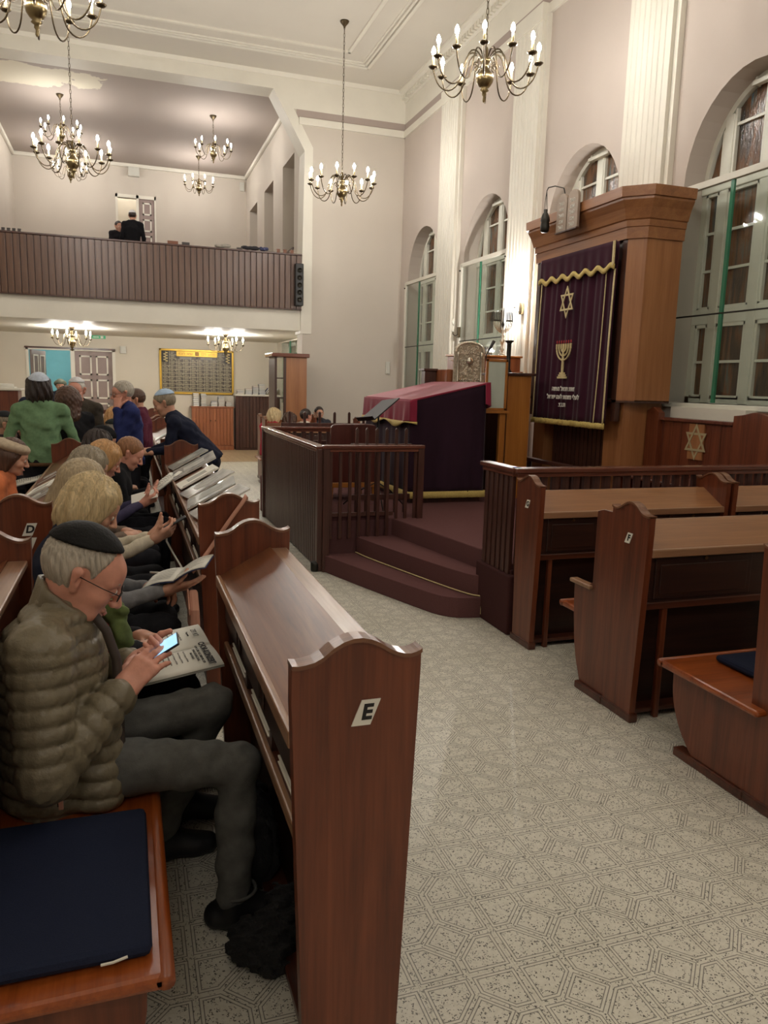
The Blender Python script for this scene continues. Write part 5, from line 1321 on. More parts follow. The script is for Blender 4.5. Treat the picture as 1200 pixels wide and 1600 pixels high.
# ------------------------------------------------------------------ people: smooth blended volumes turned into meshes
V = lambda *a: np.array(a, dtype=np.float64)
def nrm(v): v = np.asarray(v, float); return v/np.linalg.norm(v)
class Vol:
    """a smooth union of round cones and ellipsoids"""
    def __init__(s): s.ops = []
    def rc(s, a, b, r1, r2, k=0.02, sq=None, mod=None, op='u'):
        """round cone a-b; sq=(axis, factor) widens it along an axis; mod(t, x, y, z) adds to the radius"""
        s.ops.append(('rc', op, np.array(a, float), np.array(b, float), r1, r2, k, sq, mod)); return s
    def el(s, c, r, k=0.02, R=None, op='u', mod=None):
        s.ops.append(('el', op, np.array(c, float), np.array(r, float), None, R, k, None, mod)); return s
    def cut(s, p, n, k=0.006):
        """keep the side n points away from"""
        s.ops.append(('cut', 'i', np.array(p, float), nrm(n), None, None, k, None, None)); return s
    def bounds(s):
        lo = np.full(3, 1e9); hi = -lo
        for o in s.ops:
            if o[1] != 'u': continue
            if o[0] == 'rc':
                r = max(o[4], o[5])*(max(1, o[7][1]) if o[7] else 1)+0.02
                lo = np.minimum(lo, np.minimum(o[2], o[3])-r); hi = np.maximum(hi, np.maximum(o[2], o[3])+r)
            else:
                r = o[3].max()+0.015; lo = np.minimum(lo, o[2]-r); hi = np.maximum(hi, o[2]+r)
        return lo, hi
    def eval(s, lo, hi, h, disp=None):
        n = np.ceil((hi-lo)/h).astype(int)+2
        ax = [(lo[i]+h*np.arange(n[i])).astype(np.float32) for i in range(3)]
        D = np.full(n, 0.5, np.float32)
        for o in s.ops:
            typ, op, a, b, r1, r2, k, sq, mod = o
            if typ == 'cut':
                d = ((ax[0]-a[0])*b[0])[:, None, None]+((ax[1]-a[1])*b[1])[None, :, None]+((ax[2]-a[2])*b[2])[None, None, :]
                hh = np.clip(0.5-0.5*(d-D)/k, 0, 1); D = d+(D-d)*hh+k*hh*(1-hh); continue
            if typ == 'rc':
                r = max(r1, r2)*(max(1, sq[1]) if sq else 1)+k+0.05
                l2 = np.minimum(a, b)-r; h2 = np.maximum(a, b)+r
            else:
                r = b.max()+k+0.05; l2 = a-r; h2 = a+r
            i0 = np.maximum(0, np.floor((l2-lo)/h).astype(int)); i1 = np.minimum(n, np.ceil((h2-lo)/h).astype(int)+1)
            if (i1 <= i0).any(): continue
            sl = tuple(slice(i0[q], i1[q]) for q in range(3))
            X = ax[0][sl[0]][:, None, None]; Y = ax[1][sl[1]][None, :, None]; Z = ax[2][sl[2]][None, None, :]
            if typ == 'rc':
                ab = b-a; L2 = float(ab@ab)+1e-12
                px, py, pz = X-np.float32(a[0]), Y-np.float32(a[1]), Z-np.float32(a[2])
                t = np.clip((px*np.float32(ab[0])+py*np.float32(ab[1])+pz*np.float32(ab[2]))/np.float32(L2), 0, 1)
                qx, qy, qz = px-t*np.float32(ab[0]), py-t*np.float32(ab[1]), pz-t*np.float32(ab[2])
                if sq:
                    nx = nrm(sq[0]); c = (qx*nx[0]+qy*nx[1]+qz*nx[2])*(1-1/sq[1])
                    qx, qy, qz = qx-c*nx[0], qy-c*nx[1], qz-c*nx[2]
                d = np.sqrt(qx*qx+qy*qy+qz*qz)-(r1+(r2-r1)*t)
                if mod is not None: d = d-mod(t, X, Y, Z)
            else:
                px, py, pz = X-np.float32(a[0]), Y-np.float32(a[1]), Z-np.float32(a[2])
                if r2 is not None:
                    R = np.asarray(r2, np.float32)     # columns = local axes
                    px, py, pz = (px*R[0, 0]+py*R[1, 0]+pz*R[2, 0], px*R[0, 1]+py*R[1, 1]+pz*R[2, 1], px*R[0, 2]+py*R[1, 2]+pz*R[2, 2])
                k0 = np.sqrt((px/b[0])**2+(py/b[1])**2+(pz/b[2])**2); k1 = np.sqrt((px/b[0]**2)**2+(py/b[1]**2)**2+(pz/b[2]**2)**2)+1e-6
                d = k0*(k0-1)/k1
                if mod is not None: d = d-mod(k0, X, Y, Z)
            d = d.astype(np.float32); E_ = D[sl]
            if op == 'u':
                hh = np.clip(0.5+0.5*(E_-d)/k, 0, 1); D[sl] = E_+(d-E_)*hh-k*hh*(1-hh)
            elif op == 's':
                hh = np.clip(0.5-0.5*(E_+d)/k, 0, 1); D[sl] = E_+(-d-E_)*hh+k*hh*(1-hh)
        if disp is not None:
            D = D-disp(ax[0][:, None, None], ax[1][None, :, None], ax[2][None, None, :]).astype(np.float32)
        return D
    def mesh(s, h, disp=None):
        lo, hi = s.bounds(); return surfnet(s.eval(lo, hi, h, disp), lo, h)

_EDG = [(0, 1), (2, 3), (4, 5), (6, 7), (0, 2), (1, 3), (4, 6), (5, 7), (0, 4), (1, 5), (2, 6), (3, 7)]
def surfnet(D, lo, h):
    S = D < 0
    n = np.array(D.shape)-1
    c = np.zeros(n, np.int8)
    offs = [(i, j, k) for k in (0, 1) for j in (0, 1) for i in (0, 1)]
    for (i, j, k) in offs: c += S[i:i+n[0], j:j+n[1], k:k+n[2]]
    I = np.argwhere((c > 0) & (c < 8))
    if len(I) == 0: return np.zeros((0, 3)), np.zeros((0, 4), int)
    vals = np.stack([D[I[:, 0]+i, I[:, 1]+j, I[:, 2]+k] for (i, j, k) in offs], 1)
    acc = np.zeros((len(I), 3)); cnt = np.zeros(len(I)); O = np.array(offs, float)
    for a, b in _EDG:
        va, vb = vals[:, a], vals[:, b]; m_ = (va < 0) != (vb < 0)
        t = np.where(m_, va/np.where(va-vb == 0, 1, va-vb), 0)
        p = O[a]+(O[b]-O[a])*t[:, None]
        acc += p*m_[:, None]; cnt += m_
    verts = lo+(I+acc/cnt[:, None])*h
    idx = np.full(n, -1, np.int64); idx[I[:, 0], I[:, 1], I[:, 2]] = np.arange(len(I))
    quads = []
    for ax_ in range(3):
        u, w_ = (ax_+1) % 3, (ax_+2) % 3
        sl0 = [slice(None)]*3; sl1 = [slice(None)]*3; sl0[ax_] = slice(0, -1); sl1[ax_] = slice(1, None)
        A, B = S[tuple(sl0)], S[tuple(sl1)]
        E_ = np.argwhere(A != B)
        E_ = E_[(E_[:, u] > 0) & (E_[:, w_] > 0) & (E_[:, u] < n[u]) & (E_[:, w_] < n[w_])]
        if len(E_) == 0: continue
        fl = A[E_[:, 0], E_[:, 1], E_[:, 2]]
        def g(du, dw):
            q = E_.copy(); q[:, u] -= du; q[:, w_] -= dw; return idx[q[:, 0], q[:, 1], q[:, 2]]
        q = np.stack([g(1, 1), g(0, 1), g(0, 0), g(1, 0)], 1)
        q[~fl] = q[~fl][:, ::-1]
        quads.append(q)
    Q = np.concatenate(quads); Q = Q[(Q >= 0).all(1)]
    return verts, Q

def np_mesh(name, pieces):
    """one mesh from several (verts, quads) pieces"""
    vs, qs, o = [], [], 0
    for v, q in pieces:
        if len(v) == 0: continue
        vs.append(v); qs.append(q+o); o += len(v)
    v = np.concatenate(vs); q = np.concatenate(qs)
    me = bpy.data.meshes.new(name)
    me.vertices.add(len(v)); me.vertices.foreach_set('co', v.astype(np.float32).ravel())
    me.loops.add(len(q)*4); me.loops.foreach_set('vertex_index', q.astype(np.int32).ravel())
    me.polygons.add(len(q)); me.polygons.foreach_set('loop_start', np.arange(0, len(q)*4, 4, dtype=np.int32))
    try: me.polygons.foreach_set('loop_total', np.full(len(q), 4, np.int32))
    except Exception: pass
    me.update(calc_edges=True); me.validate()
    return me
def frame(fwd, up):
    f = nrm(fwd); l = nrm(np.cross(up, f)); u = np.cross(f, l)
    return np.stack([f, l, u], 1)      # columns: forward, left, up
def place(vq, R, o, s=1.0):
    v, q = vq; return (v*s) @ R.T + np.asarray(o), q

# ---- head, in its own frame: x forward, y left, z up
def head_vol(old=False, female=False, detail=True):
    h = Vol()
    h.el((-0.014, 0, 0.032), (0.099, 0.076, 0.090))
    h.el((0.030, 0, -0.035), (0.062, 0.061 if not female else 0.057, 0.078), 0.03)
    h.el((0.036, 0, -0.088), (0.044, 0.042 if female else 0.047, 0.030), 0.03)
    h.el((0.070, 0, -0.104), (0.016, 0.019, 0.014), 0.02)
    h.el((0.066, 0, 0.035), (0.030, 0.052, 0.036), 0.03)                        # forehead
    for s in (-1, 1):
        h.el((0.058, s*0.040, -0.030), (0.028, 0.024, 0.026), 0.02)             # cheek
        h.rc((0.087, s*0.012, 0.018), (0.074, s*0.048, 0.016), 0.010, 0.008, 0.012)   # brow
        if detail: h.el((0.096, s*0.031, 0.000), (0.018, 0.017, 0.011), 0.012, op='s')
        h.rc((-0.004, s*0.074, -0.030), (-0.014, s*0.086, 0.018), 0.010, 0.015, 0.006)   # ear
        if detail: h.el((0.000, s*0.089, 0.002), (0.009, 0.006, 0.016), 0.005, op='s')
    h.rc((0.090, 0, 0.012), (0.115, 0, -0.034), 0.008, 0.0125, 0.010)           # nose
    for s in (-1, 1): h.el((0.104, s*0.012, -0.038), (0.011, 0.008, 0.008), 0.006)
    h.el((0.090, 0, -0.064), (0.010, 0.022, 0.0055), 0.006); h.el((0.088, 0, -0.076), (0.010, 0.019, 0.006), 0.006)
    if detail: h.rc((0.100, -0.022, -0.0695), (0.100, 0.022, -0.0695), 0.0022, 0.0022, 0.004, op='s')
    if detail:
        for s in (-1, 1): h.el((0.083, s*0.031, 0.001), (0.0135, 0.0145, 0.0125), 0.004)   # lids
    if old:
        for s in (-1, 1):
            h.rc((0.096, s*0.020, -0.042), (0.080, s*0.034, -0.075), 0.003, 0.003, 0.006, op='s')
            h.el((0.060, s*0.040, -0.078), (0.020, 0.016, 0.020), 0.02)
    h.rc((-0.020, 0, -0.050), (-0.022, 0, -0.095), 0.053, 0.050, 0.03)
    return h
HEADC = {}
def head_piece(h, old=False, female=False):
    key = (h, old, female)
    if key not in HEADC: HEADC[key] = head_vol(old, female, h < 0.007).mesh(h)
    return HEADC[key]
# ---- hand, in its own frame: x towards the fingers, y thumb side, z back of the hand
def hand_vol(curl=(20, 25, 20), spread=4, thumb=(0.75, 0.62, -0.2), tcurl=15, lens=1.0, curls=None):
    h = Vol()
    for y, w_ in ((0.030, 0.0135), (0.010, 0.0145), (-0.010, 0.014), (-0.029, 0.0125)):
        h.rc((0.0, y*0.62, 0), (0.088, y, 0.001), 0.016, w_*0.92, 0.012)
    h.rc((-0.06, 0, 0), (0.01, 0, 0), 0.024, 0.023, 0.02, sq=((0, 1, 0), 1.25))
    h.el((0.035, 0.028, -0.010), (0.032, 0.014, 0.013), 0.015)
    base = [(0.086, 0.031), (0.092, 0.0105), (0.089, -0.0105), (0.080, -0.030)]
    ln = [0.074, 0.084, 0.078, 0.060]
    for i in range(4):
        c = curls[i] if curls else curl
        a = math.radians(spread*(1.5-i)); p = V(base[i][0], base[i][1], 0.001); th = 0.0; r = (0.0092, 0.0096, 0.0092, 0.0082)[i]
        for s_, f_ in enumerate((0.46, 0.30, 0.24)):
            th += math.radians(c[s_]); L = ln[i]*f_*lens
            d = V(math.cos(th)*math.cos(a), math.cos(th)*math.sin(a), -math.sin(th)); q = p+d*L
            h.rc(p, q, r, r*0.92, 0.004 if s_ else 0.008); r *= 0.92; p = q
    t = nrm(thumb); p = V(0.022, 0.030, -0.006); n2 = nrm(np.cross(t, (0, 0, 1)))
    for s_, (L, r) in enumerate(((0.042, 0.0125), (0.032, 0.0108), (0.027, 0.0092))):
        q = p+t*L; h.rc(p, q, r, r*0.9, 0.008); p = q
        a = math.radians(-tcurl); t = t*math.cos(a)+np.cross(n2, t)*math.sin(a)
    return h
HANDC = {}
def hand_piece(h, left, **kw):
    key = (h, left, repr(sorted(kw.items())))
    if key not in HANDC:
        v, q = hand_vol(**kw).mesh(h)
        if left: v = v*np.array([1, -1, 1]); q = q[:, ::-1]
        HANDC[key] = (v, q)
    return HANDC[key]

def wrinkle(seed, amp=0.005, wl=0.09):
    r = random.Random(seed); K = []
    for _ in range(5):
        d = nrm([r.uniform(-1, 1), r.uniform(-1, 1), r.uniform(-1, 1)])*2*PI/(wl*r.uniform(0.6, 1.6)); K.append((d, r.uniform(0, 6)))
    def f(X, Y, Z):
        o = 0
        for d, p in K: o = o+np.sin(X*np.float32(d[0])+Y*np.float32(d[1])+Z*np.float32(d[2])+np.float32(p))
        return o*np.float32(amp/3)
    return f

SKIN = {}
def skin_mat(name, c):
    m = mat_plain(name, c, 0.5, var=0.10, vscale=25, bump=0.06, bscale=160, spec=0.35)
    b = m.node_tree.nodes['Principled BSDF']; b.inputs['Subsurface Weight'].default_value = 0.12
    b.inputs['Subsurface Radius'].default_value = (0.012, 0.005, 0.003); b.inputs['Subsurface Scale'].default_value = 0.5
skin_mat('skin_fair', srgb(200, 152, 128)); skin_mat('skin_warm', srgb(184, 132, 106)); skin_mat('skin_pink', srgb(206, 148, 128)); skin_mat('skin_hand', srgb(178, 118, 92))
def hair_mat(name, c, var=0.42):
    m, nt, b = _new(name)
    v = _coords(nt, (95, 95, 9)); n = _noise(nt, v, 1.0, 5, 0.65, 0.5)
    cc = Vector(c[:3]); nt.links.new(_ramp(nt, n, [(0.3, tuple(cc*(1-var))+(1,)), (0.7, tuple(min(1, x*(1+var)) for x in cc)+(1,))]), b.inputs['Base Color'])
    b.inputs['Roughness'].default_value = 0.45; _bump(nt, b, n, 0.9, 0.006)
hair_mat('hair_grey', srgb(170, 162, 148)); hair_mat('hair_blonde', srgb(196, 174, 132)); hair_mat('hair_ash', srgb(164, 146, 116)); hair_mat('hair_ashgrey', srgb(140, 128, 108))
hair_mat('hair_brown', srgb(78, 52, 38)); hair_mat('hair_dark', srgb(44, 32, 28)); hair_mat('hair_light', srgb(184, 140, 90)); hair_mat('hair_white', srgb(196, 192, 182)); hair_mat('hair_short', srgb(140, 96, 62))
CL = {}
def cloth(rgb, kind='cloth'):
    n = '%s_%d_%d_%d' % ((kind,)+tuple(rgb))
    if n not in MATS:
        mat_plain(n, srgb(*rgb), 0.9 if kind == 'cloth' else 0.45, var=0.14, vscale=40 if kind == 'cloth' else 9, bump=0.3, bscale=320, spec=0.2 if kind == 'cloth' else 0.5)
    return n

# ---- hair and hats, in the head frame
def hair_vol(style):
    h = Vol(); st = lambda a, f: (lambda k0, X, Y, Z: a*np.sin(np.arctan2(Y, X+0.02)*f+Z*40)+a*0.6*np.sin(np.arctan2(Y, X+0.02)*f*2.3+Z*23+1))
    if style == 'short_old':
        h.el((-0.018, 0, 0.030), (0.104, 0.083, 0.096), mod=lambda k0, X, Y, Z: 0.0022*np.sin(X*260+Z*180)*np.sin(Y*240+Z*90))
        h.cut((0.022, 0, 0.0), (0.82, 0, -0.30), 0.012); h.cut((0, 0, -0.062), (0.25, 0, -1), 0.012)
        for s in (-1, 1): h.el((0.000, s*0.082, -0.004), (0.026, 0.022, 0.040), 0.006, op='s')
    elif style == 'short':
        h.el((-0.014, 0, 0.034), (0.107, 0.085, 0.099), mod=lambda k0, X, Y, Z: 0.003*np.sin(X*200+Z*120)*np.sin(Y*190+1))
        h.cut((0.045, 0, 0.03), (0.75, 0, -0.62), 0.012); h.cut((0, 0, -0.058), (0.3, 0, -1), 0.012)
        for s in (-1, 1): h.el((0.004, s*0.084, -0.010), (0.026, 0.022, 0.036), 0.006, op='s')
    elif style == 'bob':
        h.el((-0.016, 0, 0.038), (0.116, 0.098, 0.104), mod=st(0.006, 13))
        h.el((-0.040, 0, -0.045), (0.092, 0.104, 0.105), 0.05, mod=st(0.009, 11))
        for s in (-1, 1): h.el((0.020, s*0.078, -0.050), (0.062, 0.032, 0.095), 0.04, mod=st(0.007, 19))
        for s in (-1, 1): h.rc((0.030, s*0.070, 0.070), (0.062, s*0.074, -0.135), 0.036, 0.020, 0.03, mod=lambda t, X, Y, Z: 0.004*np.sin(X*190+Y*90+Z*10))
        h.cut((0.092, 0, 0.035), (0.9, 0, -0.42), 0.03)
        h.el((0.098, 0, -0.050), (0.068, 0.050, 0.088), 0.02, op='s')
    elif style == 'long':
        h.el((-0.014, 0, 0.038), (0.112, 0.094, 0.104), mod=st(0.003, 26))
        h.rc((-0.055, 0, 0.0), (-0.085, 0, -0.27), 0.085, 0.070, 0.05, sq=((0, 1, 0), 1.25), mod=lambda t, X, Y, Z: 0.005*np.sin(Y*150+Z*12)+0.003*np.sin(Y*330-Z*20))
        for s in (-1, 1): h.rc((0.005, s*0.076, 0.0), (-0.015, s*0.085, -0.22), 0.034, 0.028, 0.04, mod=lambda t, X, Y, Z: 0.004*np.sin(Y*200+X*160+Z*12))
        h.cut((0.072, 0, 0.04), (0.9, 0, -0.42), 0.03)
        h.el((0.095, 0, -0.050), (0.075, 0.060, 0.095), 0.02, op='s')
    elif style == 'curly':
        h.el((-0.02, 0, 0.03), (0.125, 0.112, 0.115), mod=lambda k0, X, Y, Z: 0.006*np.sin(X*110)*np.sin(Y*120)*np.sin(Z*110))
        h.rc((-0.05, 0, -0.02), (-0.07, 0, -0.16), 0.10, 0.08, 0.05, sq=((0, 1, 0), 1.2), mod=lambda t, X, Y, Z: 0.006*np.sin(X*110)*np.sin(Y*120)*np.sin(Z*110))
        h.cut((0.072, 0, 0.04), (0.9, 0, -0.42), 0.03)
        h.el((0.095, 0, -0.045), (0.075, 0.058, 0.095), 0.02, op='s')
    elif style == 'beard':
        h.el((0.046, 0, -0.085), (0.050, 0.055, 0.045), 0.02); h.cut((0, 0, -0.050), (-0.3, 0, 1), 0.01)
        h.el((0.098, 0, -0.066), (0.012, 0.024, 0.010), 0.006, op='s')
    return h
HAIRC = {}
def hair_piece(style, h):
    if (style, h) not in HAIRC: HAIRC[(style, h)] = hair_vol(style).mesh(h)
    return HAIRC[(style, h)]
def hat_vol(kind):
    h = Vol()
    if kind == 'kippah':
        h.el((-0.020, 0, 0.036), (0.111, 0.090, 0.101)); h.cut((-0.030, 0, 0.078), (0.22, 0, -0.975), 0.005)
        h.el((-0.020, 0, 0.028), (0.1045, 0.0835, 0.094), 0.003, op='s')
    elif kind == 'beret':
        h.el((-0.03, 0.0, 0.075), (0.135, 0.125, 0.050)); h.el((-0.015, 0, 0.055), (0.112, 0.092, 0.035), 0.02); h.rc((-0.03, 0, 0.12), (-0.03, 0, 0.14), 0.006, 0.004, 0.006)
    elif kind == 'cap':
        h.el((-0.015, 0, 0.045), (0.116, 0.095, 0.096)); h.cut((0, 0, 0.03), (0.15, 0, -1), 0.01); h.rc((-0.015, -0.07, 0.045), (-0.015, 0.07, 0.045), 0.05, 0.05, 0.03)
    return h

def person(label, J, st, base, group=None, h_head=0.006, h_cloth=0.013, h_hand=0.0042):
    """J: joints in world space; st: looks. The skin is the thing itself, hair, clothes and glasses are its children."""
    B = np.asarray(base, float); g = lambda k: np.asarray(J[k], float)
    sc = st.get('scale', 1.0)
    HR = frame(g('hf'), g('hu')); hc = g('head')
    pieces = [place(head_piece(h_head, st.get('old', False), st.get('female', False)), HR, hc, sc)]
    for s in ('r', 'l'):
        f = nrm(g('hd_'+s)); d = nrm(g('hn_'+s)); R = frame(f, d)
        kw = dict(st.get('hand_'+s, {}))
        hv = hand_piece(h_hand, s == 'l', **kw)
        # in the hand frame y is the thumb side: for a right hand with z dorsal and x fingers, thumb lies to +y (left of forward)
        pieces.append(place(hv, R, g('wr_'+s)+f*0.012, sc))
    bd = Vol(); latv = g('sh_l')-g('sh_r'); lat = nrm(latv)
    bd.rc(g('pelvis'), g('chest'), 0.085, 0.10, 0.04, sq=(lat, 1.35)); bd.rc(g('sh_r'), g('sh_l'), 0.045, 0.045, 0.04)
    bd.rc(g('neck'), hc-HR[:, 2]*0.055*sc-HR[:, 0]*0.010*sc, 0.050, 0.047, 0.03)
    bd.rc(g('chest'), g('neck'), 0.07, 0.048, 0.04)
    for s in ('r', 'l'):
        bd.rc(g('sh_'+s), g('el_'+s), 0.038, 0.033, 0.02); bd.rc(g('el_'+s), g('wr_'+s), 0.033, 0.023, 0.02)
        bd.rc(g('hip_'+s), g('kn_'+s), 0.060, 0.045, 0.03); bd.rc(g('kn_'+s), g('an_'+s), 0.044, 0.033, 0.02)
    pieces.append(bd.mesh(max(h_cloth, 0.013)))
    pieces = [(v-B, q) for v, q in pieces]
    o = link_mesh('person', np_mesh('person', pieces), st.get('skin', 'skin_fair'), None, smooth=True)
    o.location = base; tag(o, label, 'person', group)
    def kid(name, vq, mat):
        if len(vq[0]) == 0: return None
        return link_mesh(name, np_mesh(name, [(vq[0]-B, vq[1])]), mat, o, smooth=True)
    # hair, hat
    if st.get('hair'):
        kid('hair', place(hair_piece(st['hair'], min(h_head*1.1, 0.008)), HR, hc, sc), st['hair_mat'])
    if st.get('beard'): kid('beard', place(hair_piece('beard', min(h_head*1.1, 0.008)), HR, hc, sc), st['beard'])
    if st.get('hat'):
        kid(st['hat'] if st['hat'] != 'kippah' else 'skullcap', place(hat_vol(st['hat']).mesh(0.0045), HR, hc, sc*st.get('hat_s', 1.0)), st['hat_mat'])
    def hp(x, y, z): return tuple(HR @ np.array([x, y, z])*sc+hc-B)
    if st.get('eyes', True):
        for s in (-1, 1):
            MB().ell(hp(0.0865, s*0.031, 0.000), (0.0115*sc,)*3, 10, 8).build('eye', 'eye_white', o, smooth=True)
            MB().ell(hp(0.0945, s*0.031, -0.001), (0.0045*sc,)*3, 8, 6).build('iris', 'ink', o, smooth=True)
            MB().tube([hp(0.094, s*0.014, 0.020), hp(0.093, s*0.032, 0.025), hp(0.078, s*0.049, 0.020)], 0.0032*sc, 6).build('eyebrow', st.get('brow', st.get('hair_mat', 'hair_brown')), o, smooth=True)
        MB().tube([hp(0.0965, -0.020, -0.0695), hp(0.1005, 0, -0.0685), hp(0.0965, 0.020, -0.0695)], 0.0035*sc, 6).build('lips', 'lip', o, smooth=True)
    if st.get('glasses'):
        gl_ = MB()
        for s in (-1, 1):
            ring = [hp(0.108, s*0.032+0.022*math.cos(a), -0.004+0.015*math.sin(a)) for a in [2*PI*i/14 for i in range(14)]]
            gl_.tube(ring, 0.0013*sc, 5, closed=True)
            gl_.tube([hp(0.107, s*0.054, 0.002), hp(0.06, s*0.078, 0.006), hp(-0.005, s*0.087, 0.010)], 0.0013*sc, 5)
        gl_.tube([hp(0.110, -0.010, -0.002), hp(0.113, 0, 0.001), hp(0.110, 0.010, -0.002)], 0.0013*sc, 5)
        gl_.build('glasses', 'iron', o, smooth=True)
    # upper garment
    pf = st.get('puff', 0.0); tm = st['top']
    if tm:
        q = st.get('quilt'); tp = Vol()
        up = nrm(g('neck')-g('pelvis'))
        def mq(L, ph=0.0):
            if not q: return None
            return lambda t, X, Y, Z: q[1]*(np.abs(np.sin(np.pi*(t*L/q[0]+ph)))**0.5-0.75)
        tl = np.linalg.norm(g('chest')-g('pelvis'))
        wd = st.get('girth', 1.0)
        low = g('pelvis')-up*st.get('hem', 0.06)
        mz = (lambda t, X, Y, Z: q[1]*(np.abs(np.sin(np.pi*(Z-0.12*np.abs(Y-g('chest')[1])+0.05*X)/q[0]))**0.5-0.75)) if q else None
        tp.rc(low, g('chest'), (0.125+pf)*wd, (0.122+pf)*wd, 0.04, sq=(lat, 1.38), mod=mz)
        tp.rc(g('chest'), g('neck')-up*0.03, (0.118+pf)*wd, 0.075+pf*0.5, 0.05, sq=(lat, 1.3), mod=mz)
        ar = st.get('arm', 1.0)
        for s in ('r', 'l'):
            tp.rc(g('neck')-up*0.03, g('sh_'+s), 0.062+pf*0.5, 0.066+pf*0.6, 0.05, mod=mz)
            L = np.linalg.norm(g('el_'+s)-g('sh_'+s))
            tp.rc(g('sh_'+s), g('el_'+s), (0.060+pf)*ar, (0.048+pf)*ar, 0.025, mod=mq(L, 0.2))
            we = g('wr_'+s)+(g('el_'+s)-g('wr_'+s))*0.06
            tp.rc(g('el_'+s), we, (0.046+pf)*ar, (0.034+pf*0.7)*ar, 0.02, mod=mq(np.linalg.norm(we-g('el_'+s)), 0.1))
        tp.el(g('neck')+up*0.035+HR[:, 0]*0.02, (0.062, 0.062, 0.045), 0.012, op='s')
        for e_ in st.get('extra_top', ()): tp.rc(e_[0], e_[1], e_[2], e_[3], e_[4], mod=mz)
        lowp = low-up*0.02
        tp.cut(lowp, -up, 0.01)
        sd = hash(label) % 1000 if False else sum(map(ord, label)) % 1000
        kid(st.get('top_name', 'sweater'), tp.mesh(h_cloth, wrinkle(sd, st.get('wr', 0.006), st.get('wl', 0.09))), tm)
    if st.get('collar'):
        cn = g('neck')-nrm(g('neck')-g('pelvis'))*0.012; ax_ = nrm(nrm(hc-g('neck'))+V(-0.10, 0, 0.25)); fw_ = nrm(HR[:, 0]-ax_*(HR[:, 0]@ax_)); sd_ = np.cross(ax_, fw_)
        def cfn_(u, v):
            a = math.radians(-158+316*u)+PI; r = 0.083+0.004*v+0.004*math.sin(u*40)
            p = cn+ax_*(-0.02+0.085*v-0.03*math.cos(a)*v)+fw_*(r*1.08*math.cos(a)+0.008)+sd_*(r*math.sin(a))-B
            return tuple(p)
        MB().grid(cfn_, 40, 5).build('collar', st['collar'], o, smooth=True, solid=0.014)
    # trousers or skirt
    if st.get('legs'):
        tr = Vol(); lt_ = st.get('leg', 1.0)
        tr.rc((g('hip_r')*0.8+g('hip_l')*0.2), (g('hip_l')*0.8+g('hip_r')*0.2), 0.115, 0.115, 0.05)
        for s in ('r', 'l'):
            tr.rc(g('hip_'+s), g('kn_'+s), 0.090*lt_, 0.070*lt_, 0.03)
            e = g('an_'+s)+(g('kn_'+s)-g('an_'+s))*0.02
            tr.rc(g('kn_'+s), e, 0.069*lt_, 0.056*lt_, 0.02)
        for s in ('r', 'l'):
            pass
        kid('trousers', tr.mesh(h_cloth, wrinkle(len(label)*7, 0.007, 0.10)), st['legs'])
    if st.get('shoes', True):
        for s in ('r', 'l'):
            a = g('an_'+s); t = nrm(g('ft_'+s)); sv_ = Vol()
            hl = a-t*0.055+V(0, 0, -a[2]+0.042); tt = a+t*0.17+V(0, 0, -a[2]+0.034)
            if 'foot_z' in st: hl[2] += st['foot_z']; tt[2] += st['foot_z']
            sd_ = np.cross((0, 0, 1), t); sv_.rc(hl, tt, 0.038, 0.036, 0.02, sq=(sd_, 1.18)); sv_.rc(a+V(0, 0, -0.005), hl+t*0.06, 0.044, 0.042, 0.04); sv_.rc(a, tt-t*0.05, 0.035, 0.036, 0.04)
            sv_.cut((0, 0, 0.003+st.get('foot_z', 0)), (0, 0, -1), 0.004)
            kid('shoe', sv_.mesh(max(0.007, h_cloth*0.7)), st.get('shoe_mat', 'shoe_black'))
    return o, kid, HR, hc
mat_plain('eye_white', srgb(214, 206, 198), 0.3); mat_plain('lip', srgb(172, 104, 94), 0.5); mat_plain('shoe_black', srgb(22, 22, 24), 0.5)
# ------------------------------------------------------------------ the man in the quilted jacket
mat_plain('jacket_olive', srgb(116, 107, 87), 0.40, var=0.14, vscale=14, bump=0.25, bscale=70, spec=0.4)
mat_plain('jacket_dark', srgb(58, 48, 42), 0.6, var=0.1)
mat_plain('jeans_grey', srgb(96, 96, 93), 0.85, var=0.18, vscale=30, bump=0.3, bscale=420, spec=0.2)
mat_plain('leather_black', srgb(19, 18, 18), 0.65, spec=0.2, var=0.15, vscale=30, bump=0.3, bscale=90)
pit_h = math.radians(30)
hfv = V(math.cos(pit_h)*0.995, -0.06, -math.sin(pit_h)); huv = V(math.sin(pit_h), 0.0, math.cos(pit_h))
PH_C = V(0.075, 2.385, 0.855); PH_D = nrm(V(0.80, -0.10, 0.50)); PH_N = nrm(V(-0.50, -0.16, 0.83)); PH_N = nrm(PH_N-PH_D*(PH_N@PH_D)); PH_W = np.cross(PH_N, PH_D)   # PH_W ~ +y side
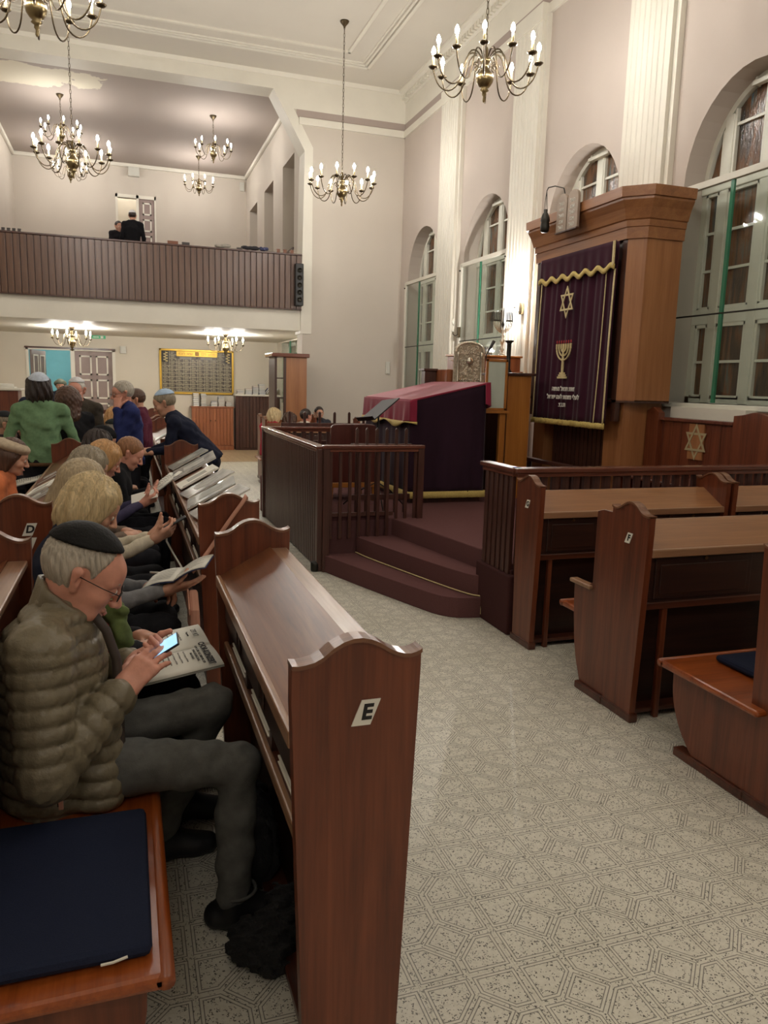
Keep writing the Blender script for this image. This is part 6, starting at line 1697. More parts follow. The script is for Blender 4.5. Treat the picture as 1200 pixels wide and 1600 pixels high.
J = dict(pelvis=V(-0.235, 2.40, 0.55), chest=V(-0.235, 2.39, 0.86), neck=V(-0.205, 2.39, 1.005), head=V(-0.135, 2.385, 1.115), hf=hfv, hu=huv,
         sh_r=V(-0.245, 2.195, 0.945), sh_l=V(-0.20, 2.585, 0.945), el_r=V(-0.235, 2.125, 0.615), el_l=V(-0.13, 2.68, 0.63),
         wr_r=V(-0.040, 2.265, 0.775), wr_l=V(-0.005, 2.505, 0.785),
         hd_r=V(0.105, 0.070, 0.085), hn_r=V(-0.35, -0.72, 0.60), hd_l=V(0.55, -0.78, 0.28), hn_l=V(0.42, 0.05, -0.90),
         hip_r=V(-0.20, 2.31, 0.535), hip_l=V(-0.20, 2.50, 0.535), kn_r=V(0.300, 2.235, 0.520), kn_l=V(0.255, 2.53, 0.595),
         an_r=V(0.278, 2.185, 0.105), an_l=V(0.070, 2.60, 0.105), ft_r=V(1, -0.1, 0), ft_l=V(1, 0.0, 0))
st = dict(old=True, skin='skin_pink', hair='short_old', hair_mat='hair_grey', hat='kippah', hat_mat='leather_black', glasses=True, scale=1.13, brow='hair_grey',
          top='jacket_olive', top_name='quilted_jacket', puff=0.026, extra_top=[(V(-0.115, 2.29, 0.66), V(-0.105, 2.245, 0.485), 0.075, 0.072, 0.05), (V(-0.13, 2.50, 0.66), V(-0.12, 2.52, 0.62), 0.07, 0.06, 0.05)], quilt=(0.051, 0.0125), hem=0.095, collar='jacket_olive', wr=0.0022, wl=0.035, girth=1.02, arm=1.05,
          legs='jeans_grey', leg=0.98,
          hand_r=dict(curl=(14, 16, 12), spread=3, thumb=(0.85, 0.45, -0.3), tcurl=10), hand_l=dict(curl=(32, 48, 30), spread=2, thumb=(0.72, 0.60, -0.55), tcurl=-18))
man, kid, HR, hc = person('elderly man in olive quilted jacket and black skullcap reading his phone', J, st, (-0.2, 2.4, 0.0), h_head=0.0034, h_cloth=0.0062, h_hand=0.0026)
BB = V(-0.2, 2.4, 0)
# dark placket and zip down the open front, hem pull
front = [V(-0.118, 2.345, 1.015), V(-0.075, 2.335, 0.95), V(-0.048, 2.325, 0.86), V(-0.046, 2.315, 0.76), V(-0.045, 2.29, 0.64), V(-0.040, 2.265, 0.54), V(-0.038, 2.25, 0.475)]
MB().tube([tuple(p-BB) for p in front], 0.015, 8).build('placket', 'jacket_dark', man, smooth=True)
MB().tube([tuple(V(-0.21, 2.165, 0.60)-BB), tuple(V(-0.21, 2.160, 0.50)-BB)], 0.006, 6).build('pocket_zip', 'jacket_dark', man, smooth=True)
MB().box(-0.006, 0.006, -0.004, 0.004, -0.03, 0.0).shift(tuple(V(-0.205, 2.152, 0.525)-BB)).build('zip_pull', 'strap', man)
MB().tube([tuple(V(0.290+0.058*math.cos(a), 2.19+0.058*math.sin(a), 0.118)-BB) for a in [2*PI*i/16 for i in range(16)]], 0.006, 6, closed=True).build('trouser_hem', 'jeans_grey', man, smooth=True)
# phone held in the left hand
ph = thing('smartphone', 'smartphone with bright blue screen in the hands of the man in the quilted jacket', 'smartphone', tuple(PH_C))
MP = Matrix(((PH_D[0], PH_W[0], PH_N[0], 0), (PH_D[1], PH_W[1], PH_N[1], 0), (PH_D[2], PH_W[2], PH_N[2], 0), (0, 0, 0, 1)))
MB().box(-0.073, 0.073, -0.036, 0.036, -0.004, 0.004).xf(MP).build('casing', 'black_plastic', ph, bevel=0.003)
mat_emit('screen_blue', (0.10, 0.46, 0.82), 0.42)
MB().box(-0.069, 0.069, -0.033, 0.033, 0.0039, 0.0046).xf(MP).build('screen', 'screen_blue', ph)
# ------------------------------------------------------------------ the congregation
def rotz(a):
    c, s = math.cos(a), math.sin(a); return np.array([[c, -s, 0], [s, c, 0], [0, 0, 1]])
def finish(J, x, y, ang, z=0.0):
    R = rotz(ang); out = {}
    for k, v in J.items():
        v = R @ np.asarray(v, float)
        if k not in ('hf', 'hu') and not k.startswith(('hd_', 'hn_', 'ft_')): v = v+V(x, y, z)
        out[k] = v
    return out
def head_dirs(hp, yaw, tilt=0.0):
    hp, yaw = math.radians(hp), math.radians(yaw)
    f = V(math.cos(hp)*math.cos(yaw), math.cos(hp)*math.sin(yaw), -math.sin(hp)); u = V(math.sin(hp)*math.cos(yaw), math.sin(hp)*math.sin(yaw), math.cos(hp))
    return f, u
def seated(x, y, ang=0.0, lean=12, hp=25, yaw=0, seat=0.445, arms='lap', size=1.0, reach=0.0, width=1.0):
    l = math.radians(lean); z0 = seat+0.10; S = size
    pv = V(0, 0, z0); ch = pv+V(math.sin(l), 0, math.cos(l))*0.31*S; nk = pv+V(math.sin(l*1.15), 0, math.cos(l*1.15))*0.47*S
    f, u = head_dirs(hp, yaw); hd = nk+u*0.115*S+V(f[0], f[1], 0)*0.035*S
    J = dict(pelvis=pv, chest=ch, neck=nk, head=hd, hf=f, hu=u)
    for s, n in ((1, 'l'), (-1, 'r')):
        J['sh_'+n] = ch+V(0.015, s*0.175*S*width, 0.095*S)
        if arms == 'lap':
            J['el_'+n] = V(ch[0]+0.06, s*0.225*S, z0+0.14); J['wr_'+n] = V(0.27+reach, s*0.085, z0+0.15); J['hd_'+n] = V(0.75, -s*0.55, 0.0); J['hn_'+n] = V(0.0, s*0.25, 0.95)
        elif arms == 'hold':
            J['el_'+n] = V(ch[0]+0.05, s*0.225*S, z0+0.16); J['wr_'+n] = V(0.27+reach, s*0.09, z0+0.24); J['hd_'+n] = V(0.85, -s*0.25, 0.25); J['hn_'+n] = V(0.1, s*0.95, 0.15)
        elif arms == 'phone':
            J['el_'+n] = V(ch[0]+0.06, s*0.22*S, z0+0.14); J['wr_'+n] = V(0.24+reach, s*0.055, z0+0.26); J['hd_'+n] = V(0.85, -s*0.15, 0.40); J['hn_'+n] = V(0.25, s*0.75, -0.6)
        J['hip_'+n] = V(0.02, s*0.085, z0-0.02); J['kn_'+n] = V(0.42, s*0.105, z0-0.01); J['an_'+n] = V(0.40, s*0.11, 0.105); J['ft_'+n] = V(1, s*0.1, 0)
    return finish(J, x, y, ang)
def standing(x, y, ang=0.0, H=1.74, lean=3, hp=5, yaw=0, arms='down', z=0.0, wide=1.0):
    S = H/1.74; l = math.radians(lean)
    pv = V(0, 0, 0.95*S); up = V(math.sin(l), 0, math.cos(l)); ch = pv+up*0.32*S; nk = pv+up*0.50*S
    f, u = head_dirs(hp, yaw); hd = nk+V(0, 0, 1)*0.04*S+u*0.085*S+V(f[0], f[1], 0)*0.03*S
    J = dict(pelvis=pv, chest=ch, neck=nk, head=hd, hf=f, hu=u)
    for s, n in ((1, 'l'), (-1, 'r')):
        J['sh_'+n] = ch+up*0.11*S+V(0.0, s*0.185*S*wide, 0)
        if arms == 'down':
            J['el_'+n] = J['sh_'+n]+V(-0.03, s*0.06, -0.30)*S; J['wr_'+n] = J['el_'+n]+V(0.08, s*0.01, -0.25)*S; J['hd_'+n] = V(0.3, 0, -1); J['hn_'+n] = V(0, s*1.0, 0.0)
        elif arms == 'fore':
            J['el_'+n] = J['sh_'+n]+V(0.03, s*0.05, -0.29)*S; J['wr_'+n] = J['el_'+n]+V(0.23, -s*0.06, 0.0)*S; J['hd_'+n] = V(0.9, -s*0.4, 0); J['hn_'+n] = V(0.0, s*0.5, 0.8)
        J['hip_'+n] = V(0, s*0.085, 0.90*S); J['kn_'+n] = V(0.01, s*0.09, 0.49*S); J['an_'+n] = V(-0.02, s*0.095, 0.105); J['ft_'+n] = V(1, s*0.15, 0)
    return finish(J, x, y, ang, z)
OPEN = dict(curl=(22, 28, 20), spread=4); FIST = dict(curl=(50, 60, 40), spread=1); HOLD = dict(curl=(35, 40, 25), spread=2)
def who(label, J, base, h=1.0, group='people in the hall', **st):
    st.setdefault('hand_r', HOLD); st.setdefault('hand_l', HOLD); st.setdefault('legs', cloth((40, 40, 46)))
    return person(label, J, st, base, group, h_head=0.0062*h, h_cloth=0.013*h, h_hand=0.0042*h)
gp = 'people seated in the rows'
# beside the man in the jacket: scarf, hands on a programme
J2 = seated(-0.25, 2.95, 0, lean=2, hp=30, arms='lap', size=0.92, reach=0.0)
J2['neck'] = V(-0.20, 2.90, 0.95); J2['head'] = V(-0.165, 2.87, 1.01)
who('person in red and green scarf hidden behind the man in the quilted jacket', J2, (-0.25, 2.95, 0), group=gp, female=True, hair='short', hair_mat='hair_dark', top=cloth((34, 34, 38)), top_name='coat', girth=0.95, skin='skin_warm')
# blonde woman, navy waistcoat over grey sleeves
JA = seated(-0.29, 3.68, 0, lean=5, hp=30, yaw=-4, arms='lap', reach=0.10, size=1.0)
JA['wr_r'] = V(0.145, 3.60, 0.715); JA['hd_r'] = V(0.85, 0.2, 0.12); JA['hn_r'] = V(0.1, -0.5, -0.85)
oA, kA, _, _ = who('woman with thick blonde bob, grey sleeves and navy waistcoat', JA, (-0.24, 3.66, 0), group=gp, female=True, hair='bob', hair_mat='hair_blonde', scale=1.08, top=cloth((118, 118, 120)), hand_r=dict(curl=(6, 8, 6), spread=6), legs=cloth((26, 26, 30)), leg=1.15)
v_ = Vol(); v_.rc(JA['pelvis'], JA['chest'], 0.145, 0.145, 0.03, sq=((0, 1, 0), 1.42)); v_.rc(JA['chest'], JA['neck']-V(0, 0, 0.03), 0.142, 0.09, 0.05, sq=((0, 1, 0), 1.3))
for s in ('r', 'l'): v_.rc(JA['neck']-V(0, 0, 0.04), JA['sh_'+s]*0.75+JA['chest']*0.25+V(0, 0, 0.02), 0.07, 0.075, 0.04)
kA('waistcoat', v_.mesh(0.012, wrinkle(3, 0.005)), cloth((30, 36, 54)))
# ash-blonde woman in cream cardigan with a phone
JB = seated(-0.30, 4.42, 0, lean=-1, hp=24, arms='phone', reach=0.18)
who('woman with long ash-blonde hair and cream cardigan typing on a phone', JB, (-0.27, 4.42, 0), group=gp, female=True, hair='long', hair_mat='hair_ash', top=cloth((196, 186, 166)), top_name='cardigan', wr=0.007, legs=cloth((28, 28, 32)), leg=1.2, hand_r=dict(curl=(18, 30, 20), spread=5), hand_l=dict(curl=(25, 35, 25), spread=3))
JC = seated(-0.30, 5.15, 0, lean=0, hp=20, arms='lap')
who('woman with grey-brown hair between two blonde heads', JC, (-0.29, 5.15, 0), group=gp, female=True, hair='bob', hair_mat='hair_ashgrey', top=cloth((120, 104, 92)))
JD = seated(-0.27, 5.72, 0, lean=4, hp=26, arms='phone', reach=0.12)
who('woman with honey-blonde hair holding a folded white card', JD, (-0.22, 5.72, 0), group=gp, female=True, hair='bob', hair_mat='hair_light', top=cloth((70, 66, 92)), skin='skin_pink')
JE = seated(-0.16, 6.35, 0, lean=10, hp=28, yaw=-6, arms='hold', reach=0.06)
who('young person with short brown hair and black jacket bent over a booklet', JE, (-0.08, 6.35, 0), group=gp, hair='short', hair_mat='hair_short', top=cloth((26, 26, 29)), top_name='jacket', puff=0.012, skin='skin_pink')
JC2 = seated(-0.33, 6.85, 0, lean=6, hp=10, arms='lap')
who('woman with dark brown hair under the pew end of the second row', JC2, (-0.33, 6.85, 0), group=gp, female=True, hair='bob', hair_mat='hair_dark', top=cloth((60, 48, 44)))
JF = seated(-0.30, 7.42, 0, lean=4, hp=15, arms='lap')
who('man in black knitted cap and pale coat in the middle of the row', JF, (-0.25, 7.42, 0), h=1.2, group=gp, hair='short', hair_mat='hair_dark', hat='cap', hat_mat=cloth((24, 24, 26)), top=cloth((190, 180, 158)))
JG = seated(-0.26, 8.75, 0, lean=8, hp=18, arms='lap')
who('grey-haired man in dark skullcap seated before the man in the blue jacket', JG, (-0.20, 8.75, 0), h=1.2, group=gp, hair='short', hair_mat='hair_grey', hat='kippah', hat_mat=cloth((50, 54, 52)), top=cloth((96, 94, 92)))
JH = seated(-0.45, 9.3, 0, lean=4, hp=12, arms='lap')
who('woman with long brown hair seen from behind in the far row', JH, (-0.45, 9.3, 0), h=1.2, group=gp, female=True, hair='long', hair_mat='hair_brown', top=cloth((58, 46, 44)))
# third row at the edge
JI = seated(-0.97, 6.05, 0, lean=12, hp=18, arms='lap', reach=0.05)
who('woman in beige beret with orange and grey patterned shawl', JI, (-0.97, 6.05, 0), h=1.1, group=gp, female=True, hair='long', hair_mat='hair_brown', hat='beret', hat_mat=cloth((176, 160, 138)), top='shawl', top_name='shawl', puff=0.012, legs=cloth((28, 28, 34)))
JK = seated(-1.22, 8.3, 0, lean=4, hp=15, arms='hold', seat=0.53)
JK['wr_l'] = JK['head']+V(0.13, 0.05, -0.10); JK['hd_l'] = V(-0.3, -0.2, 1); JK['hn_l'] = V(1, 0.2, 0.2)
who('grey-haired man in dark skullcap with a hand to his face in the third row', JK, (-1.22, 8.3, 0), h=1.1, group=gp, hair='short_old', hair_mat='hair_ashgrey', hat='kippah', hat_mat=cloth((44, 46, 48)), top=cloth((52, 44, 42)))
# standing
gs = 'people standing in the aisle gaps'
JS = standing(-0.75, 7.72, PI/2+0.05, H=1.74, lean=1, hp=2, yaw=6, wide=1.0)
JS['el_l'] = JS['sh_l']+V(-0.10, 0.02, -0.27); JS['wr_l'] = JS['el_l']+V(-0.02, 0.18, -0.14); JS['el_r'] = JS['sh_r']+V(0.10, 0.02, -0.29); JS['wr_r'] = JS['el_r']+V(0.06, 0.12, -0.20)
oS, kS, _, _ = who('man in green sweater and pale blue skullcap seen from behind', JS, (-0.75, 7.72, 0), group=gs, hair='bob', hair_mat='hair_dark', hat='kippah', hat_s=1.13, hat_mat=cloth((196, 206, 222)), top=cloth((112, 144, 108)), girth=1.0, arm=0.95, legs=cloth((26, 26, 30)), hem=0.04, wr=0.008)
bel = [tuple(JS['pelvis']-V(-0.75, 7.72, 0)+V(0.185*math.cos(a), 0.135*math.sin(a), -0.06)) for a in [2*PI*i/24 for i in range(24)]]
MB().tube(bel, 0.018, 6, closed=True).build('belt', cloth((96, 70, 48)), oS, smooth=True)
JT = standing(-0.52, 8.05, PI/2+0.3, H=1.62, lean=4, hp=5, arms='fore')
who('woman with curly dark hair in black coat seen from behind', JT, (-0.52, 8.05, 0), group=gs, female=True, hair='curly', hair_mat='hair_brown', top=cloth((30, 30, 34)), top_name='coat', hem=0.2)
JO = standing(-0.47, 8.75, -PI/2-0.25, H=1.72, lean=2, hp=12, arms='fore')
who('older man with glasses, white skullcap and dark jacket facing the viewer', JO, (-0.47, 8.75, 0), group=gs, old=True, hair='short_old', hair_mat='hair_white', hat='kippah', hat_mat=cloth((206, 206, 208)), glasses=True, top=cloth((66, 60, 52)), top_name='jacket', girth=1.08, skin='skin_pink')
JU = standing(0.03, 8.3, PI+0.25, H=1.70, lean=2, hp=8, arms='fore')
JU['el_l'] = JU['sh_l']+V(-0.12, -0.02, -0.25); JU['wr_l'] = JU['head']+V(-0.06, -0.10, -0.15); JU['hd_l'] = V(0.1, 0.25, 1); JU['hn_l'] = V(-0.4, -0.9, 0.1)
who('grey-haired man with glasses and blue jacket resting his cheek on his hand', JU, (0.03, 8.3, 0), group=gs, old=True, hair='short', hair_mat='hair_grey', glasses=True, top=cloth((42, 50, 98)), top_name='jacket', puff=0.01, skin='skin_pink', hem=0.1)
JN = standing(0.72, 7.66, PI-0.15, H=1.74, lean=38, hp=22, arms='fore')
JN['el_r'] = JN['sh_r']+V(-0.08, 0.04, -0.24); JN['wr_r'] = JN['el_r']+V(-0.18, 0.04, -0.06); JN['el_l'] = JN['sh_l']+V(-0.05, -0.03, -0.25); JN['wr_l'] = JN['el_l']+V(-0.20, 0.02, -0.03)
for k in ('hip_r', 'hip_l', 'pelvis'): JN[k] = JN[k]+V(0.04, 0, 0)
who('man in navy sweater and pale blue skullcap stooping over the front desk', JN, (0.72, 7.66, 0), group=gs, hair='short', hair_mat='hair_ashgrey', hat='kippah', hat_mat=cloth((176, 200, 226)), top=cloth((28, 32, 50)), legs=cloth((26, 28, 38)), glasses=False)
# farther back
JV = standing(-1.22, 16.6, -PI/2, H=1.66, lean=1, hp=5)
who('person in knitted cap and dark coat standing in the doorway', JV, (-1.22, 16.6, 0), h=1.5, group=gs, hair='short', hair_mat='hair_grey', hat='cap', hat_mat=cloth((92, 96, 84)), top=cloth((44, 50, 66)), top_name='coat', hem=0.25)
JW = standing(-1.0, 10.4, PI/2, H=1.72, lean=1, hp=5)
who('person in dark coat half hidden behind the green sweater', JW, (-1.0, 10.4, 0), h=1.3, group=gs, hair='short', hair_mat='hair_dark', top=cloth((34, 38, 56)), top_name='coat', hem=0.2)
JX = standing(0.17, 9.35, PI, H=1.60, lean=2, hp=12)
who('person in plum jacket standing behind the man in blue', JX, (0.17, 9.35, 0), h=1.3, group=gs, female=True, hair='short', hair_mat='hair_brown', top=cloth((84, 34, 52)), top_name='jacket')
JY = seated(-0.27, 10.6, 0, lean=8, hp=15, arms='lap', seat=0.5)
who('light-haired person with a pale scarf behind the pew of the blue jacket', JY, (-0.27, 10.6, 0), h=1.4, group=gp, female=True, hair='bob', hair_mat='hair_light', top=cloth((196, 178, 110)))
# right-hand back pews
gb = 'people in the pews beyond the platform'
pew('back pew beyond the platform with the woman in the white scarf', (3.72, 12.28, 0), PI/2, 1.60, GR, slots=3, shoulder=False)
pew('desk pew standing next to the tall cupboard', (3.20, 13.22, 0), PI/2, 1.0, GR, slots=2, seat=False)
who('light-haired person in raspberry red coat in the back pew', seated(2.27, 12.72, 0.6, lean=6, hp=10), (2.27, 12.72, 0), h=1.4, group=gb, female=True, hair='bob', hair_mat='hair_blonde', top=cloth((168, 40, 62)), top_name='coat', puff=0.01)
who('dark-haired woman with a white scarf looking along the back pew', seated(2.88, 12.70, 0.5, lean=-3, hp=2), (2.88, 12.70, 0), h=1.2, group=gb, female=True, hair='short', hair_mat='hair_dark', top=cloth((212, 202, 188)), top_name='scarf', skin='skin_pink')
who('brown-haired child between red coat and white scarf', seated(2.57, 12.74, 0.6, lean=3, hp=10, size=0.88, width=0.85), (2.57, 12.74, 0), h=1.4, group=gb, female=True, hair='bob', hair_mat='hair_brown', top=cloth((60, 50, 62)))
who('man with dark moustache facing the viewer beyond the platform', seated(3.43, 14.05, -PI/2, lean=2, hp=2), (3.43, 14.05, 0), h=1.2, group=gb, hair='short', hair_mat='hair_dark', beard='hair_dark', top=cloth((60, 60, 66)))
# gallery
JQ = standing(0.27, 19.55, PI/2-0.1, H=1.74, lean=2, hp=3, z=3.85, arms='down')
who('man in black suit and white skullcap standing in the gallery, seen from behind', JQ, (0.27, 19.55, 3.85), h=1.4, group='people in the gallery', hair='short', hair_mat='hair_dark', hat='kippah', hat_mat=cloth((210, 210, 212)), top=cloth((22, 22, 25)), top_name='suit', foot_z=3.85, hem=0.12)
JR = standing(-0.06, 20.0, -PI/2+0.4, H=1.52, lean=3, hp=5, z=4.1-0.25, arms='fore')
who('woman facing the man in black in the gallery doorway', JR, (-0.06, 20.0, 4.1), h=1.5, group='people in the gallery', female=True, hair='short', hair_mat='hair_dark', top=cloth((30, 28, 32)), foot_z=3.85)
# ------------------------------------------------------------------ booklets, bags, straps
def sheet_quad(p00, p10, p11, p01, th=0.004):
    """thin slab through four corner points"""
    a, b, c, d = [np.asarray(x, float) for x in (p00, p10, p11, p01)]; n = nrm(np.cross(b-a, d-a))*th
    vs = [a, b, c, d, a+n, b+n, c+n, d+n]
    return MB().add([tuple(x) for x in vs], [(3, 2, 1, 0), (4, 5, 6, 7), (0, 1, 5, 4), (1, 2, 6, 5), (2, 3, 7, 6), (3, 0, 4, 7)])
def booklet(name, label, c, ux, uy, w_, h, sag=0.02, pages=2, group=None, cover='paper_grey', lines=True, cat='booklet'):
    """open booklet: spine along uy, leaves to both sides along ux; w_ = leaf width, h = leaf height"""
    c = np.asarray(c, float); ux = nrm(ux); uy = nrm(np.asarray(uy, float)-ux*(np.asarray(uy, float)@ux)); un = np.cross(ux, uy)
    t = thing(name, label, cat, tuple(c), 0, group)
    for s in (-1, 1):
        def fn(u, v, o=0.0):
            x = s*u*w_; z = sag*math.sin(u*PI*0.8)+0.004
            return tuple(ux*x+uy*(v-0.5)*h+un*(z+o))
        lf = MB().grid(lambda u, v: fn(u, v), 8, 2).build('page', 'paper', t, smooth=True, solid=0.004)
        MB().grid(lambda u, v: fn(u*1.01, v, -0.006), 8, 2).build('cover', cover, t, smooth=True, solid=0.003)
        if lines:
            lm = MB()
            for r in range(11):
                v = 0.86-r*0.07
                a, b = 0.14, (0.6+0.3*((r*37) % 10)/10)
                pts = [np.array(fn(a+(b-a)*k/4, v, 0.0045)) for k in range(5)]
                for p_, q_ in zip(pts[:-1], pts[1:]):
                    lm.add([tuple(p_), tuple(q_), tuple(q_+uy*0.004), tuple(p_+uy*0.004)], [(0, 1, 2, 3)])
            lm.build('printed_lines', 'ink_grey', lf, flip=False)
    return t, ux, uy, un
# programme on the lap beside the man: title on its near page
bt, ux, uy, un = booklet('programme', 'open concert programme with bold title lying on a lap beside the quilted jacket', (0.125, 2.79, 0.690), (0.10, -0.97, 0.0), (0.95, 0.10, 0.12), 0.235, 0.31, sag=0.012, lines=False)
def prog_text(s, size, off_x, off_y, mat='ink', bold=0.0, **k):
    o = ux*off_x+uy*off_y+un*0.0235
    text_part('printed_text', s, size, mat, bt, tuple(o), tuple(ux), tuple(uy), extrude=0.0004, bold=bold, **k)
prog_text('CHOR-KONZERT', 0.030, 0.118, 0.118, bold=0.0012)
prog_text('VOM SCHIR HASCHIRIM BIS ZUM', 0.0125, 0.118, 0.094); prog_text('SYNAGOGENGESANG', 0.0125, 0.118, 0.080); prog_text('UND LITURGIE', 0.010, 0.118, 0.066)
for r in range(9): prog_text('Chor der Synagoge und Solisten', 0.0085, 0.110, 0.045-r*0.019, 'ink_grey')
prog_text('ZIT RT', 0.028, -0.118, 0.118); prog_text('Programm', 0.012, -0.118, 0.092)
for r in range(8): prog_text('Schalom  Ma Tovu  Adon Olam', 0.0085, -0.118, 0.06-r*0.02, 'ink_grey')
# scarf of the hidden neighbour
sc_m = Vol(); sc_m.rc((-0.17, 2.80, 0.97), (-0.06, 2.70, 0.90), 0.045, 0.04, 0.03); sc_m.rc((-0.06, 2.70, 0.90), (-0.03, 2.66, 0.80), 0.035, 0.03, 0.02)
sr = Vol(); sr.rc((-0.12, 2.72, 0.87), (-0.065, 2.64, 0.70), 0.045, 0.03, 0.02)
nb_ = [o for o in COL.objects if o.get('label', '').startswith('person in red and green scarf')][0]
mat_plain('scarf_green', srgb(92, 108, 62), 0.9, var=0.4, vscale=18); mat_plain('scarf_red', srgb(150, 34, 40), 0.9, var=0.2, vscale=18)
for vq, mt in ((sc_m.mesh(0.009, wrinkle(5, 0.01, 0.05)), 'scarf_green'), (sr.mesh(0.009, wrinkle(6, 0.01, 0.05)), 'scarf_red')):
    link_mesh('scarf', np_mesh('scarf', [(vq[0]-V(-0.25, 2.95, 0), vq[1])]), mt, nb_, smooth=True)
# booklets in hands
gbk = 'booklets held by the seated people'
booklet('booklet', 'white booklet held low by the woman with the blonde bob', (0.22, 3.66, 0.775), (0.88, -0.28, 0.36), (0.30, 0.95, 0.05), 0.16, 0.22, sag=0.02, group=gbk, cover='book_blue')
booklet('booklet', 'large open booklet with dark ornament held by the young person in black', (0.26, 6.28, 0.86), (0.2, -0.95, 0.15), (0.75, 0.25, 0.55), 0.20, 0.29, sag=0.015, group=gbk)
cdp = tag(sheet_quad((0.02, 5.72, 0.80), (0.20, 5.62, 0.86), (0.20, 5.78, 0.90), (0.02, 5.86, 0.84)).build('folded_card', 'paper'), 'folded white card in the hands of the honey-blonde woman', 'card', gbk)
booklet('booklet', 'white booklet on the lap of the woman in the beret', (-0.62, 6.05, 0.70), (0.1, -0.97, 0.0), (0.95, 0.1, 0.15), 0.20, 0.28, sag=0.02, group=gbk)
bl2, *_ = booklet('booklet', 'open white booklet on the knees of the man in the third row', (-0.86, 7.55, 0.74), (0.1, -0.97, 0.0), (0.95, 0.1, 0.25), 0.20, 0.28, sag=0.02, group=gbk)
sp2 = thing('smartphone', 'slim dark smartphone held by the woman in the cream cardigan', 'smartphone', (0.245, 4.40, 0.895))
Mq = Matrix.Rotation(math.radians(-28), 4, 'Y')
MB().box(-0.07, 0.07, -0.034, 0.034, -0.004, 0.004).xf(Mq).build('casing', 'black_plastic', sp2, bevel=0.003)
MB().box(-0.066, 0.066, -0.031, 0.031, 0.0038, 0.0046).xf(Mq).build('screen', 'ink', sp2)
cb_pts = [(0.10, 4.20, 0.66), (0.20, 4.12, 0.67), (0.26, 4.18, 0.66), (0.27, 4.30, 0.66), (0.24, 4.42, 0.70), (0.20, 4.44, 0.78), (0.20, 4.42, 0.86)]
tag(MB().tube([(a, b, c) for a, b, c in cb_pts], 0.006, 6).build('charging_cable', 'paper', smooth=True), 'white charging cable looping over a dark lap', 'cable')
# silvery booklets along the long desk
mat_plain('silver_paper', srgb(190, 190, 186), 0.22, 0.35, var=0.25, vscale=12); mat_plain('cover_grey', srgb(150, 152, 146), 0.3, 0.2, var=0.3, vscale=10)
def on_desk(name, label, y, w_, h, mat, rowx=ROWX[0], off=0.115, rot=0.0, lift=0.0, th=0.006, grp='booklets lying on the long desk', ribbon=True):
    sl_ = math.atan2(0.115, 0.21)
    M4 = Matrix.Translation((rowx+off, y, 0.915+(off-0.012)*0.5476+0.003+lift)) @ Matrix.Rotation(-sl_, 4, 'Y') @ Matrix.Rotation(rot, 4, 'Z')
    t = thing(name, label, 'booklet', tuple(M4.translation), 0, grp); M3 = M4.copy(); M3.translation = (0, 0, 0)
    MB().box(-h/2, h/2, -w_/2, w_/2, 0, th).xf(M3).build('page_block', 'paper', t)
    MB().box(-h/2-0.002, h/2+0.002, -w_/2-0.002, w_/2+0.002, th, th+0.003).xf(M3).build('cover', mat, t)
    if ribbon:
        MB().box(-h/2+0.02, h/2-0.02, -w_/2+0.012, -w_/2+0.03, th+0.003, th+0.0045).xf(M3).build('cover_stripe', 'silver_paper', t)
        MB().box(-h/4, h/4, -w_/6, w_/4, th+0.003, th+0.0042).xf(M3).build('cover_picture', 'paper_grey', t)
    return t
on_desk('booklet', 'silvery booklet nearest the strapped end panel', 4.35, 0.30, 0.33, 'silver_paper', rot=0.1, off=0.165, lift=0.012)
on_desk('booklet', 'grey booklet lying askew beside the silvery ones', 4.72, 0.28, 0.32, 'cover_grey', rot=-0.1, lift=0.014, off=0.16)
on_desk('booklet', 'silvery booklet with picture in the middle of the long desk', 5.12, 0.34, 0.34, 'silver_paper', rot=0.12, off=0.17, lift=0.012)
on_desk('booklet', 'pale booklet with a stripe past the middle of the long desk', 5.58, 0.30, 0.30, 'paper', rot=0.05, off=0.15, lift=0.012)
on_desk('booklet', 'large silvery booklet near the far end panel of the long desk', 6.20, 0.46, 0.36, 'silver_paper', rot=-0.06, off=0.18, lift=0.012)
on_desk('booklet', 'grey booklet against the far end panel of the long desk', 6.75, 0.34, 0.34, 'cover_grey', rot=0.08, off=0.17, lift=0.012)
for k, (y, r) in enumerate(((8.5, 0.2), (8.95, -0.2), (9.5, 0.1), (10.1, -0.1))):
    on_desk('booklet', ['white sheet', 'pale booklet', 'folded white sheet', 'grey booklet'][k]+' on the desk under the stooping man', y, 0.28, 0.20, ['paper', 'silver_paper', 'paper', 'cover_grey'][k], rot=r, grp='papers on the far desk')
for k, (y, r) in enumerate(((4.9, 0.15), (5.35, -0.2), (6.0, 0.1))):
    on_desk('booklet', ['slim pale booklet', 'white folded sheet', 'brownish booklet'][k]+' on the desk behind the blonde women', y, 0.30, 0.20, ['silver_paper', 'paper', 'book_brown'][k], rowx=ROWX[1], rot=r, grp='papers on the second-row desk')
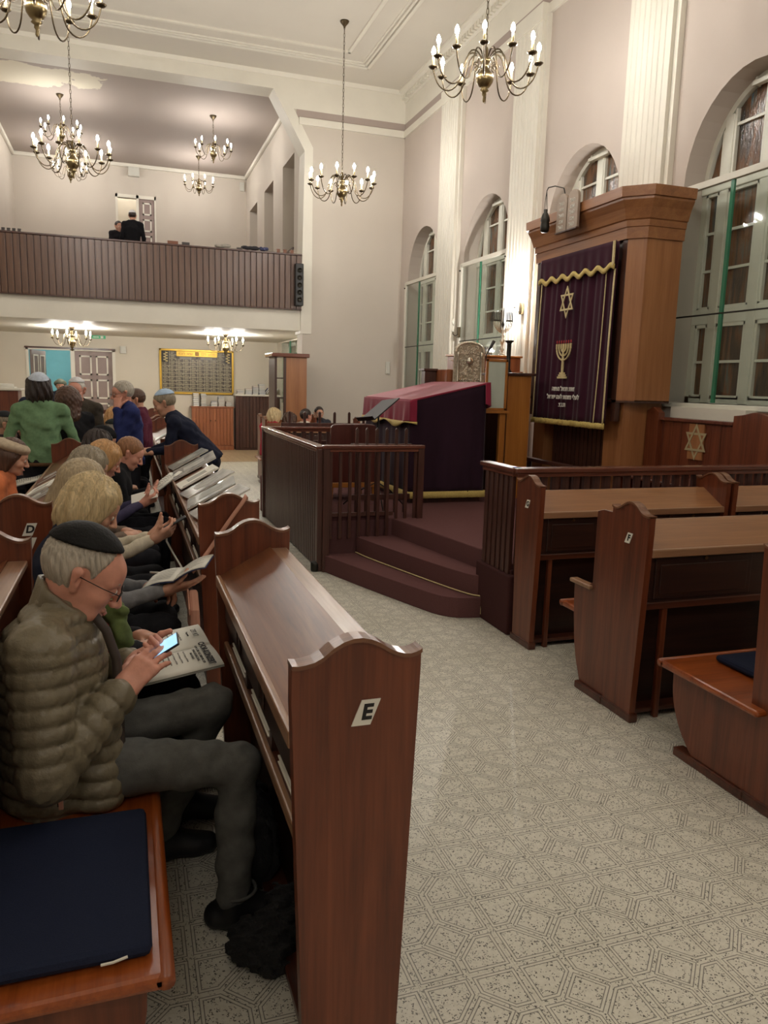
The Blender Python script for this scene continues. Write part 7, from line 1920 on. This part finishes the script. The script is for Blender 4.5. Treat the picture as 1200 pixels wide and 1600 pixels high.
# tan strap and bag at the end of the long desk
sb_ = thing('shoulder_bag', 'tan leather shoulder bag with strap slung over the pew end', 'bag', (0.315, 3.66, 0.53))
MB().prism([(3.50-3.72, 0.0), (3.72-3.72, 0.0), (3.70-3.72, 0.13), (3.62-3.72, 0.20), (3.53-3.72, 0.12)], 'x', -0.062, -0.018).build('bag_body', 'strap', sb_, bevel=0.014)
MB().prism([(3.52-3.72, 0.10), (3.705-3.72, 0.10), (3.70-3.72, 0.14), (3.62-3.72, 0.202), (3.525-3.72, 0.13)], 'x', -0.068, -0.060).build('flap', 'strap', sb_, bevel=0.004)
def ribbon(path, w_, t=0.004):
    mb = MB(); P_ = [Vector(p) for p in path]
    def fn(u, v):
        k = u*(len(P_)-1); i = min(int(k), len(P_)-2); p = P_[i].lerp(P_[i+1], k-i)
        d = (P_[i+1]-P_[i]).normalized(); s_ = d.cross(Vector((0, -1, 0.15))).normalized()
        return tuple(p+s_*(v-0.5)*w_)
    return mb.grid(fn, 24, 1)
pts = [(0.275, 3.60, 0.80), (0.36, 3.775, 0.845), (0.42, 3.783, 0.93), (0.49, 3.784, 1.03), (0.545, 3.784, 1.105), (0.56, 3.80, 1.128), (0.565, 3.84, 1.125), (0.57, 3.85, 1.05)]
ribbon([tuple(Vector(p)-Vector((0.315, 3.66, 0.53))) for p in pts], 0.020).build('strap', 'strap', sb_, smooth=True, solid=0.004)
# black bags on the floor under the front desk
bg = Vol(); bg.rc((0.375, 2.36, 0.10), (0.385, 2.62, 0.11), 0.085, 0.09, 0.05); bg.rc((0.38, 2.40, 0.18), (0.39, 2.58, 0.20), 0.055, 0.06, 0.05); bg.cut((0, 0, 0.004), (0, 0, -1), 0.006)
mat_plain('bag_black', srgb(26, 25, 26), 0.85, var=0.3, vscale=30, bump=0.6, bscale=120)
vq = bg.mesh(0.009, wrinkle(2, 0.012, 0.05)); bk_ = thing('backpack', 'black backpack on the floor behind the shoe under the front desk', 'bag', (0.38, 2.5, 0))
link_mesh('bag_body', np_mesh('bag_body', [(vq[0]-V(0.38, 2.5, 0), vq[1])]), 'bag_black', bk_, smooth=True)
MB().tube([(0.03, -0.12, 0.22), (0.055, -0.16, 0.20), (0.06, -0.17, 0.14), (0.04, -0.15, 0.10)], 0.007, 6).build('carry_loop', 'bag_black', bk_, smooth=True)
b2 = Vol(); b2.rc((0.30, 2.02, 0.06), (0.415, 2.04, 0.075), 0.065, 0.068, 0.04); b2.rc((0.36, 1.96, 0.05), (0.42, 2.08, 0.13), 0.058, 0.05, 0.04); b2.cut((0, 0, 0.004), (0, 0, -1), 0.006)
vq = b2.mesh(0.007, wrinkle(4, 0.012, 0.03)); b3 = thing('fur_bag', 'fluffy black bag lying in front of the shoe under pew E', 'bag', (0.38, 2.04, 0))
link_mesh('bag_body', np_mesh('bag_body', [(vq[0]-V(0.38, 2.04, 0), vq[1])]), 'bag_black', b3, smooth=True)
MB().tube([(0.0, -0.05, 0.02), (0.03, -0.085, 0.012), (0.06, -0.09, 0.02), (0.07, -0.06, 0.05)], 0.008, 6).build('strap_end', 'bag_black', b3, smooth=True)
# bench for the moustached man, coat over the back pew
bs = thing('bench', 'plain bench against the end wall beyond the platform', 'bench', (3.6, 14.1, 0))
MB().box(-0.45, 0.45, -0.2, 0.2, 0.40, 0.44).build('seat', 'dark_wood', bs, bevel=0.006)
for sx in (-0.4, 0.4): MB().box(sx-0.03, sx+0.03, -0.18, 0.18, 0, 0.40).build('leg', 'dark_wood', bs, bevel=0.004)

# white slabs added to stand for the bright gaps under the front desks
def in_slot(label, y0, y1, rowx=ROWX[0], mat='paper'):
    o = book('booklet', label, rowx+0.055, rowx+0.20, y0, y1, 0.635, 0.022, mat, 'white slabs for the bright shelf gaps', 'booklet')
for k in range(3):
    w_ = (1.53-0.072)/3
    in_slot(['added white slab for the bright shelf gap nearest the E plate', 'added white slab for the bright gap in the middle shelf of pew E', 'added white slab for the bright gap in the far shelf of pew E'][k], 1.586+k*w_+0.08, 1.586+(k+1)*w_-0.08)
for k in range(6):
    w_ = (3.50-0.072)/6
    in_slot('added white slab for the bright gap, %s shelf from the strapped desk end' % ORD[k], 3.836+k*w_+0.09, 3.836+(k+1)*w_-0.09)
